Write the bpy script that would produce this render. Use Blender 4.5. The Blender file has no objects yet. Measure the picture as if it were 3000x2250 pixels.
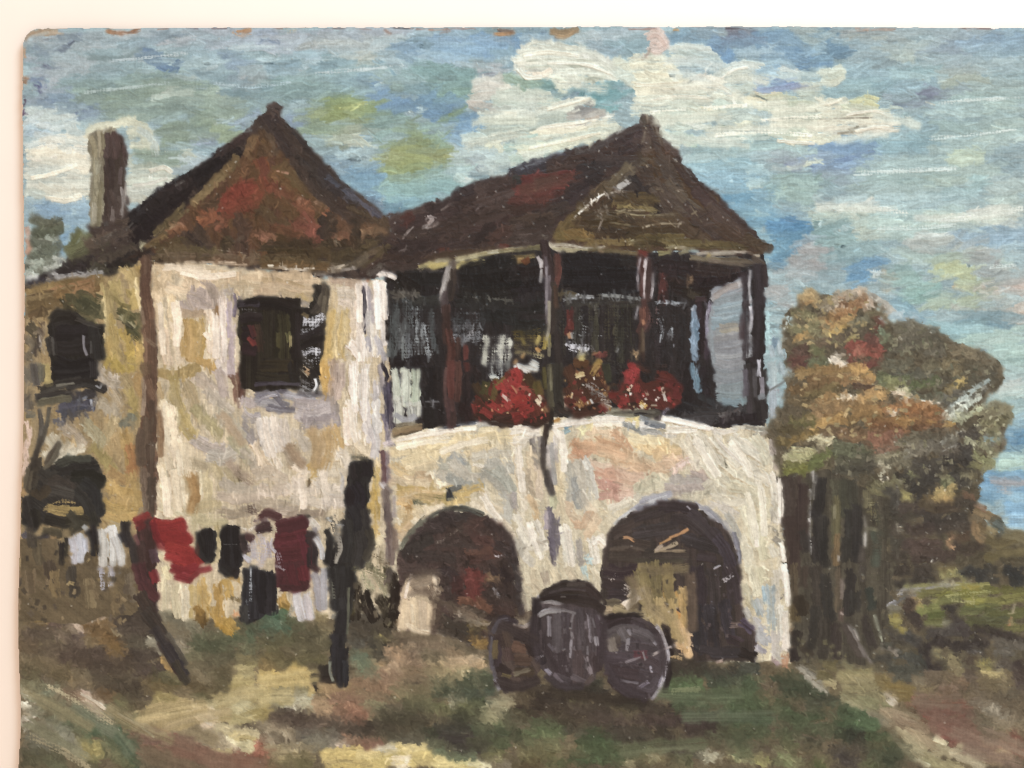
import bpy, math, random
import numpy as np

WORLD_COLOR = (1.0, 0.745, 0.565, 1)
WORLD_STRENGTH = 1.05
LAMPS = [
    ('ceiling_lamp', (0.25, -0.45, 2.06), (0.05, 0.0, 1.62), 0.30, 3.9, (0.66, 0.90, 1.0)),
]
PAINT_SAT, PAINT_SPEC = 0.70, 0.20
ROOM_LIGHT = ((1.336, 1.154, 1.002), (0.076, 0.094, 0.104), (-0.086, -0.127, -0.135), (-0.025, -0.048, -0.054), (0.04, 0.032, 0.038))
VEIL = 0.003
GRADE = [   # passages, gain, saturation, contrast
    (('wall',), (1.05, 1.015, 0.985), 1.0, 1.18),
    (('arcade',), (1.07, 1.045, 1.03), 1.0, 1.15),
    (('wing',), (1.06, 1.03, 1.0), 1.05, 1.1),
    (('ground', 'path_right'), (1.14, 1.10, 1.05), 0.88, 1.02),
    (('path',), (1.16, 1.12, 1.06), 0.95, 1.0),
    (('trunk#one', 'trunk#two', 'trunk#three', 'trunk#four', 'tree_gap'), (1.10, 1.08, 1.05), 0.9, 0.9),
    (('sky', 'water'), (1.04, 1.065, 1.06), 1.0, 1.15),
    (('cloud#upper', 'cloud#main', 'cloud#lower', 'cloud#left', 'cloud#chimney', 'cloud#pink'), (1.10, 1.09, 1.055), 1.05, 1.12),
    (('tree', 'bush#right', 'hill'), (1.18, 1.165, 1.12), 0.82, 0.93),
    (('arch#one', 'arch#two', 'arch#lit'), (1.16, 1.12, 1.12), 1.0, 1.0),
    (('roof_right', 'roof_right_face', 'roof_left', 'roof_left_face'), (1.06, 1.05, 1.05), 1.05, 1.12),
    (('veranda',), (0.96, 0.96, 1.0), 1.0, 1.05),
    (('barrel#front', 'barrel#right', 'barrel#left', 'barrel#back'), (1.02, 1.0, 1.02), 1.0, 0.92),
]
WALL_A, WALL_B = (0.82, 0.81, 0.80, 1), (0.86, 0.85, 0.84, 1)

# ---------------------------------------------------------------- camera, light
S = bpy.context.scene
K = 0.40 / 3000.0                      # metres per photograph pixel
ZC = 1.5
def W(sx, sy, y=0.0):                  # photograph pixel -> world point on the wall
    return ((sx - 1500.0) * K, y, ZC - (sy - 1125.0) * K)

BOARD_T = 0.0032
cam_d = bpy.data.cameras.new('camera')
cam = bpy.data.objects.new('camera', cam_d)
S.collection.objects.link(cam)
cam_d.sensor_width = 36.0
CAM_D = 0.62
cam_d.lens = 36.0 * CAM_D / 0.40
cam_d.clip_start = 0.01
cam_d.clip_end = 50.0
cam.location = (0.0, -(CAM_D + BOARD_T), ZC)
cam.rotation_euler = (math.radians(90), 0, 0)
S.camera = cam

wd = bpy.data.worlds.new('World')
S.world = wd
wd.use_nodes = True
bg = wd.node_tree.nodes['Background']
bg.inputs['Color'].default_value = WORLD_COLOR
bg.inputs['Strength'].default_value = WORLD_STRENGTH

def area(name, loc, target, size, power, color):
    l = bpy.data.lights.new(name, 'AREA')
    l.shape = 'SQUARE'; l.size = size; l.energy = power; l.color = color
    o = bpy.data.objects.new(name, l)
    S.collection.objects.link(o)
    o.location = loc
    from mathutils import Vector
    o.rotation_euler = (Vector(target) - Vector(loc)).to_track_quat('-Z', 'Y').to_euler()
    return o
for a_ in LAMPS:
    area(*a_)
S.view_settings.view_transform = 'Standard'
S.view_settings.look = 'None'
S.view_settings.exposure = 0.0
S.view_settings.gamma = 1.0
S.cycles.pixel_filter_type = 'BLACKMAN_HARRIS'
S.cycles.filter_width = 1.2

# ---------------------------------------------------------------- paint canvas
Q = 2.36                               # photograph pixels per sample
X0, Y0 = 40.0, 68.0                    # upper left sample
NX = int((3190 - X0) / Q) + 1
NY = int((2390 - Y0) / Q) + 1
rng = np.random.default_rng(7)
random.seed(7)

def srgb(h):
    return np.array([int(h[i:i + 2], 16) for i in (0, 2, 4)], np.float32) / 255.0

def blur1(a, n, axis):
    """box blur of odd width n, wrapping"""
    c = np.cumsum(np.concatenate([np.take(a, range(-(n // 2) - 1, 0), axis), a,
                                  np.take(a, range(0, n // 2), axis)], axis), axis)
    hi = np.take(c, range(n, c.shape[axis]), axis)
    lo = np.take(c, range(0, c.shape[axis] - n), axis)
    return ((hi - lo) / n).astype(np.float32)

def norm(a):
    a = a - a.mean()
    a = a / (a.std() * 4.2) + 0.5
    return np.clip(a, 0, 1).astype(np.float32)

TN = 512
def noise(nu, nv, k=2):
    a = rng.random((TN, TN)).astype(np.float32)
    for _ in range(k):
        if nu > 1: a = blur1(a, nu, 0)
        if nv > 1: a = blur1(a, nv, 1)
    return norm(a)
BR = norm(noise(31, 1) * 1.0 + noise(45, 3) * 1.0 + noise(61, 7) * 0.7)   # bristles: long in u, fine in v
BW = noise(41, 5)                                                        # broad streaks
MO = norm(noise(9, 9) + noise(3, 3) * 0.6)                               # mottle
RG = norm(noise(5, 5) + noise(11, 11))                                   # edge raggedness
FI = noise(1, 1, 1)

yy, xx = np.mgrid[0:NY, 0:NX].astype(np.float32)
px = xx * Q + X0
py = yy * Q + Y0
def tile(n, ou=0, ov=0):
    r = np.tile(np.roll(n, (ou, ov), (0, 1)), (NY // TN + 2, NX // TN + 2))
    return r[:NY, :NX]
wob = (tile(MO) - 0.5) * 3.0
P_W = 9.4
WEAVE = (np.abs(np.sin(math.pi * (px + wob) / P_W)) * 0.5 + np.abs(np.sin(math.pi * (py + wob) / P_W)) * 0.5)
WEAVE = np.clip(WEAVE * 0.8 + (tile(FI, 31, 77) - 0.5) * 0.55 + (tile(MO, 90, 14) - 0.5) * 0.3, 0, 1).astype(np.float32)

C = np.zeros((NY, NX, 3), np.float32) + srgb('9a7a58')
H = np.zeros((NY, NX), np.float32)
ID = np.zeros((NY, NX), np.int16)
parts = ['board_ground']
pid = {'board_ground': 0}
def part(key):
    if key not in pid:
        pid[key] = len(parts)
        parts.append(key)
    return pid[key]

def sstep(e0, e1, x):
    t = np.clip((x - e0) / (e1 - e0), 0, 1)
    return t * t * (3 - 2 * t)

def lookup(n, u, v, ou, ov):
    return n[(u.astype(np.int32) + ou) % TN, (v.astype(np.int32) + ov) % TN]

def curve(pts):
    n = len(pts)
    if n == 1:
        return [pts[0], (pts[0][0] + 0.5, pts[0][1])]
    if n == 2:
        return pts
    out = []
    for i in range(n - 1):
        p0 = pts[max(i - 1, 0)]; p1 = pts[i]; p2 = pts[i + 1]; p3 = pts[min(i + 2, n - 1)]
        for k in range(4):
            t = k / 4.0
            out.append(tuple(0.5 * (2 * p1[j] + (p2[j] - p0[j]) * t + (2 * p0[j] - 5 * p1[j] + 4 * p2[j] - p3[j]) * t * t
                             + (3 * p1[j] - p0[j] - 3 * p2[j] + p3[j]) * t ** 3) for j in (0, 1)))
    out.append(pts[-1])
    return out

def composite(sl, al, c1, c2, br, bw, mo, th, pidv, lum, ridge=None, idt=0.45):
    m = np.clip(bw * 0.65 + br * 0.35, 0, 1)
    m = sstep(0.25, 0.75, m)[..., None]
    col = c1 * (1 - m) + c2 * m
    col = col * (1.0 + lum * (br - 0.5) + 0.6 * lum * (mo - 0.5))[..., None]
    a = al[..., None]
    C[sl] = C[sl] * (1 - a) + col * a
    h = th * (0.30 + 0.95 * br)
    if ridge is not None:
        h = h + ridge * th
    H[sl] = H[sl] * (1 - 0.62 * al) + al * h
    if pidv is not None:
        ID[sl] = np.where(al > idt, pidv, ID[sl])

MODE = {'s': (0.95, 0.0, 0.50, 1.2), 'S': (0.80, 0.0, 0.34, 5.0), 'k': (0.95, 1.0, 0.42, 1.2), 'h': (1.0, 0.0, 1.0, 1.0), 'r': (0.85, 0.0, 0.42, 2.4)}
def stroke(mode, w, c1, c2, pts, pidv, clip=None, lum=0.16):
    """pts and w in samples"""
    amax, dry, th, feather = MODE[mode]
    pts = curve(pts)
    w = max(w, 1.3)
    m = w * 0.75 + 5
    xs = [p[0] for p in pts]; ys = [p[1] for p in pts]
    ix0 = max(int(min(xs) - m), 0); ix1 = min(int(max(xs) + m) + 2, NX)
    iy0 = max(int(min(ys) - m), 0); iy1 = min(int(max(ys) + m) + 2, NY)
    if ix1 - ix0 < 2 or iy1 - iy0 < 2:
        return
    hgt, wid = iy1 - iy0, ix1 - ix0
    D = np.full((hgt, wid), 1e9, np.float32)
    U = np.zeros((hgt, wid), np.float32); V = np.zeros((hgt, wid), np.float32)
    u0 = 0.0
    last = len(pts) - 2
    for i in range(len(pts) - 1):
        ax, ay = pts[i]; bx, by = pts[i + 1]
        L = math.hypot(bx - ax, by - ay)
        if L < 1e-4:
            continue
        jx0 = max(int(min(ax, bx) - m) - ix0, 0); jx1 = min(int(max(ax, bx) + m) + 2 - ix0, wid)
        jy0 = max(int(min(ay, by) - m) - iy0, 0); jy1 = min(int(max(ay, by) + m) + 2 - iy0, hgt)
        if jx1 <= jx0 or jy1 <= jy0:
            u0 += L; continue
        gx = xx[iy0 + jy0:iy0 + jy1, ix0 + jx0:ix0 + jx1] - ax
        gy = yy[iy0 + jy0:iy0 + jy1, ix0 + jx0:ix0 + jx1] - ay
        dx, dy = (bx - ax) / L, (by - ay) / L
        t = gx * dx + gy * dy
        v = gx * -dy + gy * dx
        tc = np.clip(t, 0, L)
        d = np.hypot(t - tc, v)
        s = (slice(jy0, jy1), slice(jx0, jx1))
        better = d < D[s]
        lo = t if i == 0 else tc
        lo = np.maximum(lo, 0) if i != 0 else lo
        if i != last:
            lo = np.minimum(lo, L)
        D[s] = np.where(better, d, D[s])
        U[s] = np.where(better, lo + u0, U[s])
        V[s] = np.where(better, v, V[s])
        u0 += L
    ou, ov = random.randrange(TN), random.randrange(TN)
    br = lookup(BR, U, V * 1.0 + 300, ou, ov)
    bw = lookup(BW, U, V * 1.0 + 300, ov, ou)
    mo = lookup(MO, U + 600, V + 300, ou, ov)
    rg = lookup(RG, U + 600, V + 300, ov, ov)
    hw = w * 0.5
    r = min(hw * 0.55, 4.0)
    edge = hw + (rg - 0.5) * r * 1.5 - np.abs(V)
    endj = (br - 0.40) * min(w * 0.55, 4.5)
    e2 = np.minimum(U + endj + hw * 0.35, u0 - U + endj + hw * 0.35)
    corner = hw - D + hw * 0.30 + (rg - 0.5) * r            # round the ends a little
    e = np.minimum(np.minimum(edge, e2), corner + 0.6)
    al = np.clip(e / feather + 0.5, 0, 1) * amax
    sl = (slice(iy0, iy1), slice(ix0, ix1))
    if dry:
        wv = WEAVE[sl]
        cov = br * 0.62 + wv * 0.50 + (mo - 0.5) * 0.30 - 0.12 * (np.abs(V) / max(hw, 1))
        al = al * sstep(0.40, 0.68, cov)
    else:
        al = al * (0.72 + 0.28 * sstep(0.15, 0.45, br))
        # thin ends
        tail = sstep(0, max(u0 * 0.35, 2), np.minimum(U, u0 - U) + hw * 0.5)
        al = al * np.where(tail < 1, np.clip(sstep(0.0, 0.5, br + tail), 0, 1), 1)
    if clip is not None:
        al = al * (ID[sl] == clip)
    if mode == 'S':
        rd = None
    else:
        rd = 0.55 * np.exp(-((np.abs(V) - hw * 0.86) / max(hw * 0.16, 0.8)) ** 2)
    composite(sl, al.astype(np.float32), c1, c2, br, bw, mo, th, pidv, lum, rd)

def inside(X, Y, pts):
    r = np.zeros(X.shape, bool)
    n = len(pts)
    for i in range(n):
        xa, ya = pts[i]; xb, yb = pts[(i + 1) % n]
        if ya == yb: continue
        c = ((ya > Y) != (yb > Y)) & (X < (xb - xa) * (Y - ya) / (yb - ya) + xa)
        r ^= c
    return r

def poly(feather, ang, c1, c2, pts, pidv):
    xs = [p[0] for p in pts]; ys = [p[1] for p in pts]
    ix0 = max(int(min(xs)) - 6, 0); ix1 = min(int(max(xs)) + 7, NX)
    iy0 = max(int(min(ys)) - 6, 0); iy1 = min(int(max(ys)) + 7, NY)
    sl = (slice(iy0, iy1), slice(ix0, ix1))
    gx = xx[sl]; gy = yy[sl]
    a = math.radians(ang)
    U = gx * math.cos(a) + gy * math.sin(a); V = -gx * math.sin(a) + gy * math.cos(a)
    ou, ov = random.randrange(TN), random.randrange(TN)
    br = lookup(BR, U + 4000, V + 4000, ou, ov)
    bw = lookup(BW, U + 4000, V + 4000, ov, ou)
    mo = lookup(MO, U + 4000, V + 4000, ou, ov)
    rg = lookup(RG, gx + 4000, gy + 4000, ou, ou)
    rg2 = lookup(RG, gx + 4000, gy + 4000, ov, ou)
    k = 3.0 + feather
    acc = 0
    for ddx, ddy in ((0.25, 0.25), (-0.25, 0.25), (0.25, -0.25), (-0.25, -0.25)):
        acc = acc + inside(gx + ddx + (rg - 0.5) * k, gy + ddy + (rg2 - 0.5) * k, pts)
    al = (acc / 4.0).astype(np.float32)
    composite(sl, al, c1, c2, br, bw, mo, 0.35, pidv, 0.16)

def feather(key, n, ln, wd_):
    """small dabs dragged across the outline of a passage"""
    if key not in pid: return
    m = ID == pid[key]
    e = m & ~(np.roll(m, 2, 0) & np.roll(m, -2, 0) & np.roll(m, 2, 1) & np.roll(m, -2, 1))
    ys, xs = np.nonzero(e)
    if len(ys) == 0: return
    for i in rng.integers(0, len(ys), int(n)):
        y, x = int(ys[i]), int(xs[i])
        if y < 6 or x < 6 or y > NY - 7 or x > NX - 7: continue
        c = C[y, x].copy()
        # which way is out
        oy = float(m[y - 5:y, x].sum() - m[y + 1:y + 6, x].sum()); ox = float(m[y, x - 5:x].sum() - m[y, x + 1:x + 6].sum())
        a = math.atan2(oy, ox) + random.gauss(0, 0.9)
        l = ln * random.uniform(0.3, 0.8)
        cc = C[np.clip(y - int(4 * math.sin(a)), 0, NY - 1), np.clip(x - int(4 * math.cos(a)), 0, NX - 1)].copy()
        stroke(random.choice('rrk'), wd_ * random.uniform(0.6, 1.3), cc, c,
               [(x - math.cos(a) * l * 0.5, y - math.sin(a) * l * 0.5), (x + math.cos(a) * l * 0.5, y + math.sin(a) * l * 0.5)], pid[key])

def glint_speck(key, n, k):  # sparkle on paint peaks, put into the colour as small pale dots
    if key not in pid: return
    ys, xs = np.nonzero(ID == pid[key])
    if len(ys) == 0: return
    hi = np.array((0.86, 0.82, 0.76), np.float32)
    for i in rng.integers(0, len(ys), int(n)):
        y, x = int(ys[i]), int(xs[i])
        kk = k * random.uniform(0.3, 1.15)
        c = C[y, x] * (1 - kk) + hi * kk
        a = random.uniform(0, math.pi); l = random.uniform(0.3, 2.2)
        stroke('h', random.uniform(1.3, 2.2), c, c * 0.9, [(x, y), (x + l * math.cos(a), y + l * math.sin(a))], None, clip=pid[key])

TILES = {'O': (3000 / 2212, 0, 0)}
for i in range(5): TILES['A%d' % i] = (6000 / 2212, 600 * i, 0)
for r_, k_ in ((450, 'B'), (1050, 'C'), (1650, 'D')):
    for i in range(4): TILES['%s%d' % (k_, i)] = (7500 / 2074, 750 * i, r_)

def box(a, n):
    for ax in (0, 1):
        w_ = [(0, 0)] * a.ndim; w_[ax] = (n // 2 + 1, n // 2)
        c = np.cumsum(np.pad(a, w_), ax)
        a = np.take(c, range(n, c.shape[ax]), ax) - np.take(c, range(0, c.shape[ax] - n), ax)
    return a

def restroke(key, n, ln, wd_, ang, jit, cj=0.05, bl=5, mode='r'):
    """short strokes in the colours already there, as the painter dragged wet paint about"""
    if key not in pid: return
    p = pid[key]
    ys, xs = np.nonzero(ID == p)
    if len(ys) == 0: return
    cnt = int(n * len(ys) / (ln * wd_))
    y0, y1, x0, x1 = ys.min(), ys.max() + 1, xs.min(), xs.max() + 1
    bl = int(bl) | 1
    m = (ID[y0:y1, x0:x1] == p).astype(np.float32)
    B = box(C[y0:y1, x0:x1] * m[..., None], bl) / np.maximum(box(m, bl), 1e-3)[..., None]
    idx = rng.integers(0, len(ys), cnt)
    for i in idx:
        y, x = int(ys[i]), int(xs[i])
        c = B[y - y0, x - x0] * (1 + (random.random() - 0.5) * 2 * cj)
        c2 = 0.5 * (c + C[y, x]) * (1 + (random.random() - 0.5) * 2 * cj)
        a = math.radians(ang + random.gauss(0, jit))
        l = ln * random.uniform(0.5, 1.2) * 0.5
        b = random.uniform(-0.25, 0.25) * l
        dx, dy = math.cos(a), math.sin(a)
        stroke(mode, wd_ * random.uniform(0.6, 1.2), c, c2,
               [(x - dx * l, y - dy * l), (x - dy * b, y + dx * b), (x + dx * l, y + dy * l)], None, clip=p, lum=0.12)

def run(text, only=None):
    sc, ox, oy = TILES['O']
    cur = None
    for ln in text.split('\n'):
        ln = ln.strip()
        if not ln: continue
        if ln[0] == 'T':
            sc, ox, oy = TILES[ln.split()[1]]; continue
        if ln[0] == '@':
            cur = part(ln[1:]); continue
        f = ln.split()
        if only is not None and (f[0] in 'RMKXFD' or cur != pid.get(only)): continue
        if f[0] == 'X':
            for t in TEXTS:
                if t is not text: run(t, f[1])
            continue
        if f[0] == 'F':
            feather(f[1], *[float(v) for v in f[2:5]]); continue
        if f[0] == 'K':
            glint_speck(f[1], float(f[2]), float(f[3])); continue
        if f[0] == 'M':
            restroke(f[1], *[float(v) for v in f[2:7]], cj=float(f[7]), bl=1, mode='s'); continue
        if f[0] == 'R':
            restroke(f[1], *[float(v) for v in f[2:7]], *[float(v) for v in f[7:9]]); continue
        if f[0] == 'D':            # D width length number angle spread colours outline: loose dabs
            cs = [srgb(a) for a in f[6].split(',')]
            v = [float(a) for a in f[7:]]
            pts = [((v[i] * sc + ox - X0) / Q, (v[i + 1] * sc + oy - Y0) / Q) for i in range(0, len(v) - 1, 2)]
            w_, l_, n_, an_, sp_ = [float(a) for a in f[1:6]]
            xs_ = [p[0] for p in pts]; ys_ = [p[1] for p in pts]
            k = 0
            while k < n_:
                x = random.uniform(min(xs_), max(xs_)); y = random.uniform(min(ys_), max(ys_))
                if not inside(np.array([x]), np.array([y]), pts)[0]: continue
                k += 1
                a = math.radians(random.gauss(an_, sp_)); h_ = l_ * random.uniform(0.3, 0.8) * 0.5
                c_ = random.choice(cs) * random.uniform(0.88, 1.1)
                stroke(random.choice('ssk'), w_ * random.uniform(0.6, 1.3), c_, c_ * random.uniform(0.85, 1.1),
                       [(x - math.cos(a) * h_, y - math.sin(a) * h_), (x + math.cos(a) * h_, y + math.sin(a) * h_)], cur)
            continue
        q = 3 if f[0] == 'p' else 2
        cs = f[q].split(',')
        c1 = srgb(cs[0]); c2 = srgb(cs[-1])
        v = [float(a) for a in f[q + 1:]]
        pts = [((v[i] * sc + ox - X0) / Q, (v[i + 1] * sc + oy - Y0) / Q) for i in range(0, len(v) - 1, 2)]
        if f[0] == 'p':
            poly(float(f[1]), float(f[2]), c1, c2, pts, cur)
        else:
            stroke(f[0], float(f[1]) * sc / Q, c1, c2, pts, cur)

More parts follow.
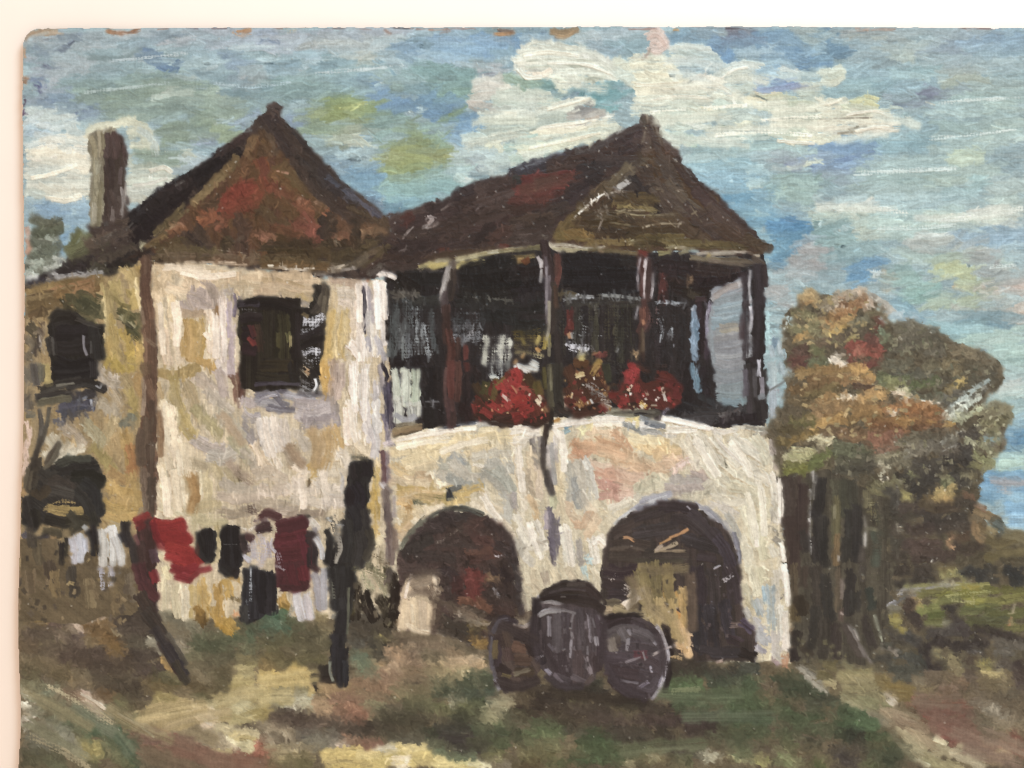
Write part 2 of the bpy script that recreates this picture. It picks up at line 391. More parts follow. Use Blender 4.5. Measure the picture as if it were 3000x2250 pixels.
# ---------------------------------------------------------------- the strokes: kind, width, two colours, points
TEXTS = []
TEXTS.append('''
T O
@sky
p 0 3 90a6ac,a0b2b4 20 40 2400 40 2400 1300 1500 1300 800 720 20 720
T A0
S 10 9ba5ae,a8aeb2 24 38 60 36 110 40 160 36 221 36
S 9 99a3ad,aab0b4 24 48 60 48 110 50 221 45
S 16 a2aaae,98a4a8 60 62 110 70 150 62
S 14 a9aeb0,a0a8ac 60 75 85 70 100 75
s 9 b49a80,a79484 28 42 42 35 56 34
s 7 8d8c92,9a9698 30 50 45 46 54 44
s 4 6c7888,8490a0 41 57 60 54 78 45 88 34
s 3 66707e,7c8898 40 60 56 58 74 50 84 40
s 3 76828e,8a96a0 50 53 66 46 80 40
S 9 8c98a4,a0a4ac 28 62 40 66 36 78
S 10 9aa0aa,aab0b4 36 70 44 80 44 95
s 5 747c90,8890a0 48 70 54 74
s 7 7080a0,8088a0 33 84 40 90 43 99
s 5 686c8a,7c80a0 40 92 46 100
S 10 b4b4b8,a6aab0 54 78 58 88 54 98
S 12 9098a4,8490a0 30 100 36 108 50 104
S 18 8ba0a4,8298a0 70 90 100 86 130 80
S 20 869a98,8a9e94 75 100 110 96 150 88 190 84
S 20 88988c,8c9c88 80 112 110 108 140 104 170 96 221 98
S 18 8a9a8c,8e9e90 110 122 140 118 180 116 221 112
s 5 7a8c8e,8a9a9a 100 60 116 63 138 62
s 6 7c9092,8ca0a4 106 72 130 73 150 70
S 9 8aa0a8,92a8b0 120 50 150 48 162 52
s 8 6a82a0,7c90a8 150 53 166 58 176 70
s 9 647e9c,7890a8 164 66 178 74 190 76 192 70
s 6 7890a4,88a0b0 150 62 170 62
s 6 b6b8bc,a4b0b8 170 46 190 44 206 42
s 2 6c8090,8298a4 160 44 180 40 205 37
s 5 9cb0b8,a8bcc0 180 56 221 50
s 5 8ea4b0,9eb2bc 196 66 221 60
S 8 7c94a0,8aa0a8 208 76 221 80
s 5 c0c6bc,b2bcb4 200 84 210 82 215 85
s 8 bcc2b4,b0baac 168 104 185 100 204 104
s 3 c6cabc,b4bcb0 175 99 198 99
s 9 6e84a0,7e90a8 48 110 62 106 80 110 92 116
s 6 647898,7888a4 76 120 90 120
S 10 8090ae,8c9ab0 80 128 92 122 100 114
S 12 849cb0,90a4b4 62 102 80 104
S 12 889a90,8e9c8c 130 130 150 126 175 122
s 12 c4c8c0,b4bcb8 30 118 40 122 56 128
s 12 ccd0c8,bcc2bc 54 122 68 122 76 132 78 140
s 8 b4bec0,c4c8c4 30 132 48 136 60 140
s 10 a4b4be,b0bec4 28 142 44 146 60 152
s 12 e2d6c2,d8d2c0 44 158 60 152 80 150 97 154
s 14 e4d8c4,dcd4c4 40 164 66 162 96 164
s 12 c6cac4,d4d2c6 30 156 46 152
@cloud#chimney
s 9 cccab4,c0c2ae 96 146 104 138 124 134 140 132 154 136
s 13 c8c8b4,b8bcaa 140 144 156 142 160 152 164 162
s 10 c4c6b2,b4b8a6 142 158 160 158
s 5 d6d2be,c8c8b4 94 150 98 146 112 142
@sky
S 16 83907c,8a9a84 178 138 200 134 221 130
S 14 7f8c78,86947e 178 152 196 150 215 146
s 6 8a9aac,949fae 214 156 221 150
s 6 c8ccbc,bcc2b4 196 162 206 164
T A1
S 10 9aa0ac,a8a8b0 0 34 50 36 100 38 150 36 221 36
S 12 a4a8b2,9ca4b0 0 48 40 46 80 48 120 52
S 12 a8b0b2,b4b4b0 110 46 150 44 200 44
s 8 8c98aa,9aa4b2 50 36 76 34
s 5 7e8ca0,94a0b0 56 44 80 46
s 7 a6b0bc,b0b8c0 60 52 80 54 100 52
s 4 6e7c80,8a9694 96 50 108 49
s 6 6c7c80,7c8c90 104 46 107 52
s 3 748488,8a989a 115 45 128 44
S 10 b8b8b2,acb2b0 110 50 140 46 170 48
S 10 aab4b6,b4bcbc 130 56 160 54 190 52
s 9 c2c0b4,b8bab0 156 64 170 60 182 62
s 8 b8beb4,aab4ac 156 70 170 68 180 68
s 3 d0d4d0,b8c0c0 181 42 184 52
S 10 a8b8bc,b4c0c2 184 46 200 44 216 46
s 12 7494b4,84a0b8 216 50 221 60
S 12 a8b8be,98aeb8 190 58 205 64 221 70
s 8 88a6b2,98b0b8 184 64 196 74 206 84
s 3 d4dcd8,b8c8ca 208 66 214 72
S 10 8ca4b4,9cb0b8 0 60 20 58 40 62
S 12 7e92a8,8a9cac 20 62 36 72 40 78
s 4 d0d4d4,bcc4c4 2 75 14 72
s 3 5a6870,7c8c92 0 70 12 67
S 14 8ea6ac,8aa0a8 0 84 20 84 40 88
S 12 8496a4,90a0a8 26 84 44 90
S 12 94a0a4,a0a4a4 40 80 56 84 56 94
s 4 b0b4b8,9ca8ac 48 72 62 72
s 2 44565e,6c8088 64 68 74 69
s 3 b8ccd0,a0b8c0 58 64 70 66 78 64
S 12 7e98a6,88a0ac 68 72 84 76 92 72
S 12 8ca4b0,98b0b8 84 60 100 62 110 60
s 7 bcb8b6,b0b2b0 98 76 107 80 106 86
s 5 a8b8be,b4c2c6 108 74 118 68 124 64
s 4 b4c4ce,a4b8c4 110 64 124 63
S 8 86a4ac,92acb2 126 60 140 60 152 66
s 3 6c8898,809aa4 125 65 130 72
S 10 84a0ac,92aab0 120 76 140 74 156 72
S 14 86a0a0,8ea6a4 60 90 90 88 120 86 150 84
S 12 90aaac,9cb2b2 120 82 150 80 176 78
S 14 7c98aa,86a0ac 140 90 165 88 180 96
S 16 6f90b0,7c98b0 180 92 190 104 195 114 210 116
S 16 6a8cb2,7898b4 190 110 210 110 221 116
s 3 c8d4d4,a8bcc0 190 89 193 86
s 3 b0c4c8,98b0b8 184 93 188 91
S 12 7e9490,889c90 200 96 212 96 221 90
S 18 829a98,7e9694 60 102 90 100 120 98 160 100
S 16 889a94,90a098 30 104 50 108 66 114
S 14 8aa0a4,7e98a0 28 100 46 102 62 98
s 8 c4c8b6,b4bcac 14 102 22 104
S 14 8c9c8c,98a494 0 108 16 110 30 116
S 14 8a9a8c,96a490 0 124 20 122 34 124
s 4 d4d8ce,b0b8ac 9 130 12 134
s 3 6c7c78,8c988c 10 130 18 132
S 14 96a07a,8c9878 4 142 16 140 24 146
S 10 8e98a0,8894a0 0 156 10 154
S 12 849aa0,8ca0a0 42 120 56 114 62 108
S 10 8090a0,8a98a8 40 134 46 128 54 122
S 14 7c929c,869ca0 84 118 90 126 98 134
S 10 7f8ea8,8a98ac 86 124 98 134 104 142
s 3 b8c8c8,9cb4b4 122 106 136 109
S 14 8a9c88,84988c 108 118 124 114 140 110
S 16 8f9a62,87965e 130 112 150 110 168 112 178 118
S 18 8e9866,949c6e 112 128 130 124 150 124 170 126
S 14 98a06a,8c9660 140 120 158 118
s 2 c8c890,acb070 146 117 166 116
s 2 5c6848,7c8860 106 132 112 130
S 14 8a9a7c,94a080 110 140 130 140 150 142
s 4 b0b488,98a078 116 146 132 148
s 10 949a80,a0a48c 140 148 160 142 174 140
s 8 b0b4a0,c0c2b0 150 152 162 148 172 156
s 3 dcd8cc,c8c8b8 155 152 157 158
S 8 7c8272,8c927c 126 156 136 160 150 158
S 16 7c968e,869e94 180 132 196 128 212 126
S 14 88a29c,80988e 184 146 200 142 218 140
S 12 78908a,849c8c 190 158 208 156
s 9 94984c,a0a264 196 162 212 160 221 162
s 4 b8c4b8,a0b0a4 208 149 212 149
s 2 d8dcd4,c8d0c8 181 147 182 148
s 3 c8ccc4,b8c4c0 218 122 221 126
S 8 8aa0a0,94a8a4 112 150 130 158
T A2
S 12 8ea8b8,9cb2c0 0 40 20 38 60 36
S 12 7f9cb8,8ca8c0 20 44 50 44 80 42 100 46
S 14 88a6bc,94b0c2 0 54 40 54 80 52 110 50
S 12 80a0bc,8caac2 30 58 60 56 90 56
S 10 94b0c0,a0b8c6 0 62 20 60 50 66
s 3 c4d4dc,acc2d0 10 61 24 65 34 63
s 2 d4e0e4,bcd0d8 26 65 31 63
s 5 98b2c4,a8bece 30 62 46 66 60 68
s 4 384c58,586c78 12 47 13 51
S 12 7e9eb8,8caabc 72 38 88 44 96 56
S 14 7496b6,82a0bc 70 36 80 44 84 56
s 12 8098b0,a0b0b8 90 44 104 42 112 48
S 12 86a4b4,90acb8 100 50 108 56 110 64
S 12 6c90b4,7c9cb8 112 36 122 44 120 52
S 10 7088a0,7a94a8 126 36 140 38 154 40
S 10 9cb0bc,a8babf 104 62 106 72 110 80
s 8 b0b0b0,a4aab0 74 74 88 72 96 74
s 4 8c8c96,9ca0a4 69 83 84 81 98 79
S 20 7e9e9c,84a4a0 6 76 30 78 60 84
S 18 7a9a98,82a09a 20 94 40 96 60 94
S 16 7896a0,82a0a4 0 90 14 98 18 104
s 4 88a4ac,9cb4b8 6 98 14 104
S 16 84a294,8aa89c 30 106 48 104 60 102
S 16 6c90b0,7898b4 10 112 30 112 50 118
S 14 6488ac,7496b4 16 124 36 124 60 128
s 6 8ca060,94a47c 44 126 50 124 54 132
S 14 648cb0,7498b8 50 130 62 130 70 136
S 12 6e92b4,80a0bc 40 144 52 148 62 140
s 4 b8ccd0,9cb4bc 8 115 14 117
s 5 d0d4c4,b8c0b0 0 118 4 126
S 18 8a9878,82906c 0 140 8 140 14 150
S 20 8c9668,84906a 0 158 20 156 34 162
S 12 88a08c,90a890 16 142 24 142 32 154
@cloud#upper
s 10 d4d4c6,c8ccc2 124 54 135 48 150 48 170 53 184 55
s 13 d6d6c8,ccd0c4 119 61 140 58 165 60 190 62 206 66
s 13 d8d6c8,d0d2c6 115 69 140 68 168 68 196 70 218 74
s 12 d8d4c6,ccd0c4 118 76 140 77 170 76 200 78 221 84
s 6 e6d8c6,dcd4c4 128 80 142 81 150 78
s 3 e6e0cc,d8d8c8 115 80 124 84 138 85 148 84
s 9 c4c8b4,ccd0c0 152 84 170 86 190 86 206 88
s 8 c8ccb8,d0d2c4 154 90 166 92 180 92
s 4 dedac4,ccd0bc 152 88 160 97 168 100
s 2 b0b4a4,c4c8ba 126 66 160 64 200 66
s 2 a8aea0,c8ccc0 130 72 170 71 215 74
s 2 e0e0d6,d0d4ca 156 82 180 80 196 79
s 7 c8ccc8,d4d4cc 190 60 206 62 221 70
@sky
S 12 a4b2b8,b0bac0 186 40 206 40 221 44
s 9 bcc2c0,acb6b8 182 38 198 36 204 44
s 3 e8e8e4,ccd0d0 179 44 187 47
S 8 98a8b4,a4b4bc 196 50 206 52 212 58
s 2 6c7c88,98a8b0 202 48 206 44 207 52
s 8 8aa0b0,98acb4 214 50 221 56
s 12 7c9890,88a49c 118 92 132 90 146 92
s 10 6a8c8c,789894 134 94 148 92 156 100
s 10 7890a0,88a0a8 152 104 168 106 176 100
s 7 547c84,6c9094 176 96 186 98 186 102
s 14 86aeb0,7ca4ac 192 98 206 96 221 94
s 12 72a4ac,68989c 194 108 208 106 221 102
s 6 6c9ca0,84b0b0 198 114 212 118 221 118
s 8 a0b8b0,88a8a4 206 92 221 92
@cloud#left
s 10 c8c8c0,bcc0bc 70 90 80 88 96 86
s 10 ccc8c0,c0c0b8 69 98 80 95 96 96
s 10 c4c0b8,b8b8b0 67 106 80 104 94 102
s 7 c4bcb4,b4b2ac 65 112 78 113 90 115
s 4 807c78,9c9892 66 116 74 120 88 121
s 2 504c4c,807c7a 74 120 90 122
s 6 e0dcd0,d0d0c4 103 90 107 95
s 12 c4ccc0,b8c2b8 96 102 120 100 145 104
s 12 bcc6bc,b0beb4 92 112 116 112 140 112
s 10 b4beb8,c0c8c0 96 120 116 119 136 116
@sky
s 9 a0b09c,90a490 102 84 116 86 124 92
s 10 c0cab8,b0bcac 140 108 152 108 158 110
@cloud#lower
s 9 d6d4c6,cccec2 152 117 168 112 184 108 194 110
s 11 d0d2c4,c8ccc0 140 122 160 118 180 118
s 12 c8cec4,bcc6bc 76 126 100 124 130 124 160 124
s 13 c0cac0,b4c0b6 80 136 110 134 140 132 170 128
s 13 b8c4ba,acbab0 70 146 100 144 140 140 166 136
s 12 d6d2bc,ccccb8 130 148 160 142 190 138 216 134
s 12 ccd0c2,c0c8bc 120 156 150 152 190 146 221 142
s 8 e0d8c4,d8d4c0 150 140 176 138 186 136
s 10 bccac4,b0c0bc 58 150 74 148 80 152
s 12 a8b8b8,b4c4c2 60 160 80 158 100 156
s 9 d8d8c4,c8ccb8 84 158 92 154 97 160
s 10 9cb8b4,b0c4bc 104 160 120 158 140 158
s 4 98b4b0,b0c4bc 108 156 120 150 136 146
s 11 d6d4be,c8ccb8 120 164 150 160 180 152 210 148
s 3 ece8dc,dcdcd0 150 137 190 135 208 131
s 5 e2e0d4,d4d4ca 208 128 221 124
s 6 8c8c8e,a0a09e 182 118 196 119 208 120
s 9 a4a4a4,b0aca4 172 126 190 124 206 124
s 6 baa898,b0aaa0 190 130 204 127
s 3 9c9c9c,bcbcb6 168 134 190 134
s 2 5c5c60,8c8c8e 184 117 200 118
s 4 e8e8e0,d0d4c8 182 115 184 120
s 2 dce0dc,c8d0ca 102 124 116 126
s 2 8c948c,b0b8b0 90 132 120 129 150 126
s 2 98a098,b8c0b8 110 143 150 138
s 2 a0a498,c0c4b8 120 150 128 150
s 4 e0dcc8,d0d0c0 104 122 114 124
T A3
@sky
S 12 a8b2b8,b0bcc0 0 38 12 36 24 36
S 12 8aa0a8,98acb2 6 46 20 46 32 44
S 14 9ab0b8,8ea8b0 0 54 20 52 34 52
s 3 b08878,9c8c88 16 31 30 31 46 32
S 10 8498a8,90a4b0 54 36 70 36 90 36
S 14 7496b0,80a0b4 56 44 76 42 98 40
S 12 8c9aa4,9aa4a8 90 34 110 34 130 33
S 12 747484,848492 124 36 134 36 146 35
S 10 6c6c84,7c8098 126 42 140 44 150 43
S 16 6c8cb0,7a9ab8 104 44 118 50 110 58
S 16 7898b4,88a4b8 130 50 150 52 170 48 190 48
S 14 6888a8,7898b0 150 38 170 38 190 38
S 14 6c90b0,7c9cb8 160 58 185 58 215 58
S 14 5c82b0,6c90b4 112 62 118 68 124 62
S 12 94acba,a4b8c0 136 60 156 60 170 56
S 10 a0a8a4,b0b4ac 196 34 210 34 218 38
S 10 94a8ac,a0b0b0 206 44 216 44 221 40
S 14 6e92b4,80a0ba 180 68 200 68 221 64
S 12 a0b8c0,94b0bc 208 54 221 56
@cloud#main
s 10 ccd2cc,c0ccc8 60 54 76 52 98 54
s 12 c0ccc8,b0c0c0 60 62 80 62 100 60 110 66
s 11 a8bcc4,b8c8ca 66 70 84 70 104 70 114 72
s 8 98b0bc,a8bcc4 66 76 84 76 98 74
s 8 9cb4c0,b0c4c8 66 84 78 84 88 82
s 3 c8d4d0,98a8a4 76 58 84 64 86 70
s 3 d8dcd8,b8c8cc 98 76 104 70 114 70
s 2 7c94a4,a0b4bc 100 80 104 72 112 66
s 14 d4d2be,cccebc 18 68 34 64 50 64 60 70
s 14 d8d4be,d0d0bc 12 76 30 74 50 74 62 80
s 12 d2d2c0,c8ccbc 0 68 10 72 14 80
s 14 dcd6be,d0d0ba 22 86 44 84 66 86
s 12 c4ccc0,bcc6be 0 78 12 84 20 90
s 12 e0d8c0,d4d2bc 24 94 46 94 70 92 86 88
s 12 e0d8c4,d8d4c0 26 102 50 100 80 98 100 96
s 12 e4dacc,d8d6c8 86 88 96 84 110 92 124 98
s 12 e0d8c8,d2d4c6 74 96 100 98 124 104
s 12 c4ccc4,b8c4c0 110 86 120 78 134 74 148 74
s 12 bcc6c0,b0bebc 112 92 130 86 146 86
s 9 c8d0cc,bcc8c4 122 74 140 70 156 72
s 10 c4ccc2,b8c4bc 120 98 140 96 150 94
s 3 ece4da,e0dcd0 88 82 96 92 112 92
s 2 5c6868,8c9890 100 94 108 95
s 3 d8dcd8,c4ccc8 116 92 130 98
s 2 98a4a4,b8c0bc 110 98 126 102
s 3 5c6468,8c9494 80 90 87 84
s 4 483c34,706458 60 98 64 98
s 2 887c70,b0a898 50 99 60 98
s 3 4c5858,8c9490 60 82 65 82
s 13 d2d2c2,c8ccbe 24 110 50 108 80 106 110 108
s 13 ccd0c2,c0c8bc 20 118 50 118 80 114 110 116 140 108
s 2 b0b4a6,c8ccbc 20 106 60 104 100 102
s 8 d6ceac,ccc8a8 86 118 100 120 108 122
s 5 c4bc80,d0cba0 96 120 104 122
s 12 bccabe,b0c0b8 110 112 130 118 146 112
s 13 c4ccbe,b8c4b8 44 126 70 124 100 124 124 122
s 12 c8d0c4,bcc8be 50 136 76 134 96 134
s 13 b8c6be,accabc 54 148 80 150 98 154
s 8 ccd2c6,c0cabf 46 136 54 146 66 156
s 3 e0e4dc,ccd4cc 76 132 92 138
s 2 94a49c,b4c0b8 60 130 90 140
s 2 788c80,a0b0a4 96 143 110 136 128 134 142 130
s 12 ccd2c0,c0cab8 110 142 130 138 150 132
s 8 d8dac4,ccd2be 126 136 146 130
s 13 aebfbc,bcc8c0 116 130 140 124 160 126
s 12 a8bcc0,b8c6c2 150 118 160 120 164 130
s 13 b4c4be,a8bab8 104 152 130 150 160 148
s 2 7c9490,a4b8b0 112 148 140 147 168 146
s 3 dce0d4,ccd4c8 124 150 146 150
s 8 d8caa4,d0c8a8 150 104 160 104 176 104
s 5 e4d4ac,d8caa8 148 102 152 98 154 104
s 4 e8d8b0,dcd0ac 147 106 152 112 158 113
s 12 c8c8a8,bcc4ac 160 108 176 106 190 108
s 10 c4ccb8,b8c2b0 156 116 176 114 200 114 221 112
s 12 c4cabe,b8c2b8 196 94 208 96 221 94
s 12 c0cabc,b4c0b4 200 104 212 104 221 104
s 11 cacebc,c0c6b6 172 124 196 122 221 122
s 11 ccd0be,c4cab8 170 134 196 132 221 130
s 11 c8cebc,bcc6b6 168 144 196 142 221 142
s 2 8c988c,b0b8ac 174 128 200 128 221 128
s 2 7c8474,b0b4a4 180 132 202 134
s 10 d8d6be,d0d0ba 176 150 200 152 221 150
s 6 e0dac0,d4d2ba 190 152 210 154 221 156
s 3 5c6864,949c94 170 111 148 102
s 3 6c7468,a0a89c 216 116 218 120
s 3 e4e4dc,d0d4cc 128 108 130 112
s 2 e0e4dc,d0d4cc 148 120 149 121
@sky
s 12 88a8c0,98b4c4 150 84 162 78 172 76
s 12 8ca4bc,9cb4c4 156 92 170 90 184 92
s 7 748cb4,8498b8 156 89 176 88 190 90
s 7 7c84a8,8c98b4 160 98 176 96 196 92
s 3 a8b8cc,98acc0 150 97 160 99 166 98
s 8 ccccc0,c0c6c0 178 76 188 73 196 78
s 9 c4cac4,b8c4c0 176 82 190 84 202 80
s 9 b0c0be,a4b8b8 204 82 216 82 221 78
s 2 8c90a8,98a8b4 190 96 200 94 212 92
s 12 9cb8b8,90b0b4 92 160 110 158 124 160
s 12 a8c0bc,98b4b4 130 162 150 158 175 156
s 9 a4bcb8,b0c4be 180 164 200 160
s 8 6890bc,789cc0 212 158 221 160
@cloud#pink
s 12 ccb8b0,c4b0a8 39 42 46 38 51 44
s 12 c8b4ac,d0bcb4 40 50 46 52 51 50
s 4 d4bcb0,c4aca4 36 42 44 38 50 42 54 48
s 4 b8a8a0,c4b4ac 32 60 36 62
s 3 9c9088,b4a8a0 30 64 36 58 38 54
T A4
@sky
S 16 6c8ca4,7c9aac 6 36 16 40 20 48
S 14 7494ac,6888a0 4 46 18 54 28 56
S 10 688498,7894a4 4 60 18 60 30 58
S 10 6e92b4,8cacbc 2 68 12 68
S 12 8c9498,a09c94 26 36 44 36 60 36
S 10 a09c90,94988f 34 42 60 42 90 40
S 12 8c9ca4,98a4a8 80 34 104 36 124 34
S 14 8ca0a8,9cacac 96 42 120 42 150 40
S 14 8898a8,98a4b0 130 48 160 46 190 42
S 12 7f9cb8,8ca8bf 150 40 180 40 221 40
S 12 88a6bc,98b0c0 150 50 185 50 221 52
S 12 98a4aa,9ca8ac 134 36 156 36 190 35
S 14 8ca6b4,9cb0b8 34 50 56 50 80 48
S 14 a8b4b0,b0bab4 70 52 90 54 110 54
S 12 b0b8ac,a8b4ac 80 64 100 62
S 14 94a8b0,a0b0b4 40 62 60 64 80 70
s 2 64747c,94a4a4 80 66 88 70 95 72 99 76
S 14 94a6ac,a0b0b2 110 58 130 62 150 60
S 12 9aa4b0,8f9fac 120 52 140 54 150 60
S 14 8ca8b8,98b0bc 160 58 190 60 221 60
S 14 98acb4,a4b4b4 150 70 180 70 221 70
S 14 88a4b0,94acb4 24 76 50 78 74 82
S 14 8ca8ac,98b0b0 80 80 110 80 126 78
S 12 a4a8a0,98a4a0 130 80 150 76 166 80
S 12 b0b098,a4ac9c 134 92 150 88 168 88
S 14 a0b0ac,a8b8b0 160 98 190 94 221 92
S 12 9cb4b8,a8bcbc 180 82 200 82 221 80
S 12 88a8b0,94b0b4 28 92 50 92 70 94
S 12 88a6b4,94aeb8 76 94 100 96 120 90
s 9 8890a0,98a0ac 112 102 122 98 134 102
s 6 787c94,8c90a4 108 112 116 106 130 102
s 6 8c9cac,9cacb4 70 104 86 106 104 112
s 5 8494a8,94a4b0 80 112 96 114 108 116
S 12 90aeb4,9cb4b4 60 104 50 100 30 100
S 14 88a8b0,98b4b8 4 100 20 104 24 112
S 14 a0b8b4,acc0b8 140 108 170 106 221 104
S 14 98b0b4,a4b8b4 110 122 140 120 180 120
S 14 a8bcb4,b0c2b8 170 118 195 118 221 118
S 14 8cacb4,98b4b4 84 128 104 132 110 140
S 12 8098a8,90a8b0 104 126 114 128 112 138
S 14 acbfb4,b4c4b8 180 134 200 136 221 132
S 14 98b0ac,a4b8b0 120 138 150 138 176 136
s 3 7c8c88,98a8a0 146 143 166 145
S 14 a4b8b4,98b0b0 124 150 150 152 180 150
S 14 acc0b8,b4c4ba 170 146 195 148 221 144
S 14 88a8b0,98b4b8 60 150 84 150 110 148
S 12 7498b8,88a8c0 20 148 34 146 46 150
S 12 6c8cb8,7c9cc0 4 160 20 160 40 158
s 3 b8d0d8,9cb8c8 8 164 14 162
S 14 84a8b4,94b4bc 50 162 80 160 110 158
S 14 a8bcb8,a0b4b0 120 162 150 160 190 160
s 5 c8d4b8,b8c8b0 144 164 156 164 176 163
@cloud#main
s 8 b8c4b8,c4ccc0 2 78 12 78 20 74
s 7 c4c8b8,b8c2b4 10 84 18 82 24 78
s 9 c8ccbc,bcc6b8 4 88 14 88 22 84
s 12 d8d4c2,d0d0be 0 106 2 112
s 12 d8d4c0,ccccba 4 116 16 112 23 110
s 11 d4d2c0,ccccba 4 124 20 122 22 118
s 9 c8ccb4,bcc4ae 26 118 40 116 56 116
s 9 d0d0bc,c8cab6 24 124 50 122 70 122
s 10 d4d0be,cccab8 0 134 24 130 60 128 74 128
s 11 d6d2c2,cfccbc 0 142 24 140 50 138 70 136 80 136
s 8 d8d4c6,d0ccbe 40 142 60 142 74 140
s 8 d6d2be,c8cab8 0 152 10 150 18 148
s 7 d0cc94,c8c89c 42 110 50 106 60 108
s 4 e0d890,d0cc98 48 112 54 111 62 114
s 5 c0c8a0,b8c4ac 34 110 44 106
s 2 847c70,a8a498 0 129 20 128 60 127
s 2 948c7c,b4b0a0 24 124 50 124
s 3 706c60,a09c8c 38 139 42 136
s 2 e8e4da,d8d8cc 76 136 82 135
s 2 706858,9c9484 20 144 36 143
s 3 c0ccc0,b0c0b8 76 115 90 117
s 3 d0d4cc,c0c8c0 114 110 126 114
''')
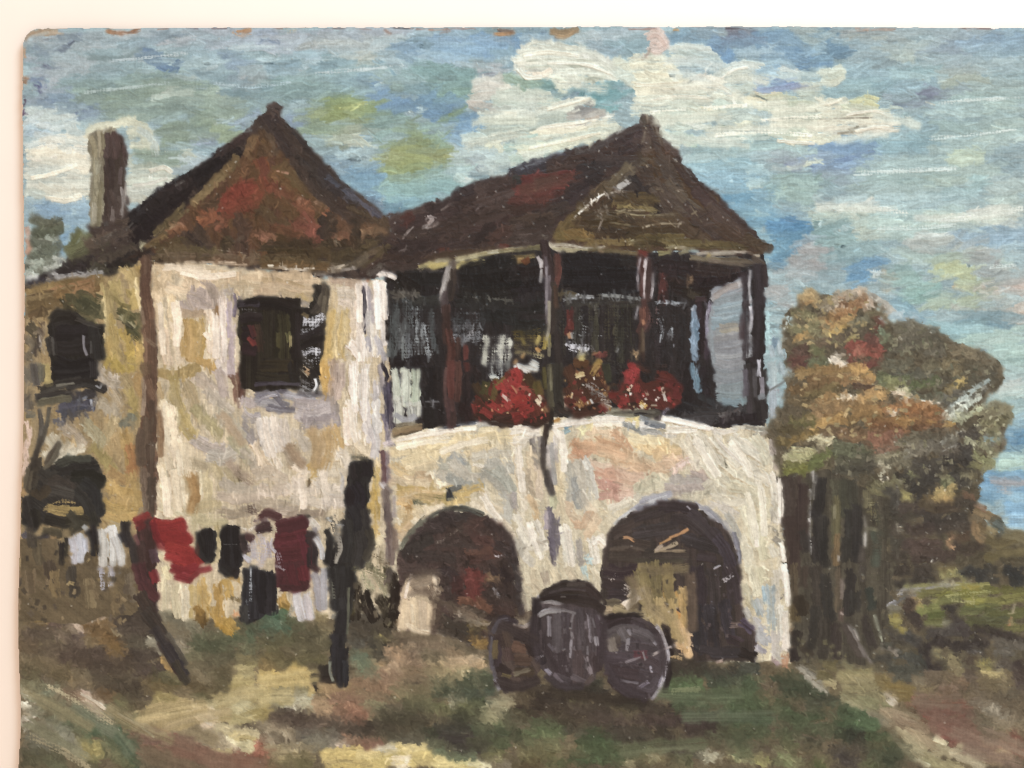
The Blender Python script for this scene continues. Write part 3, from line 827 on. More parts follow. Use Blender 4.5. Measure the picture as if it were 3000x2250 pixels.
TEXTS.append('''
T B0
@cloud#chimney
s 14 dcd4c0,d4d0c0 24 4 40 4 56 6 72 8
s 14 e0d6c2,d4d0c0 46 8 60 8 74 12
s 14 c8ccc4,d0cfc0 22 14 40 14 56 18
s 13 ccccc0,c4c8be 24 24 44 24 72 24
s 10 d6d0be,ccccbe 36 32 50 34 70 32
s 10 c8ccc0,bcc4bc 22 32 34 32
s 8 dcd6c6,d0d0c2 42 37 54 39 62 37
s 3 e4ddd0,d4d0c4 24 4 34 6 44 3
@sky
S 10 9cacb4,a4b4b8 22 40 36 41 48 42
S 12 88a4b8,94acbc 24 44 44 44 68 44
S 12 7c98b4,88a4bc 26 48 44 48 70 50
S 10 9cb4bc,a8bcc0 56 48 66 50
s 4 c0d0d4,a8bcc4 62 40 68 36
S 12 7898b4,84a2b8 64 56 56 64 50 72
S 12 7494b4,80a0b8 48 68 50 80
S 10 a0b0b4,94acb4 66 54 70 58
@cloud#chimney
s 12 aab4a8,b4bcb0 106 6 124 4 150 6
s 12 c0c4b6,b8beb0 106 14 124 12 136 18
s 12 c4c8bc,bcc2b6 104 24 118 22 134 22
s 10 c4c6bc,b8bcb4 104 32 114 32 124 30
s 8 a8a89c,b4b4a8 104 38 114 36 118 38
s 5 d8dad0,c4c8be 124 12 134 10 138 14
s 3 e0e0d8,c8ccc4 136 22 138 24 130 28
s 3 e4e4dc,d0d4cc 122 19 122 21
@sky
S 12 7c8c78,88988a 110 2 124 4 140 5
s 9 a8b4b4,b4bebc 146 6 156 8 164 6
s 8 9cacb0,b0bcc0 160 4 170 6 176 2
s 5 b4bcbc,a4b0b4 140 16 150 12 160 10
T B1
@sky
S 10 8098a8,8ca4b0 50 4 60 4 72 6
S 12 7c94a8,88a0b0 58 10 68 12 84 16
s 4 485458,687880 76 5 84 4
S 12 6f98b8,80a6c0 78 14 90 18 102 18
S 12 789cb4,88acbc 74 20 90 24 104 26
S 10 7094b0,80a4b8 84 30 96 32 106 32
S 14 9c9c60,a4a46c 104 3 124 4 150 3
S 14 969c5c,90986a 106 10 120 10 134 8
S 12 8c9868,98a478 108 18 120 18 130 14
S 14 88a498,94aea0 106 26 124 26 150 20
S 12 98ac94,8ca494 132 14 150 12 168 8
S 14 8fb0b0,9cb8b4 140 22 160 20 166 26
S 14 84a8a8,8cb0b0 108 34 130 34 156 32
S 12 7ca0a8,88a8b0 112 40 130 42 146 38
S 10 5f8498,7094a4 104 44 112 48 120 46
S 8 687c94,7c94a4 88 36 98 42 104 48
S 12 a8b8b8,b4c0bc 160 4 176 4 190 3
S 10 9cb4b8,a8bcbc 156 12 170 16
s 8 b8c8c0,a8bab4 164 18 172 24 178 26
s 8 c4ccc0,b8c4bc 184 10 196 8 207 4
s 6 ccd0c4,bcc4bc 190 16 200 14 207 10
s 6 c8cec6,b8c0bc 170 22 180 24
s 8 909ca0,a4acac 178 4 184 12
T B2
@cloud#lower
s 10 b8c8c0,a8bcb4 0 6 12 6 26 3
s 8 d0d4c8,c0c8be 10 2 24 1
@sky
S 10 a8c0c0,b4c8c4 138 3 160 4 190 4
S 12 90b4c0,9cbcc4 142 12 160 12 190 8
S 14 88b0c4,94b8c8 150 22 170 20 200 20
S 14 80aac0,90b4c4 160 30 180 32 206 34
S 12 78a4bc,84acc0 172 40 190 42 206 44
S 12 6c9cb8,7ca8bc 184 52 196 54 207 54
S 12 8cb4c4,98bcc8 196 66 204 72 207 80
s 8 c8d0c4,b4c8c4 192 26 202 24
s 8 b8d0d0,a4c4cc 190 14 204 12
s 3 b4d0d8,a0c4d0 152 14 162 12
s 3 b8d4dc,a0c4d0 174 22 178 22
S 10 5c90b4,6c9cb8 172 38 184 38
S 9 b0c4c0,a0bcc0 198 46 207 46
s 9 8cb0bc,a0bcc0 204 100 207 120
s 9 a4c4c8,b4ccc8 204 130 207 160
T B3
S 12 acb4b4,98a4a8 0 4 16 4 32 2
S 7 7c84a4,8890a8 14 10 24 10
S 12 7088b4,809cbc 36 6 60 8 84 2
S 12 94a0a8,8498ac 46 14 60 16 76 14
s 4 ccccb4,b8c0b0 14 12 24 10 34 8
s 4 c8ccb8,b4bcb0 30 8 44 6
S 14 8ca8a0,98b0a8 4 22 24 24 46 26
S 12 8ca4ac,8498a4 48 22 54 30 50 36
S 12 a0b8b0,94aca4 8 32 24 36 36 38
s 4 c0ccac,b0c0a8 14 28 18 32
s 3 70787c,8c9494 46 36 56 36
S 16 98b0b0,a4b8b4 74 10 100 10 150 8
S 16 98b0ac,a4b8b0 70 20 110 22 140 22
S 16 96acac,a2b4b0 66 30 100 32 130 32
S 12 c4ccac,b8c4ac 148 4 160 4 166 4
S 14 a4b8b0,b0c0b4 130 20 160 18 180 16
S 14 90b0b4,9cb8b8 170 22 164 32 150 34
S 14 b4c0b8,a8b8b4 180 24 196 26 207 24
S 14 b8c4b8,acbcb4 180 40 196 40 207 40
S 14 a4bcc0,b0c4c4 60 40 110 42 170 38
s 7 d8d0c0,ccc8bc 46 43 64 42 84 42
s 6 d4ccb8,c8c8b8 40 48 60 47 88 46
s 3 dcd8cc,d0ccc0 60 41 90 42
S 14 b8c4b4,acbcb0 30 52 60 53 90 54
S 14 b4c8c0,a8c0bc 84 52 120 52 160 50
S 12 c8ccb8,bcc8b8 130 54 160 54 190 50
s 8 d4d4c4,c4ccc0 150 52 170 50 190 46
s 4 dcd8cc,c8ccc4 160 48 176 46 190 43
S 10 d0ccbc,c4c8bc 180 54 207 52
S 14 b8c8bc,acc0b8 80 62 110 64 140 62
s 5 d8dcd4,c4ccc8 116 68 130 67 146 66
S 14 8ca8bc,98b0c0 150 68 180 66 207 62
S 14 90acc0,9cb4c4 160 74 186 72 207 72
S 14 a4bcc4,b0c4c8 180 82 200 80 207 80
S 14 acb4a8,b8bca8 66 66 80 68 84 76
S 12 b0b8a4,a8b4a4 56 74 70 76
S 12 5084b4,6090b8 2 54 14 56 28 58
S 14 5484a8,6492b0 2 64 12 66 24 64
S 14 5888a8,6898b4 4 76 10 80 20 74
S 10 4c7898,608cac 4 88 12 92
s 12 88a4a8,7c9898 38 60 50 62 60 60
s 12 809c9c,90a8a8 40 70 52 72 62 70
s 10 7c98a0,90aaac 44 80 56 82
s 3 bcd0d0,a4bcc0 42 58 44 56
s 3 40545c,6c8484 58 79 61 75
s 3 d0d8d8,b8c4c4 61 59 63 62
S 14 a89e9c,b0a8a4 28 74 34 80 38 88
S 12 a8a09c,9c9898 20 84 30 92 40 94
S 12 98a0a0,a4a8a8 6 100 20 98 36 100
S 12 a49c98,9c9c9c 2 112 8 116 14 120
S 12 8ca4ac,98acb0 36 104 48 100 58 98
S 14 80a0a8,90acb0 60 84 76 80 84 78
S 12 4c7ca8,6490b4 70 88 78 92 86 90
S 12 5484ac,7098b8 68 98 78 100
S 10 6c98b8,84a8c0 64 104 74 108
S 10 b4ac98,a8a898 94 94 98 100 98 106
s 5 c8ccc4,b4bcbc 88 96 86 104
S 14 88aca4,94b4ac 108 96 116 104 120 112
S 14 8cb0a8,98b8b0 110 118 124 114 132 110
S 12 a4b4a8,9cb0a8 110 84 130 86 150 90
S 12 a8a8a0,b0b0a8 116 74 140 74 160 76
S 14 b0bcb0,a4b4ac 150 84 170 84 190 88
S 14 c4c488,b8bc90 136 94 150 94 160 96
s 6 d0d090,c8c898 138 101 146 99
s 6 c8b898,c0b490 150 108 160 109
S 14 b4b890,acb494 160 104 168 112 164 120
S 14 a8a8a4,b0b0a8 176 98 190 100 204 104
S 12 a09c9c,aca8a4 170 84 186 84
s 10 c4b4a8,b8b0a4 174 112 186 114
s 12 c4b0a4,b8aca4 200 106 207 110
s 12 c8b4a4,bcb0a4 202 126 207 128
S 12 a8aca8,b0b4ac 190 120 196 116
S 12 b0bca0,a4b8a4 132 122 146 120 160 126
S 12 b0aca0,a8aca4 150 128 168 130 190 130
S 14 789cac,88a8b4 150 134 170 134 190 136
S 14 7498ac,84a4b0 104 122 112 128 118 134
S 12 6494a8,7ca4b0 104 132 112 136
s 4 b8d0d4,a4bcc4 114 136 118 132
S 14 88aeb4,94b4b8 130 140 150 142 168 142
S 14 8cb0b0,98b8b8 140 152 150 154 160 152
S 14 acc4b8,b4c8bc 156 156 176 150 204 146
S 14 a4c0b8,b0c8bc 180 160 200 158 207 158
s 3 d8e0e0,b0c4c8 162 90 166 92
s 3 4c5c5c,8ca0a0 162 89 163 92
s 8 a4b4bc,98acb4 92 134 100 138 108 138
s 8 c4cccc,acbcc4 90 124 98 128 100 132
T C3
S 14 9cb8b0,a8c0b8 188 4 200 4 207 4
S 12 a8c0bc,b4c8c4 190 12 207 12
s 10 c4cccc,b4c4c4 190 20 207 18
s 12 bcccc4,acc0bc 176 34 190 28 207 26
s 10 d0d0c8,c0c8c0 186 24 196 22
s 10 b0c4bc,a4bcb8 164 42 176 38 190 34
S 12 9cb8b8,a8c0bc 170 46 186 42 207 40
S 12 90b4c0,a0bcc4 196 50 207 48
S 12 7ca4bc,8cb0c4 196 58 207 56
S 12 5c90b8,74a0c0 194 66 207 64
S 8 5c8cb4,7098b8 186 70 207 71
S 12 a4c4c4,b0ccc4 186 80 200 80 207 78
S 12 acc8b8,b8d0c0 186 88 200 88 207 88
@water
S 12 6c9cc4,80acc8 172 96 186 98 200 96
S 12 74a0c4,88b0cc 172 104 186 108 207 108
s 7 b0a8a4,a8a4a8 182 99 194 100 206 100
s 5 a49c98,b0a8a8 186 106 196 107
S 10 88b4d0,98bcd0 190 114 207 114
S 12 78a8d0,88b4d4 194 122 207 122
S 12 80b0d8,98c0dc 196 132 207 132
s 5 b4d0dc,a0c8e0 196 138 207 139
S 10 5c8cac,7098b4 172 112 182 114
''')
TEXTS.append('''
R sky 1.0 30 8 -4 16 0.035 7
R cloud#upper 0.6 30 7 2 10 0.035 5
R cloud#main 0.6 28 7 4 14 0.035 5
R cloud#lower 0.6 30 7 -6 10 0.035 5
R cloud#left 0.5 24 7 0 10 0.03 5
R cloud#chimney 0.5 22 7 5 14 0.03 5
''')
TEXTS.append('''
T O
@wing
p 3 88 a48a5c,94805c 55 612 120 606 227 590 304 556 330 566 330 1400 45 1400 42 1150 48 900 55 700
@wall
p 3 88 d0c0a0,bfae8c 330 564 420 562 553 585 720 600 846 604 840 770 852 966 862 1000 862 1330 700 1380 330 1400
@arcade
p 2 85 d0c4a4,c4b694 830 962 870 930 953 914 1040 898 1106 906 1194 896 1300 890 1452 894 1540 908 1658 916 1684 1000 1690 1080 1696 1214 1708 1300 1708 1436 1610 1440 1400 1430 1130 1400 870 1390 850 1200 830 1000
@veranda
p 2 90 2a2626,302a28 826 590 960 555 1106 520 1181 520 1400 545 1650 540 1650 700 1652 920 1600 922 1532 920 1452 900 1390 898 1292 898 1194 906 1106 916 1020 922 953 934 852 952 842 800
@roof_left
p 3 40 3a302c,463830 55 612 101 592 139 561 187 517 195 495 240 480 283 456 373 392 472 330 482 318 522 294 558 256 576 240 578 228 604 228 608 254 632 274 654 298 676 324 726 377 772 420 817 450 843 473 848 520 825 560 782 602 720 600 640 592 553 584 480 572 400 570 333 564 304 558 227 594 99 616 55 628
@roof_left_face
p 2 100 5c4028,54382a 578 275 560 300 514 348 470 390 416 436 360 492 314 532 334 544 420 556 553 560 690 560 790 530 832 500 760 490 724 460 668 414 633 362 600 318
@roof_right
p 3 20 3c2e2a,44342e 770 604 800 560 842 500 843 474 868 462 953 438 1006 412 1033 396 1106 374 1173 350 1221 326 1285 312 1327 288 1363 272 1383 270 1387 248 1407 246 1415 258 1429 296 1451 312 1466 332 1487 374 1554 422 1599 476 1647 518 1651 550 1600 548 1500 540 1386 548 1266 542 1190 538 1181 528 1086 540 926 577 886 588 846 590 810 606
@roof_right_face
p 2 50 4e3a28,483428 1392 300 1350 360 1290 420 1230 470 1186 520 1200 538 1280 544 1390 546 1500 540 1600 546 1648 550 1640 520 1590 480 1550 430 1490 384 1440 320 1410 280
@chimney
p 2 88 8c8064,7c7058 194 288 210 284 244 278 254 290 240 400 226 478 196 496 194 430
p 2 88 44342e,50403a 226 288 258 286 266 300 276 340 272 400 272 440 280 458 260 476 224 486
@ground
p 4 -10 5c5040,6a5c40 40 1330 330 1340 700 1330 900 1366 1150 1420 1450 1430 1712 1430 1720 1200 2400 1150 2400 1760 40 1760
@tree
p 4 60 4c4434,5a4c38 1690 690 1740 640 1820 632 1900 650 1920 690 1990 704 2060 740 2160 780 2170 820 2120 870 2140 890 2180 900 2170 960 2120 1010 2110 1100 2140 1150 2212 1150 2360 1150 2360 1440 2000 1450 1720 1440 1700 1200 1688 1030 1660 990 1660 900 1700 860 1696 800
@arch#one
p 2 80 342a26,443530 854 1330 860 1194 886 1147 953 1104 1033 1108 1086 1144 1106 1166 1124 1220 1130 1320 1128 1400 1020 1400 948 1364 870 1372
@arch#two
p 2 85 36302c,403632 1303 1200 1314 1147 1340 1124 1373 1106 1420 1092 1480 1092 1520 1104 1572 1147 1594 1200 1602 1243 1596 1290 1612 1340 1632 1366 1630 1424 1506 1428 1440 1400 1310 1330 1296 1270
@shrub
p 3 60 626454,767866 55 520 76 500 100 486 122 470 124 500 112 530 122 560 134 576 120 590 80 606 55 612
''')
TEXTS.append('''
T B0
@shrub
s 9 565640,62624c 27 52 36 56 46 58
s 9 62664e,545844 28 64 40 64 46 62
s 9 6c705c,5c604c 27 72 36 74 44 74
s 9 5e6450,6e7460 26 84 36 82 42 80
s 8 8c907c,787c68 28 90 38 88 48 88
s 5 b0b4a0,98a08c 22 88 32 88 24 94
s 5 a8ac98,c4c4b4 36 94 44 92 49 88
s 4 c8c8b8,a8ac9c 44 84 49 88 48 92
s 6 a0a898,b8bcac 22 98 30 100
s 5 e0dcd4,bcb8b0 22 101 32 101
s 4 b8bcac,9ca490 38 68 44 70
s 3 40443a,545848 44 56 50 53
s 4 888c78,9ca08c 26 78 32 76
@board_chip#left
s 4 c8967a,d0a890 22 60 23 66
s 4 b88064,c89070 22 70 24 76 23 79
s 2 e0c0a8,d4ac90 23 66 24 70
@bush
s 8 68683c,5c5c34 56 80 60 72 64 66
s 10 5c5c38,70704a 56 80 66 76 72 72
s 8 4c4c34,5c5838 60 86 76 80 84 76
s 4 8c8a5c,70704a 66 66 72 70
@roof_left
s 14 4a3e36,544438 72 74 86 66 104 58
s 12 40342e,4a3c34 74 84 100 76 120 66
s 12 4c4034,443a30 76 92 96 84 116 74
s 8 3a2e28,463832 74 62 84 59 94 58
s 8 2c2626,383030 52 90 60 88 72 86
s 8 2e2828,383230 50 96 66 93 84 95
s 8 464032,3e382c 74 92 90 94 104 90
s 9 241e1e,302a28 88 92 104 86 116 78
s 12 1e1a1c,2c2626 108 60 126 48 150 30 176 12 190 2
s 10 221e20,2c2828 108 52 124 38 142 26 168 12 178 2
s 12 2a2222,241e20 110 70 124 58 140 46 156 34
s 10 342a28,2a2424 122 46 134 34 150 24
s 2 58504a,3c3430 102 62 108 56
s 2 64584c,403830 78 72 94 62
s 2 6c6054,443a34 86 70 90 66
s 2 6c645c,403834 142 26 150 22
s 8 282224,302a28 34 102 44 98 52 95
s 8 2c2a2e,383438 22 106 34 104
s 6 8c8884,a09890 39 104 50 101 64 99 80 98
s 3 a8a098,948c84 40 103 60 100 78 98
s 2 4c4844,605850 54 103 55 100
s 2 d8d4cc,bcb8b0 41 97 47 98
s 7 5c4c34,6c5840 22 110 40 106 60 104
s 3 c8bc90,a09870 114 76 117 73
s 5 2c201c,3c2c24 104 86 114 80 122 76
@chimney
s 5 948868,a89c78 77 2 78 20 77 40 76 56
s 5 b0a888,94886c 79 6 80 16
s 4 7c7050,8c8060 82 24 81 40 80 56
s 4 a89c80,b8ac90 76 40 77 56
s 4 3e302c,4a3c36 86 2 88 20
s 8 40322e,4c3c38 90 2 92 20 90 36
s 8 50423c,44362e 96 2 98 18 94 34
s 7 584840,4c3c36 88 32 92 44 90 54
s 6 4c3c34,5c4c44 98 36 100 46
s 3 887870,5c4c48 98 12 97 24
s 3 988c84,6c5c54 99 28 100 38 99 48
s 3 6c5c54,8c7c74 92 44 91 54
s 2 c0b8a8,988c80 102 24 102 30 104 41
s 2 483834,3a2c2a 103 35 104 41
T A0
@chimney
s 5 8c7c58,a0906c 98 148 102 158 103 166
s 5 a09070,b4a480 106 142 108 154 108 166
s 4 786a4c,8c7c5c 112 142 112 156 111 166
s 4 b0a488,9c9074 112 141 120 138 124 140
s 7 4a3834,584440 116 146 118 156 116 166
s 9 4c3a36,553f3a 122 146 126 156 126 166
s 6 543f3c,483632 130 148 134 158 135 166
s 3 6c5850,503e3a 122 150 124 162
T A1
@roof_left
s 8 3c302e,483a34 70 116 74 114 78 116
s 8 3a302e,44362f 70 122 76 122 79 128
s 8 3c3230,342a28 64 130 74 128 80 132
s 8 3a2e2a,4c3c34 54 138 44 146 30 156
s 8 342a28,402f2c 46 146 34 154 18 163
s 10 3a302c,44362e 80 136 90 146 98 156 108 164
s 10 342a28,3c302c 76 140 84 152 90 164
s 8 40342e,483a32 64 138 70 146
s 5 302828,3c3430 96 142 106 154 114 164
s 2 8c8078,5c504a 73 117 74 119
@roof_left_face
s 10 5c4430,523c2a 60 142 64 150 62 164
s 9 60482f,6c5034 54 148 50 156 46 164
s 8 6b4c2c,5c4430 62 152 68 158 70 164
s 6 4a3a2c,5c4836 70 146 74 156 76 164
T B0
@roof_left_face
s 8 6c5434,5c4a30 192 4 182 16 170 26
s 7 6c5838,7c6440 180 18 168 30 158 38
s 10 64442c,583c28 200 4 196 14 190 20
s 10 7c3c2c,6c3828 196 26 186 34 182 44
s 12 743428,843c2c 206 26 196 30 188 36
s 10 6c3828,7c3c2c 204 40 190 44 180 48
s 10 5c402c,4c3828 176 36 168 44 164 50
s 9 503826,443024 180 50 182 62 184 72
s 9 7c4830,8c5434 162 50 170 52 166 56
s 7 70422c,84503a 178 50 182 54 178 60
s 9 44322a,503a2c 192 50 196 60 196 74
s 10 3c302a,48382c 158 60 164 68 170 76
s 10 342a26,40342c 148 66 156 72 164 78
s 10 3c3028,463826 186 70 180 78
s 4 483828,342a24 150 68 160 74
s 8 6c5c3c,5c4c30 150 44 140 54 130 64
s 5 80583c,94684c 140 58 146 58 150 60
s 6 8c5c3c,7c5034 136 64 142 62 148 62
s 5 6c5434,80643c 134 66 126 71 120 75
s 2 b09070,8c6c4c 134 64 142 58
s 6 504028,5c4c30 124 76 134 74 146 70
s 7 4c4028,584830 128 80 150 78 176 80
s 6 64503c,705c44 130 84 160 83 190 85 207 84
s 6 5c4430,684c34 170 86 190 88 207 88
s 6 50402c,5c4834 124 86 150 87 170 86
s 3 342820,443428 126 88 132 88
s 2 c4a888,9c8468 150 88 170 88 190 88
s 2 b89c7c,8c7458 176 89 200 90
s 1 98846c,705c48 176 78 200 81
s 2 d0c09c,a89870 194 69 195 70
T B1
@roof_left_face
s 12 784428,64382a 4 6 8 16 14 24
s 10 6c3c28,803e2e 4 20 8 30 4 34
s 10 6c4c2c,5c4028 14 14 24 22 34 30
s 8 685234,584428 20 8 30 20 40 31
s 10 643c28,704430 18 32 30 38 42 46
s 10 5a4028,4c3826 8 36 18 40 28 48
s 10 4a3626,54402a 4 44 14 54 24 58
s 10 70442e,7c4c34 36 40 44 44 52 44
s 10 643e2c,784434 38 50 44 58 50 62
s 10 7a4436,6c3c2c 32 58 40 62 48 66
s 8 5c3c28,683f2c 14 60 24 62 34 66
s 10 503a28,5c442c 46 40 54 46
s 9 342a24,3e322a 54 52 58 58 56 64
s 7 3a2e26,44362a 60 50 64 54 60 62
s 8 583e2c,64442f 66 50 74 56 72 64
s 7 74503a,64422f 62 66 70 66 76 68
s 5 8c5c44,745038 64 66 68 69
s 9 342a22,3c3026 78 54 84 56 82 64
s 9 6a4c34,5a402c 86 58 94 58 102 58
s 7 6c5038,7a5c40 88 64 96 63 102 62
s 6 4c3828,5c4430 100 52 106 54 106 64
s 7 8c5c44,704832 2 64 8 68 10 70
s 8 50382a,44321f 16 68 26 72 40 72
s 10 3c3022,463828 4 76 30 76 60 74
s 10 42341f,4c3c28 10 82 40 82 70 78
s 10 3a2e22,44362a 62 76 80 74 96 70
s 10 4a3c28,54442c 60 86 76 82 92 76
s 7 50402a,5c4a30 4 86 30 88 56 88
s 7 5c4428,6c5030 6 90 30 91 60 92
s 5 6c5844,5c4a36 82 88 92 82 100 78
s 6 4c4030,5c4e3c 66 92 78 91 88 86
s 2 d0c4ac,ac9c80 10 91 14 91
s 2 d8c8b0,b0a080 19 92 30 94 46 93
s 3 c8b8a0,988870 58 94 66 92 70 91
s 3 6c6054,84786c 50 98 66 95 80 93
s 3 44382c,5c4c3c 30 97 50 96 66 95
s 2 b0a488,907c5c 64 71 67 72
s 2 c09070,906048 16 14 26 16
s 2 b89070,8c644c 33 37 38 37
s 2 c89878,a07050 48 40 50 39
s 2 b8a894,8c7c6c 50 34 56 34
@roof_left
s 9 3c322c,48382f 30 4 40 14 46 26
s 10 342c2a,3e342e 40 6 50 16 60 24
s 10 383030,443a34 50 14 62 26 72 34
s 9 3e322c,48382e 50 32 62 40 74 46
s 9 46362c,3c2e28 66 40 80 46 96 50
s 9 50402f,44342a 74 46 90 52 104 56
s 5 4c4c54,404048 58 20 70 28 80 36
s 4 444048,58545c 74 32 88 42 100 50
s 3 40342e,504038 62 46 70 50 76 56
@roof_right
s 10 40302e,4a3a34 110 54 124 50 140 46
s 10 3c2e2c,463632 116 60 136 54 160 46
s 10 382c2a,423430 140 46 160 38 180 30
s 8 342a2a,403432 160 34 176 28 190 24
s 10 40322e,4a3a34 180 30 196 24 207 20
s 12 3a2e2a,44362f 120 68 140 64 170 54
s 12 3e302c,362a28 116 76 140 74 166 70
s 10 3c2e2a,302624 104 84 116 80 130 76
s 10 403028,3a2c26 96 88 108 84 120 86
s 10 3c2e28,463632 110 92 124 92 134 88
s 12 44342e,3c2e28 150 66 170 58 196 46
s 12 483832,402f2b 170 64 190 58 207 50
s 12 4a382f,3e302c 160 78 180 74 200 70
s 12 463630,50403a 180 44 196 38 207 34
s 9 302624,3a2e2a 176 70 184 66 188 62
s 9 50382e,443029 190 70 200 64 207 62
s 9 50302a,442c28 120 54 126 50
s 6 643c30,503028 150 80 156 79
s 4 6c3c34,543028 198 74 204 76
s 7 4a3a2c,403026 140 86 160 82 190 78
s 2 706058,584a44 150 46 160 40
s 2 6c5c58,544640 178 46 182 42
s 4 c8b8b0,988880 140 51 142 54 139 58
s 3 a89890,786860 143 54 138 60
s 1 988880,6c5c54 119 69 124 63 128 59
s 1 a89890,706058 120 66 124 63
s 2 7c6c64,5c4c48 116 80 124 76
s 5 584830,4a3c28 86 94 96 86 106 76
s 5 3a2a24,4a3830 86 98 94 92 100 88
s 5 4c443c,5c5448 92 97 96 96 100 93
s 7 443630,382c28 104 94 116 94 124 92
@eave#right
s 6 a08c50,b8a464 134 92 144 90 156 89
s 5 c8b060,b49c50 142 92 154 89
s 5 bca458,d0b868 162 91 172 89 182 87
s 3 d8c890,bcac74 162 86 176 83 190 80
s 3 988858,ac9c6c 180 82 194 80 207 78
s 3 dcd0b0,b4a884 188 80 196 79
s 3 b8a884,9c8c68 146 87 156 86
s 2 80744c,988c5c 126 96 138 91
@veranda
s 3 4c403c,605450 110 98 124 96 136 94
s 3 544a44,685c54 138 95 146 96 152 96
''')
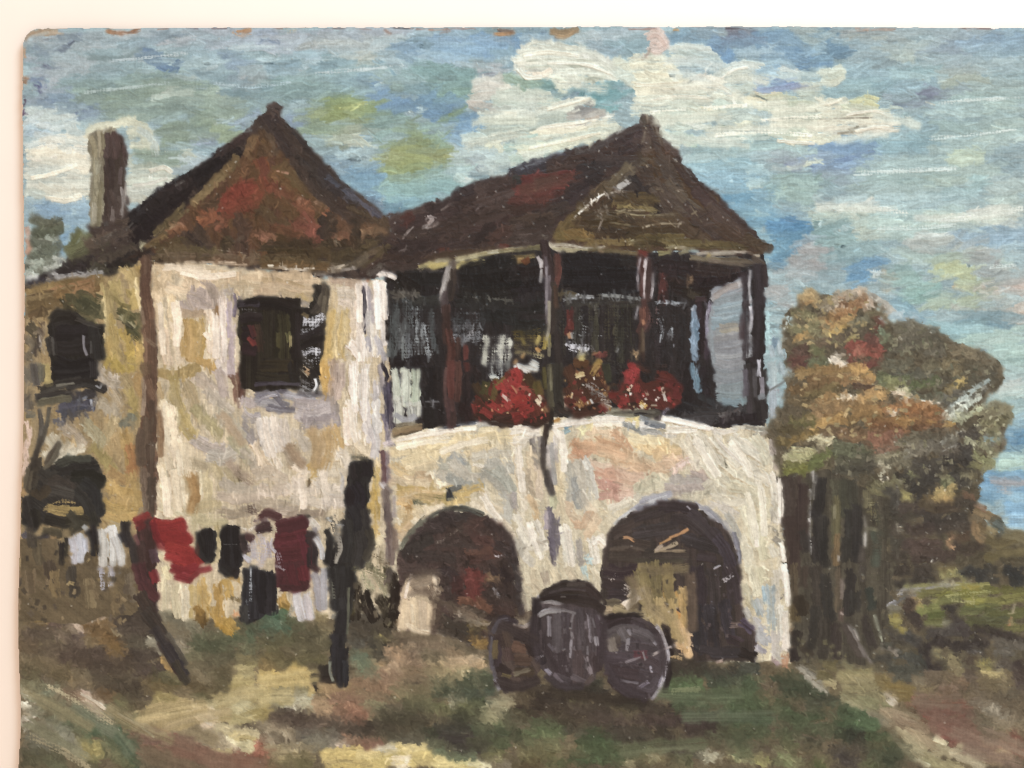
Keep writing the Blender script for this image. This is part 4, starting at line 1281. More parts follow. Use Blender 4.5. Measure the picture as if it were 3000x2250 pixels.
TEXTS.append('''
T A2
@roof_right
s 6 403838,504844 180 165 196 162 212 154 221 148
s 4 4c4644,3c3634 168 162 174 164
T A3
@roof_right
s 8 3c3230,463a36 0 150 12 143 24 139
s 10 382c2c,443634 2 158 14 152 26 146
s 10 362c2c,42342f 4 164 20 160 30 154
s 2 8c8880,6c6460 2 145 12 139
@finial
s 5 4c4038,6c5c4c 32 127 33 136
s 4 847460,6c5c4c 38 126 40 134 42 142
s 3 9c8c74,7c6c58 35 124 36 132
s 4 6c5c4c,504438 30 128 31 133
@roof_right_face
s 9 504038,5c4c3e 34 140 36 150 34 162
s 9 54443a,463832 42 142 46 154 48 164
s 8 44342f,503e36 50 154 58 160 64 164
s 4 70604e,584a40 44 134 48 146 51 154
s 3 7c6c58,5c4c40 34 138 32 148 30 154
s 5 382c2a,44362f 30 158 26 164
T B2
@roof_right
s 8 48444c,3a363c 0 16 12 11 24 7 40 3
s 7 3a363a,484244 4 19 16 14 30 10
s 8 30302f,3c3a36 2 22 10 20
s 10 3c2e2a,46362f 30 10 44 7 60 5
s 12 6c3430,5c2f2b 10 24 26 22 40 20
s 9 743832,64332e 36 24 46 20 56 15
s 10 5c302a,6a3630 4 30 20 30 36 30
s 10 50302a,5c342c 0 38 16 38 32 38
s 9 48302a,3c2c26 0 46 16 46 32 44
s 12 2e2828,3a3230 54 14 64 16 72 10
s 12 302828,3a302e 48 28 56 24 64 20
s 12 32282a,3c302e 36 42 46 36 54 30
s 11 362c2a,40342e 20 52 30 48 40 44
s 10 3c302a,48382e 0 56 14 54 28 52
s 10 3c3230,443834 70 6 84 6 96 6
s 12 42342e,3a2e28 4 64 16 62 26 58
s 9 4a3c36,3e322c 0 70 14 70 26 68
s 2 e0a878,d89c68 18 29.3 19.6 29.6
s 1.5 685854,4c3e3c 2 60 8 59
s 1.5 6c5c54,4c3c34 3 66 16 65
s 1.5 6c5c54,4c3c34 2 72 12 71
s 2 706458,544a40 24 66 28 68
@roof_right_face
s 9 5c5040,4a3e34 106 4 98 12 90 20
s 8 544838,645640 94 10 84 20 74 30
s 8 4c3c2c,5c4a34 76 24 66 34 56 46
s 10 2e2828,38302f 98 20 102 28 106 36
s 10 322a28,3c322c 96 26 92 34 84 36
s 10 4a3a30,3c302a 108 12 110 20 112 30
s 8 2c2626,342c2a 108 28 112 38 116 46
s 12 52443a,463a32 120 4 126 14 132 26
s 12 4c3e34,584a3c 126 24 134 36 146 46
s 12 483a32,54463a 116 24 122 36 130 50
s 9 46362f,3c2e2a 136 10 144 22 154 32
s 10 4a3834,42322e 150 30 160 40 170 48
s 10 44342e,4e3e36 160 44 172 54 182 62
s 10 4c3c34,42342e 140 44 152 54 164 64
s 11 503f30,463626 130 50 142 60 154 68
s 10 4c3a2e,443328 170 60 182 68 194 74
s 8 44362e,50402f 190 68 200 74 206 76
s 9 5c4a2c,4c3c28 56 42 52 48 48 54
s 9 3c3026,463626 60 50 66 48 76 42
s 10 4c3c28,5c4a2c 84 38 96 38 110 38
s 4 8c7844,6c5c38 86 43 100 44 115 46
s 10 483a2a,54442e 70 50 84 50 100 50
s 11 40321f,4c3c28 56 58 70 60 86 58
s 10 44362a,503f2c 90 54 106 56 124 56
s 10 3c2e24,463626 60 66 74 66 90 66
s 10 4a3a26,403222 94 64 110 64 128 64
s 8 7c6034,64502f 38 64 44 58 47 54
s 8 6c5830,584828 36 68 48 66 60 68
s 8 74582f,604a2a 44 66 54 64 62 68
s 6 584628,6c5834 60 72 76 72 92 72
s 6 60502f,504226 96 70 116 68 136 68
s 6 6c5c38,584a2c 110 72 130 72 150 72
s 6 685834,54462c 140 74 160 74 184 75
s 4 483c24,584a30 100 75 118 74
s 4 74683c,8c7c4c 124 76 134 75
s 3 3c3020,4c3c28 104 74 114 72 124 75
s 3 9a8858,7c6c44 94 72 100 72
s 3 c8bc9c,a89c74 95 73 99 71
s 2 d8ccb0,b0a484 132 76.5 141 76
s 1.5 c8b89c,8c7c60 106 60 118 57 136 57
s 1.5 8c7c5c,6c5c3c 80 56 96 58
s 1.5 a0906c,7c6c48 84 46 102 50 136 49
s 1.5 948464,74644c 94 46 112 46
s 1 98886c,6c5c44 144 42 154 56
s 2 d8d0c0,b0a898 51 51.5 60 43 72 34
s 1.5 e8e0d0,c8bca8 54 49 66 38 74 33
s 4 b8b4ac,9c9890 86 28 94 23
s 3 c8c4bc,a49c94 84 29 90 25 95 22
s 2 a89c8c,8c8070 76 34 84 31 92 31
s 2 8c7c6c,6c6050 70 46 73 52 70 62
s 2 847464,605444 76 42 78 50
s 2 a89880,7c6c5c 134 60 136 56 138 56
s 3 74644c,5c4c3c 118 28 122 30
s 2 988870,706050 109 9 110 11
s 2 c0b8a8,8c8478 132 5 133 7
s 1.5 b8a890,806c5c 134 30 135 31
@eave#right
s 3 e0d4b8,c4b490 30 73 33 76 38 78
s 2 ece4d0,d0c4a8 34 74 44 74 56 76 66 77
s 3 a89c70,c0b084 34 77 48 78 60 79
s 2 c8bc98,a89870 44 79.5 60 79.5
s 2 dcd0b4,b8a888 69 76.5 75 75.5
s 3 6c5c38,847048 62 78 80 79 100 81
s 2 b08c64,8c6c48 70 79 74 80
s 3 9c9058,84784c 119 81 128 80
s 4 b0a478,948860 136 81 142 79
s 2 ecdcc4,d0bc9c 150 81 170 80 192 80
s 2 dcd0b8,b0a088 160 82 180 81
s 2 d8c8b0,b09c80 196 83 200 83
s 3 c8a860,a88c48 157 85 160 82
s 5 6c5c44,7c6c50 146 84 160 86 180 86
s 4 5c4c3a,6c5c48 170 86 184 87 198 88
s 3 887460,6c5c4c 160 87 176 89 190 91
s 6 504238,605044 196 86 202 90
s 4 6c6040,7c7048 0 79 10 77 22 76
s 4 6c5c38,8c7444 0 84 8 84 16 83
s 2 a89870,8c7c58 0 77 12 76
s 6 746038,5c4828 2 86 10 86
s 4 a07840,805c34 2 88 9 86
s 4 703c20,5c3020 10 88 13 86
T A2
@cloud#lower
T B2
@veranda
s 9 241c1c,2c2424 4 96 14 96 22 94
s 12 1e1a1c,262224 2 108 12 108 22 106
s 12 20201e,2a2826 2 126 14 126 26 124
s 12 2c2c28,22221f 2 140 14 142 26 140
s 14 1c1a1c,242224 44 88 60 86 80 88
s 14 1a181a,222022 44 100 60 100 96 100
s 12 1e1c1e,242224 50 110 70 110 96 108
s 10 1f1b1c,282422 90 86 98 88
s 12 282020,322626 116 90 130 92 146 94
s 12 2a201e,342824 126 104 140 108 160 108
s 10 2c2222,382a26 146 96 164 98 182 98
s 8 322824,3e302c 150 92 166 94 180 95
s 8 241c1e,2c2224 150 104 166 104 184 100
s 8 30281f,241e1c 140 112 152 114
s 4 9c7850,7c5c3c 143 102 146 101
s 3 8c6c48,6c5038 143 106 145 103
s 7 3c2624,502f2a 120 98 122 108 122 118
s 5 5c302a,6a362f 122 98 122 110
s 4 483c28,584a30 38 114 46 113 50 114
s 4 5c5644,706c5c 44 117 56 116 70 116
s 3 a8a8a0,7c7c74 42 119 52 117 64 116
s 2 c0c0b8,8c8c84 52 115 54 114
s 3 6c6c60,8c8c80 74 115 88 116 102 118
s 6 34302c,403c34 44 122 60 121 80 120
s 6 38322c,443e34 80 122 92 122 102 122
k 8 3c382c,4a4434 40 124 40 140 40 160
k 10 302e28,3c3a30 52 124 52 142 54 160
k 10 38342a,44402f 66 124 66 142 66 164
k 9 423c2a,4c4430 78 124 78 142 78 164
k 9 363428,444030 88 124 88 142 88 164
k 8 2e2c24,3a3628 96 124 96 140 97 164
k 4 605c50,4c483c 68 124 68 130
k 4 645c40,4c4834 84 122 85 132
s 5 6c3028,582824 47 128 47 136 46 144
s 4 8c3c30,6c3028 46 132 48 142
s 3 d09860,b07848 46 146 47 149
s 3 c0c0b0,8c8c7c 48 145 49 150
k 6 787870,a0a094 54 134 58 140
k 7 8c8c84,b0b0a4 52 144 60 146 68 146
k 5 b8b8b0,9c9c90 58 142 64 144
k 6 a8a49c,d0ccc4 46 154 52 156 58 158
k 5 e0dcd4,b8b4ac 48 158 54 160
k 3 c4bcb4,8c847c 64 156 66 160
s 4 d8c88c,b8a050 54 163 60 162
s 3 c89058,a86c40 66 162 72 162
s 5 8c4438,6c342c 68 164 76 162
s 4 c89c60,a87c48 97 160 101 163
k 2 b0b0a8,706c64 85 158 85 161
k 2 908c84,605c54 88 152 88 156
k 8 302c2c,3a3434 116 122 118 136 118 150
k 8 2a2828,363232 128 124 128 140 130 160
k 8 242424,2e2c2c 138 124 138 142 140 164
k 8 2c2628,3a3030 118 146 120 156 120 166
k 5 8c6c64,6c504a 118 126 116 136
k 4 a0a4a0,747870 120 134 122 140 121 148
k 4 b8bcb4,8c908c 128 146 130 142
k 3 a0a49c,70746c 118 144 116 148
k 2 c8c8c8,8c8c8c 131 156 131 155
k 4 84584c,6c443c 110 128 112 136 108 142
s 3 808480,b0b4b0 117 121 126 120 134 122
s 2 c8ccc8,909490 120 120 128 121 140 121
s 6 4c4030,3c3428 144 114 150 116
s 4 3c2c2c,4c3a38 150 118 156 118
s 5 88a0a8,6c8890 148 126 147 136
s 6 8ca4b0,748c98 150 126 148 140 147 152 148 164
s 4 a8bcc4,8ca4b0 148 124 150 128
s 3 d0d4d4,a8b0b0 146 126 148 124
s 4 607c88,7890a0 150 138 151 150
s 6 2a2224,362a2c 152 122 154 136 156 148
s 5 241e20,302628 154 144 153 160
@curtain#grey
s 9 9c9ca0,8c9098 164 114 176 110 186 106
s 12 98a0a4,8c989c 166 122 178 120 186 118
s 12 8ca0a8,9cacb0 166 130 178 128 186 126
s 10 94a8b0,84989f 164 138 174 138 184 136
s 12 8c9090,9c9894 168 146 178 144 186 142
s 8 a89c84,9c9488 170 142 182 140
s 12 94908c,8c8c90 166 154 176 152 186 150
s 12 8c8c90,9c9c9c 168 162 178 162 188 160
s 4 c8c0bc,a4a0a0 162 118 170 112 186 105
s 4 b0a49c,947c70 164 116 174 109 180 107
@veranda
s 4 3c2c34,54444c 160 122 159 136 159 150 158 164
s 3 8c7c88,5c4c58 161 124 160 134 160 144
s 2 e0dce0,b8b0bc 161 120 158 130 158 140 158 148
s 2 d0ccd4,9c94a0 164 126 162 134
@post#corner
s 6 342c30,403438 188 98 190 112 190 126
s 8 2c2628,383034 198 92 200 110 200 130
s 9 2a2426,362e32 199 124 200 140 198 164
s 5 3c3438,4a4044 190 120 190 140 189 164
s 4 4c3c40,342a2e 186 130 186 150
s 2 e0dcdc,b0a8a8 193 95 192 108 193 120
s 2 e8e4e8,c0b8c0 193 124 194 134 193 142
s 5 443838,32282a 204 92 205 106
@post#middle
s 5 5c302a,742f28 104 80 108 82
s 6 4c2c28,5c3834 104 84 106 98 106 112
s 6 3e2a2a,4e3834 110 86 110 100 110 116
s 6 6c4038,50302c 107 120 107 132 104 142
s 5 88503f,6c4034 106 126 106 136
s 4 50382f,3e2c28 104 142 105 156 106 166
s 3 6c5440,50402f 106 142 106 160
s 2 dcd0d0,a8989c 104 84 102 96 102 110
s 2 ecdcd8,c8b4b4 109 84 108 94 107 104 107 116
s 2 e4d4d0,b8a8a8 108 86 107 92
s 2 c0b4b4,907c80 114 96 114 108 113 116
s 2 c8c4c4,90888c 102 124 100 134
s 2 d08c60,a86848 106 135 107 138
@post#front
s 6 302426,3c2c2c 26 72 28 82 27 96
s 7 3a2c2c,443434 28 84 32 100 32 116
s 7 342a28,40362f 32 106 32 124 32 142
s 6 2a2424,342c2a 36 146 37 158 38 166
s 4 442f2a,56362f 36 84 36 98
s 4 643830,7c443a 37 82 38 94 36 106
s 4 50382c,3e2f28 35 108 36 124
s 3 74686c,58484c 27 84 28 100 28 120
s 3 7c7074,5c5054 30 100 30 120 29 136
s 2 a89ca0,7c7074 28 92 28 110 28 130
s 3 8c7c3c,a89850 30 146 30 156
s 2 c8bca8,988c74 30 120 30 140 28 150
s 2 8c8064,5c543c 30 150 30 164
s 4 e0d0cc,b8a8a4 21 84 23 88
s 3 e4d8d4,c0b4b0 23 86 24 92
s 2 c8c0bc,8c8480 24 94 23 104
T B2
@flower#yellow
k 6 5c4c20,4a3c1c 2 146 10 146 20 144
k 6 8c7430,6c5824 4 152 12 150 22 150
s 3 b09840,8c7430 8 150 10 154
s 3 a88c38,c0a450 20 154 22 148
k 6 7c6838,a08c54 2 156 12 158 22 156
s 3 d09448,b87838 20 158 22 160
s 3 d8a058,c08440 10 162 8 165
k 5 b8a878,8c7848 4 162 14 162 22 164
s 3 c8a848,a48830 28 148 26 158
T B1
@post#left
s 5 786c60,5c5048 158 88 158 96 154 104
s 4 8c8078,a89c94 156 92 153 104 151 116
s 5 4c3c34,3c302a 160 94 160 104 158 116
s 4 5c4c40,6c5c50 160 88 160 92
s 2 c8c0b8,988c84 155 94 152 108 150 118
s 4 443834,322a28 158 104 156 118
s 5 5c4c4c,4a3c3c 153 112 152 128
s 6 3e2a26,4c342f 154 124 154 140 155 150
s 6 4e2c26,5c342c 156 144 158 156 158 166
s 4 6c342f,582c28 170 156 170 166
s 4 402c28,50342c 164 150 164 166
@veranda
s 12 20201f,2a2826 116 102 128 102 146 102
s 12 1c1c1c,262422 168 96 184 92 204 88
s 14 1a1a1a,232120 168 104 184 104 206 102
s 12 201c1a,282420 108 100 118 104 126 108
s 10 1f1e1c,2a2724 166 112 184 114 206 112
s 4 5c5444,3c382f 106 112 118 114 130 114
s 3 847860,5c5444 108 116 114 117 120 118
s 3 6c6454,4a443a 112 111 124 113 134 117
s 10 2c2c2a,363630 110 122 124 122 146 120
k 3 74705c,504c40 168 116 184 117 206 119
s 10 242422,2c2b28 164 122 184 122 206 124
s 10 1e201f,272826 184 130 196 132 206 134
k 8 3c403c,545852 112 124 112 140 111 160
k 6 70746e,4c504c 122 118 126 124
k 8 50544e,686c66 122 126 122 140 122 150
k 7 7c807c,585c56 126 130 128 142
k 9 686c68,8c9088 132 126 132 140 133 156
k 8 848880,a0a49c 136 140 138 150 140 160
k 7 5c605c,74786f 118 140 118 152 120 164
k 7 787c78,585a56 124 148 126 158 126 166
k 6 404440,585c58 142 130 142 142 144 156
k 9 3e4240,565a58 160 132 168 134 178 134
k 8 585a58,74746f 162 142 170 142 178 142
k 7 8c8c88,6c6c68 158 148 166 150 178 148
k 6 a8a49c,84807a 172 148 176 146
k 8 2a2a2a,3a3836 182 136 180 146
k 4 302824,241e1c 180 156 178 164
@curtain#white
k 10 d4d0bc,b8b4a0 188 150 188 158 187 166
k 10 e0dcc8,c4c0ac 196 150 196 158 196 166
k 8 d8d4c0,bcb8a4 204 150 204 158 203 166
k 4 b0b09c,8c8c7c 182 154 183 164
@wall
s 8 ccb490,bca480 0 98 20 99 40 100
s 9 d4bc98,c0a884 0 106 24 107 46 106
s 9 c8b08c,b49c7c 0 112 20 114 44 114
s 8 b4a07c,c0ac88 20 112 34 116 46 116
s 5 d8c4a8,c8b090 60 102 72 104 82 104
s 6 bca48c,a8947c 62 104 74 104 82 106
s 7 c4ac88,b09870 6 104 20 104 34 108
s 4 b0a08c,988870 0 117 12 117 26 119
s 8 c0a878,b49c68 36 116 44 122 48 120
s 4 a8a098,8c8478 30 120 42 122 40 128
s 7 d0bc94,bca474 62 112 62 122 60 130
s 8 dcd0bc,cbbca4 68 112 76 112 82 116
s 7 e4d8c8,d4c4b0 68 120 76 122 80 128
s 10 c8ac6c,bc9c58 60 130 58 144 56 160
s 10 d0b880,c4a868 68 130 66 144 66 160
s 9 ccb888,c0a870 74 128 74 144 72 152
s 8 dccab0,ccbc9c 80 126 80 140 78 152
s 8 bc9c58,c8a866 54 150 54 160 53 166
h 7 ecdcc8,dcccb8 84 104 84 116 84 130
h 6 e4dcd4,d4c8c0 89 106 90 120 91 136
h 6 f0e4d4,dcd0c0 96 104 98 116 98 128
h 7 f0e8dc,e0d8cc 102 106 103 116 104 128
s 3 3c3840,504850 87 108 88 120 88 132
s 2 44404a,5c565c 88 130 88 146
s 4 b8b0b0,a49ca0 92 108 93 120 94 134
s 5 c8c4bc,b4acac 92 128 92 140 94 152
h 6 e8dccc,d8ccbc 84 134 84 148 84 162
h 7 ece4d4,dcd4c4 96 136 96 148 97 160
h 5 e8e0d4,d4ccc4 102 132 103 142 104 152
s 5 aca8ac,bcb8b8 98 150 101 158 103 165
s 5 b8b4b4,a4a0a4 90 150 92 160
h 8 e8dccc,d8ccbc 76 154 80 158 84 164
h 6 e0d8cc,ccc4b8 90 158 92 164
s 2 3c3430,241e1c 104 118 105 128 106 150
h 4 f4ece0,e4dcd0 100 99 106 98 111 100
h 3 f0e8dc,d8d0c4 98 98 104 96
s 2 c87850,a86040 90 103 91 103
s 5 6c6258,544a44 94 97 100 93
@window#front
s 8 2c2424,241e1c 0 120 14 120 28 122
s 8 1e1a1a,2a2422 2 124 14 123 30 128
s 10 2a261c,3a341e 18 130 20 146 20 164
s 10 302a1e,403a24 22 132 24 148 24 162
s 9 241f1c,302a20 8 132 8 146 8 160
s 10 1c1818,241f1c 32 128 32 144 32 164
s 3 5c5430,484024 18 146 18 156
s 4 5a5430,6c6438 26 146 27 152
s 2 c8b080,a08c54 28 148 28 156
s 4 6c3028,502820 0 150 2 156
s 6 342822,443024 2 140 4 160
@wall#pole_shadow
@shutter
s 5 4c4034,5c5040 55 106 54 116 50 126
s 5 443a32,544838 57 110 56 122 54 134
s 5 3c3430,4a4036 50 124 46 128
s 5 2c2624,382f2a 54 134 53 146 52 160
s 3 7c6c54,5c5040 56 116 54 128
k 8 a8a4a8,c8c4c8 40 136 46 136 51 134
k 6 c0bcc0,8c888c 38 144 44 144 48 140
k 5 e0dce0,b8b4b8 44 138 50 134
s 6 1e1a1c,2a2426 38 150 44 146 50 144
s 6 282224,1e1a1a 38 156 46 152 52 150
k 7 8c8888,b0acb0 40 162 44 160 48 160
k 3 e8e4e4,c0bcc0 49 158 49 163
s 5 241e1e,302828 34 130 34 146 34 162
s 4 8c7448,6c5838 38 130 42 132
T C1
@shutter
k 7 b0acac,8c8888 40 2 44 4 48 2
k 5 a8987c,c8a880 38 8 42 12
s 4 d0a070,a87c50 41 10 43 12
s 7 2c2826,201c1a 46 10 48 14
k 7 5c5654,7c7674 38 20 42 22 46 24
h 2 f0ece8,d8d0cc 48 17 49 22 47 26
k 6 747070,94908e 38 24 44 28
@window#front
s 10 2a241e,3a3020 4 6 14 6 24 6
s 8 241e1c,302a20 2 14 14 16 28 16
s 7 1e1a1a,282422 30 4 30 12 32 18
s 3 382f38,4c444c 0 21 14 20 34 21
''')
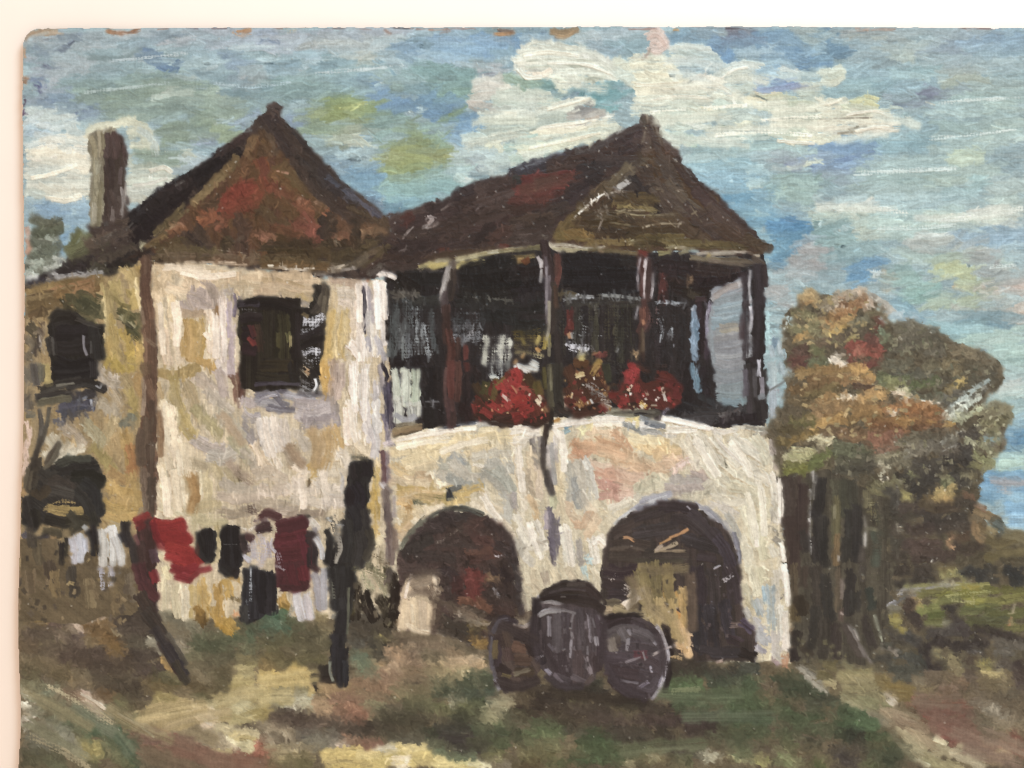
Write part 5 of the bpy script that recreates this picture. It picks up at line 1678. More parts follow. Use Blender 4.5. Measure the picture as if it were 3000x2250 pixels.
TEXTS.append('''
T B0
@wing
s 6 8c7448,6c5834 22 112 40 108 60 104 80 102
s 5 a87c54,8c6844 40 112 56 108 74 104
s 4 5c4a34,4c3c2c 22 117 36 114 50 111
s 8 6c5838,806c48 24 120 40 116 56 112
s 8 80643c,6c5434 46 116 58 112 76 108
s 7 a07850,8c6c48 60 112 76 108
s 10 5c4c34,6c5838 24 126 40 122 56 120
s 9 6c5438,5c4c34 26 132 36 128
s 9 4c4834,5c5838 56 118 66 116 78 120
s 10 505038,444430 64 120 70 124 78 128
s 8 4c4a34,5c583c 64 130 72 132 80 130
s 4 7c7440,686438 60 130 68 137 76 138
s 3 3c3828,4c4834 50 118 54 124 62 128
s 9 605844,504838 24 140 30 146
s 7 786c58,5c5444 22 150 28 156 24 164
s 6 5c4c40,74644c 34 138 34 146
s 3 c8b490,a09070 36 144 41 141
s 3 a89474,84745c 28 146 32 144
s 4 403830,5c5044 30 150 29 164
s 3 2c2824,4c443c 32 146 32 160
s 2 c8c0b4,8c847c 33 148 33 156
s 8 9c8a58,ac9860 86 106 88 120 88 132
s 8 b09c60,a08c54 94 104 96 116 100 126
s 8 bca46c,ac945c 102 92 108 104 110 116
s 7 c4ac74,b09860 98 94 104 98 108 102
s 7 b09858,a08a50 106 112 110 124
s 9 a48c50,b49c5c 88 132 92 146 92 162
s 9 b49848,a88c44 100 142 104 154 106 164
s 8 bc9c54,ac8c48 112 146 114 156 114 164
s 7 b09454,a0884c 86 150 88 164
s 4 bca870,d0bc84 84 118 86 132 86 150
s 3 d0bc88,e0cc98 110 104 112 114 114 124
s 3 e8d8b0,d0bc88 113 122 115 130 117 136
s 3 d8c080,c0a468 116 146 117 158
s 3 8c7c48,6c6038 92 116 98 122 104 124
s 6 4c4a30,605c3c 96 128 102 130 108 132
s 8 505034,645c40 98 132 106 138 110 142
s 6 4a4830,5c583c 104 140 108 146 110 148
s 3 7c7858,948c68 98 132 104 138 108 140
s 3 38362a,504c38 100 136 108 142
s 5 5c5838,6c6444 112 130 114 138
s 2 302c24,444034 103 88 106 93
s 5 8c7444,a4884c 112 92 113 98
@wing_window
s 12 26221f,2e2a28 46 136 56 134 62 138
s 14 221f20,2a2628 48 146 58 146 70 144
s 14 24201f,2c2828 50 158 60 158 72 156
s 8 2c2a28,343230 76 140 78 150 80 162
s 6 2e2a26,3a362c 42 134 46 130 54 130
s 3 5c544a,403a34 62 134 72 138 80 140
s 2 c0b8bc,847c80 68 148 68 156 70 162
s 2 54504c,3c3836 74 152 74 162
s 6 38342f,504a44 40 150 42 162
@corner_post
s 7 5c3e30,6c4a38 118 86 119 98 117 112
s 6 70503c,5c4030 119 84 119 96
s 6 5c3c2c,6a4836 118 106 119 120 121 132
s 7 6c4a36,80583f 120 120 122 134 122 146
s 7 74503a,8c6448 120 144 121 156 121 166
s 5 5a4030,6c4c38 124 136 124 150 124 164
s 2 b89878,8c6c50 115 128 117 138
s 3 8c6c50,a48060 118 150 126 156
@wall
s 8 d8c098,ccb48c 126 92 136 96 130 104
s 7 c4ac84,d4bc94 128 102 134 112 138 116
s 6 e0c8a0,d0b890 126 112 128 124 130 134
s 9 ccb48c,bca47c 124 98 124 110
s 10 dcc49c,e8d0a8 144 94 160 98 180 96
s 9 d8c09c,c8b08c 150 104 164 106 178 104
s 10 d0bc98,c4ac88 178 98 192 100 206 102
s 8 c4b08c,b09c78 176 108 190 108 206 108
s 8 e0cca8,d4bc98 136 108 150 112 164 108
s 5 b4a07c,c8b490 170 106 180 102
s 4 ccb894,e0cca8 150 90 166 92 180 94
s 2 e8dcc0,c8b898 150 88 170 92 196 95
s 12 b4a498,a4948a 156 112 166 116 172 122
s 10 a89888,bcaca0 154 122 164 126 172 128
s 10 b8a898,ac9c90 150 120 154 128
s 8 9c8c7c,b0a090 168 104 172 112 176 120
s 7 b8a080,a89070 146 128 160 130 176 128
s 7 e0cca8,d0bc94 130 120 132 136 134 150
s 7 d4bc90,e0cca4 138 116 140 132 142 146
s 9 e4ccac,d8c0a0 132 140 134 154 136 166
s 8 dcc8a8,ccb898 142 138 144 154 146 166
s 10 b08c50,a07c40 152 136 154 148 154 162
s 9 b49454,a08444 160 136 162 148 160 162
s 7 bc9c60,a88850 150 150 150 164
h 8 e8d8c0,dcc8ac 170 128 172 142 172 156
h 6 e8d8c8,d8c8b8 180 116 181 130 180 146
h 6 d8ccc0,c8b8a8 178 144 180 156 180 166
s 5 b8a8b0,ccbcb8 186 118 186 130 186 146
s 5 c8b8b4,b0a0a0 188 140 188 154 188 166
s 4 6c606c,8c808c 190 114 191 122 190 130
s 4 504a54,8c8488 194 116 196 124
s 5 c0b4a4,a89c90 182 112 188 112
s 6 d0c0a0,b8a888 196 112 204 112
s 3 8c6c48,b08c60 176 124 176 130
h 4 f0e0c8,e0d0b8 166 146 170 150
s 5 ccb084,b89868 176 150 174 164
s 2 c0ac90,907c60 135 104 136 106
@window#front
s 8 241c1e,302828 196 134 204 132 207 132
s 9 2c2024,241c1e 198 146 204 146
s 9 382428,2a1e20 198 158 206 160
s 5 342c34,4c444c 194 122 200 122 207 122
s 5 282024,1e1a1c 200 120 207 119
k 3 a8a0a0,706868 196 126 207 127
s 4 8c342c,6c2828 202 150 206 154
s 5 5c2c28,482426 204 140 206 148
T C0
@wall
s 7 b08c50,c09c5c 160 2 168 4 172 6
s 8 dcd0c4,ccbcb0 178 2 180 8 184 10
s 6 c8b8b4,b0a0a0 186 2 188 14
s 9 b09864,a08854 128 12 140 14 156 10
s 9 b49c70,a48c60 126 22 130 32 136 40
s 10 a8945c,b8a470 140 14 142 28 146 40
s 9 a49068,b4a078 150 18 156 32 160 46
s 10 b8a894,a8987c 160 14 168 20 176 26
s 10 b0a490,c0b4a0 168 26 176 34 184 40
s 8 bcaca0,ac9c90 176 10 180 18 182 26
s 8 8c6c58,7c5c4c 190 14 192 22 193 30
s 5 6c4c40,84645c 195 4 196 16 196 30
s 8 a89c98,b8aca8 196 34 202 36 207 36
s 8 9c9698,b0a8a4 198 44 203 48 207 48
s 10 98908c,a8a098 196 56 202 62 206 66
h 9 e4d4b0,d4c4a0 132 36 136 50 136 64
h 7 dcccac,ccbc9c 132 60 134 74 136 86
h 10 e4d4b8,d8c8ac 142 66 144 76 148 84
h 8 e0d0ac,d0c09c 130 88 134 102 136 116
h 8 e4d4b4,d0c0a0 142 92 144 108 146 122
h 7 e0d4b0,ccc09c 130 120 138 124 144 128
s 10 b4a068,a8945c 146 44 150 54 154 60
s 10 a89c70,bcb08c 158 40 168 50 176 58
s 10 bcb4a0,aca48c 176 44 186 52 194 60
s 10 a89c90,b8aca0 158 66 168 72 176 74
s 10 b0a898,c0b8a8 170 78 180 80 190 76
s 9 a8a07c,b8b08c 186 64 194 72 200 80
s 8 988c7c,b0a490 196 76 204 82 207 88
s 9 c4b490,b0a080 150 84 160 86 168 90
s 9 c0a878,b09464 152 94 156 106 158 118
s 7 b08c58,a07c4c 158 96 160 108 158 116
s 8 d4c498,c4b488 166 94 168 108 166 120
s 8 c0b088,b0a078 172 86 178 96 182 108
s 8 a89870,b8a888 184 88 190 96 196 104
s 5 504430,6c6044 192 92 196 98
s 9 b8ac98,a89c88 180 100 192 106 206 106
s 10 c0b098,b0a08c 178 112 192 114 206 112
s 9 bcac84,ac9c74 150 122 162 120 174 118
s 8 b0a088,a09078 176 124 190 126 206 122
h 2 e8dcb8,d0c498 143 40 144 52
h 2 e8dcbc,d0c4a0 147 98 148 110 150 122
h 2 e8dcb8,d0c49c 162 92 163 110
s 5 ccc4a0,b8ac88 156 130 158 140 156 156
s 9 c4b890,b0a47c 156 130 166 132 178 132
s 3 4c4434,8c8468 136 62 140 60
@corner_post
s 8 6c5038,7c5c40 118 4 120 12
s 6 8c6448,7c5840 120 18 122 26 124 30
s 6 5c4434,4c382c 122 36 124 46 124 56
s 9 5c4838,6c5440 120 50 120 62 120 76
s 8 6c543c,5c4838 116 60 114 70 114 82
s 6 8c6848,a07850 129 44 130 60 130 76
s 7 503c2f,604c3c 122 70 122 86 122 98
s 7 6c5442,7c6450 117 90 118 104 120 116
s 7 504034,604c3c 123 98 123 112 122 126
s 4 7c6450,8c745c 118 112 119 126
s 3 90745c,b89878 116 16 117 30 116 44
@wing
s 9 b09848,a48c44 88 2 96 6 104 8
s 8 ac9450,bca45c 106 2 112 4 116 6
s 9 8c806c,9c907c 78 6 80 14
s 10 a89c88,b4a898 82 12 88 18 96 20
s 9 9c8c70,ac9c80 92 28 96 36 90 42
s 10 b0a48c,a09478 76 36 84 36 92 44
s 8 a89458,98844c 104 24 108 36 108 46
s 7 a48048,b08c54 112 12 114 28
s 8 8c7850,a08c60 100 16 104 22
s 8 7c7864,6c6c5c 98 52 104 52 106 50
s 9 a89468,b8a478 92 48 88 58 84 66
s 10 98906c,a8a080 68 52 74 58 80 66
s 10 9c8e78,ac9c84 52 54 60 60 66 66
s 10 a8a088,b4ac94 40 64 46 72 52 78
s 9 b8b098,c8c0a8 46 80 54 76 64 74
s 8 c4bca4,b4ac94 38 76 42 82 46 86
s 10 a4945c,94844f 76 72 84 80 90 88
s 9 a08048,b09054 100 60 104 72 106 84
s 8 b07c4c,a07044 106 70 108 80 108 90
s 9 ac8c58,a08050 88 90 96 96 104 100
s 9 a8884c,b89858 88 104 98 108 110 110
s 9 b0904c,bc9c58 84 118 94 122 106 122
s 8 c0a064,b09054 92 112 104 116 114 116
s 8 bc9c5c,a88c50 86 128 96 130 106 128
s 7 a48850,b89c60 106 94 110 104 112 116
s 5 bcac88,a89870 90 134 98 136
s 12 787060,686054 22 8 26 18
s 8 6c6458,5c5448 22 30 24 40
s 5 5c5848,6c6858 22 46 28 46
@wing_window
s 14 1e1c1e,262426 46 4 56 8 68 6
s 14 201e20,2a2828 48 14 58 14 70 12
s 6 2e2a2a,383434 76 4 76 14
s 6 c4a860,b09450 37 6 38 12 39 19
s 5 544c3c,6c6450 34 6 34 18
s 6 504840,605850 30 20 28 6
@wing_window_sill
s 7 34302c,443f38 34 26 46 22 62 19
s 7 2c2826,3a3632 56 22 70 20 82 24
s 6 302c2a,4c4640 30 32 40 30 54 28
s 6 5c5440,6c644c 32 36 44 34 54 33
s 2 d4d0cc,908c8c 78 22 81 24 82 22
s 2 8c8474,6c6454 46 22 60 20
@wing
s 9 343232,403e40 56 34 66 30 74 28
s 9 40404a,50505c 48 42 60 38 72 38
s 7 3a3c44,4c4e58 50 46 62 44 72 42
s 6 6c6c70,5c5c64 44 52 52 52
s 3 a0a4ac,6c7078 64 34 70 32
s 2 b0b4bc,787c84 74 34 75 40
h 5 d4b8a4,c4a894 22 52 24 62 22 70
h 5 dcc0ac,ccb09c 20 74 22 84 20 94
s 5 b08c5c,9c7c50 20 96 19 108 18 118
@bush#dark_tree
s 4 4c443c,5c544a 32 42 34 56 32 68
s 3 4a4238,5c5448 40 40 38 54 34 68
s 4 403830,544c40 34 64 30 76 28 86
s 3 4c4034,5c5040 48 68 42 76 38 84
s 4 544a3a,645a48 48 70 44 80 36 90
s 8 3c342c,4a4236 30 82 28 94 26 104
s 6 4a4034,5c503c 24 92 22 104
s 9 302c28,3c3832 34 92 40 96 46 94
s 10 2a2826,343230 48 92 60 90 74 88
s 12 2c2c28,24241f 60 96 72 96 78 98
s 6 34342a,44443a 46 86 58 82 70 82
s 4 5c5c4c,444438 54 80 64 82
s 12 28282a,323230 68 102 76 108 78 120
s 10 2c2a28,363430 62 108 70 116 74 126
s 9 4a4038,3c342c 40 100 48 100 54 104
s 9 403a34,4c463e 36 106 46 108 54 110
s 8 4c3e2c,3c3228 28 108 32 112 36 108
k 7 b89450,a4844a 40 122 50 118 56 118
s 8 bc984c,ac8a48 40 122 52 124 62 124
s 4 a8884c,c0a058 36 122 44 122
s 9 302c2a,3c3834 22 114 24 124 26 134
s 8 343028,24221f 28 124 30 134
s 7 24221f,2f2c26 38 130 46 132 52 134
s 8 343024,443e30 54 132 64 130 72 132
s 8 4a4436,3c382c 58 126 64 134 60 138
s 6 302e28,3c3a32 76 126 78 134
s 7 5c5038,484030 36 140 48 142 56 140
s 6 4c4444,5c5458 20 142 24 146
s 7 383434,4a4446 24 150 30 148 36 146
s 3 c0c0c0,8c8880 68 136 70 138
T C0
@ground
s 10 34302c,44403a 24 154 32 154
s 8 50484a,6c6468 24 158 28 158
s 8 3a3632,2c2a28 34 160 42 158
s 8 a4824c,8c6c40 42 146 44 156
s 6 6c5838,84683f 44 156 42 164
s 4 8c6c40,a48050 40 144 46 142
@cloth#white_left
h 6 d8d4d4,c4bcc0 58 146 60 154 60 163
h 6 d0ccd0,bcb8bc 64 144 66 154 66 162
s 4 b0acb4,ccc8cc 69 146 70 156
@cloth#black_left
s 6 221f20,2c2a2c 72 140 76 146 77 156
s 5 242224,302c2c 50 150 50 158 50 164
s 5 201e20,2c282a 76 136 78 146
s 4 28261f,34302c 54 146 54 160
@cloth#white_second
h 7 d8cfc0,c8beb0 83 140 84 150 84 164
h 6 e0d8cc,ccc4b8 90 138 92 150 92 164
h 6 d4ccc0,c0b8b0 94 146 97 156 98 164
h 3 ece4dc,d8d0c4 86 140 92 137 94 142
s 2 6c645c,948c80 82 150 81 160
@cloth#dark_second
s 7 2a2624,363030 102 134 102 142 104 148
s 6 302a2a,3c3432 108 150 108 158 110 164
s 5 28262a,343032 98 142 101 148
@cloth#red
s 6 8c2a28,9c3430 110 132 114 130 118 128
s 7 7c2a28,6c2428 112 136 116 134
s 9 982626,a82c28 128 136 136 136 144 134
s 9 a42826,942424 132 144 142 144 150 146
s 8 a02826,b0302a 136 152 144 154 152 156
s 7 982424,a82c2a 136 160 144 162 152 164
s 6 8c2428,7c2024 124 134 126 142 130 150
s 5 9c2828,8c2424 146 136 150 142
s 3 c0786c,a03c38 130 150 132 154
@laundry_pole
s 9 442c2a,543230 116 138 118 148 118 160
s 8 4c302c,3c2826 122 142 122 152 122 164
s 7 3a2a28,4a3430 114 150 116 164
s 6 5c4048,4a3438 124 156 126 164
s 3 6c4040,84504c 110 144 112 150
@wall
s 6 c8b890,b4a47c 155 136 158 148 157 158
s 4 c0b080,b0a070 176 136 177 148 177 158
s 4 c4b488,b0a078 178 152 176 162 170 165
s 4 d0c49c,b8ac84 134 164 130 160
@cloth#black_round
s 7 201e1f,2a2828 162 142 164 150 166 158
s 8 1e1c1e,262426 168 140 170 150 170 160
s 4 222022,2c2a2a 160 156 168 164 172 160
s 3 8c4c38,3c2824 160 150 161 158
@cloth#black_square
s 8 201e20,2a282a 184 138 184 150 184 164
s 8 1e1c1e,282628 190 138 190 150 191 164
k 2 6c6864,403c3c 182 151 192 151
@wall
k 4 d0c8b8,b0a898 196 138 202 140 206 138
k 6 8c7868,6c5c50 202 122 207 124
@cloth#maroon
s 7 4c3030,5c3a38 200 144 204 146
s 6 5c4844,443434 198 150 200 156
k 7 a8989c,c8bcbc 204 150 206 160
s 5 302828,3c3030 196 144 198 154
h 4 d8ccd0,b8b0b4 198 160 202 164
T C1
@window_sill
s 8 7c7478,5c545c 0 28 10 26 20 28
s 8 8c8488,a09898 2 34 12 36 18 40
s 5 48404a,605860 0 25 14 24 24 28
s 4 a89ca0,807880 0 30 14 27 20 34
s 5 605860,7c747c 16 30 20 36 24 38
s 6 8c8488,b0a8ac 24 30 34 32 44 34
s 5 5c5458,7c7478 34 28 44 29 54 29
s 6 5c545c,8c8488 10 40 20 42 28 42
h 2 c8bcc0,908488 2 36 6 32 16 30
@wall
s 9 a09694,b0a6a2 32 36 44 38 56 36
s 10 a89e9c,b8b0ac 34 44 46 46 58 42
s 8 8c8280,a0948c 56 30 62 34 64 40
s 10 aca2a0,9c9290 38 52 50 52 62 50
s 9 d0a85c,c09850 54 4 56 14 57 24
s 7 c8a058,d8b870 54 12 56 20
s 8 bca48c,ac947c 62 2 64 14 64 24
s 8 b4a090,c4b0a0 68 6 68 18 66 28
h 9 e4dacb,d6cbbb 78 4 80 18 80 34
h 8 dcd4c8,ccc4b8 88 6 88 20 88 34
h 8 e0d6c4,d4c8b4 76 36 78 50 80 62
h 8 d8d0c8,c8c0b8 88 36 90 50 92 64
h 7 d8d4cc,c8c4bc 96 30 97 44 98 56
h 7 c4beb8,b4aeaa 98 20 98 32
h 6 e8dccc,dcccb8 74 42 74 54 75 66
s 8 dcccac,ccb894 78 66 84 72 90 76
s 8 c8c4c0,b8b0ac 94 58 97 68 96 76
s 4 847c80,a09898 100 6 102 16 104 26
s 4 302c38,48404c 102 4 106 14 108 26
s 5 585464,6c6474 106 22 106 36 106 50
s 5 44404c,5c5460 108 30 109 44 110 58
s 4 7c7480,948c94 103 46 106 58 108 68
s 4 8c8488,a89ca0 108 58 107 66 110 70
s 4 b0a4a8,d0c4c4 104 70 110 68
h 9 d8d0c4,c8beb0 4 50 6 62 10 74
h 9 dcd4c8,ccc2b4 14 50 16 62 18 70
h 8 d4c8b8,c4b8a8 22 50 24 62 24 66
s 9 c8bca8,b8ac98 30 60 36 64 40 70
s 8 bca888,ac9878 28 70 32 78 30 84
s 8 a09078,b0a088 24 74 30 84 36 84
s 9 c4ac80,b49c70 44 60 50 70 48 84
s 9 b8a07c,ccb48c 56 60 58 72 54 84
s 8 d0b480,c0a068 62 56 66 64 68 70
h 6 e4d4b4,d4c4a0 56 76 62 80 68 80
h 9 dccab0,ccb898 0 70 4 80 8 86
h 5 e8dcc8,d8c8b0 12 68 14 78 18 86
s 5 c09c5c,a88850 10 64 11 72
s 10 c4b49c,b4a48c 0 94 10 92 20 96
s 9 d8c8b0,c8b498 32 88 38 92 34 98
s 7 c8ac70,b89858 46 86 50 92 46 98
s 10 c8b8a4,b8a890 4 106 14 108 22 106
s 10 d4c6b4,c4b6a0 28 102 36 108 46 106
s 10 d8ccba,c8bca8 50 98 58 106 66 106
s 9 d0c4ac,c0b49c 52 92 64 92 72 92
s 8 dcd0bc,c8bca4 66 76 72 80 74 84
s 9 ccc0ac,bcb09c 30 114 42 116 54 118
s 9 d0c4b4,c0b4a4 56 114 64 116 70 116
s 8 b8a890,a8987c 2 116 14 118 26 120
s 7 ac9c88,bcac98 14 124 28 124 44 126
s 6 a49480,948470 26 126 40 126 52 126
s 4 c8c4bc,a8a098 70 96 70 106
s 2 8c7c60,5c4c38 43 98 43 104
@wall
s 6 d0b468,c0a058 97 86 97 98 98 108
s 7 c8a860,b8984c 94 108 97 120 98 132
s 6 d0b068,c0a058 96 136 98 142
s 6 b89850,c8a85c 92 118 92 124
h 6 e4d4ac,d4c494 96 146 100 146 98 149
s 4 a89870,c8b894 94 82 96 90
@drainpipe
s 5 5c3c40,6c4848 103 76 104 86 104 98
s 4 7c6468,947c80 106 76 107 88 108 98
s 6 6c5850,7c6860 105 104 106 116 107 128
s 6 74605a,5c4a46 106 118 107 130 108 142
s 6 705850,846c60 109 134 110 148 110 164
s 4 947e74,806c64 106 104 110 108
h 4 e0d0cc,c8b8b0 102 101 104 104
s 5 8c7060,7c6454 112 140 114 154
s 3 948078,a8948c 112 112 112 128
s 4 6c5450,8c7468 106 146 107 158 106 165
@post#laundry
s 9 1e1c1e,2a2828 84 86 86 94 84 102
s 9 201c20,2a2628 90 86 90 94
s 12 1e1c20,28242a 80 104 84 112 82 120
s 8 282226,1e1a1c 76 108 76 118
s 5 242022,302a2a 78 88 80 96
k 4 3c362c,5c5440 78 80 86 80 92 84
s 12 222024,2c2a2c 80 122 84 130 84 140
s 8 302c2c,3c3834 88 124 89 136 90 146
k 8 302e2c,3c3834 62 130 66 140 66 152
s 9 2a2828,343230 74 132 76 146 74 160
s 9 302c2a,3a3634 84 142 86 154 84 164
k 5 a89c8c,807464 66 142 68 154 65 163
k 3 c8c4c0,90908c 58 130 60 132
k 3 b0aca8,808080 66 136 70 136
s 6 242222,2e2c2c 58 140 60 152 58 163
s 6 4c4438,3c362e 92 140 94 150 90 160
@wall
k 6 988c6c,b0a488 96 152 102 154 100 162
k 7 7c7054,5c503c 92 158 98 162 104 164
@arcade
s 6 dcd4c4,ccc0b0 38 132 44 132 48 136
s 3 3c3830,504a40 34 128 44 128
@cloth#maroon
s 7 5c3434,4c2c2c 4 128 10 126 16 128
k 5 a8948c,6c504c 0 132 8 130
s 8 3c2a2a,4a3030 2 138 10 136
s 12 5c2a2e,4c2428 20 138 28 136 34 134
s 12 5a2428,6a2a30 18 148 26 148 36 146
s 12 542428,642a2e 20 158 30 158 38 156
s 8 6c2a34,5c2228 38 144 40 152 42 162
s 8 30282a,40302f 44 144 46 154 46 164
s 5 2c2426,3a2e2e 42 142 48 143
k 8 a8989c,c8b8bc 2 144 6 152 4 164
k 6 b4a4a8,907c84 10 150 12 160
h 2 ece0e0,c8b8bc 13 146 12 152 15 156
k 4 8c7078,b09ca4 18 158 20 165
@cloth#white_right
h 4 d8d0cc,c0b4b0 48 146 52 152 54 160
k 4 a89ca0,7c7074 48 138 52 146
''')
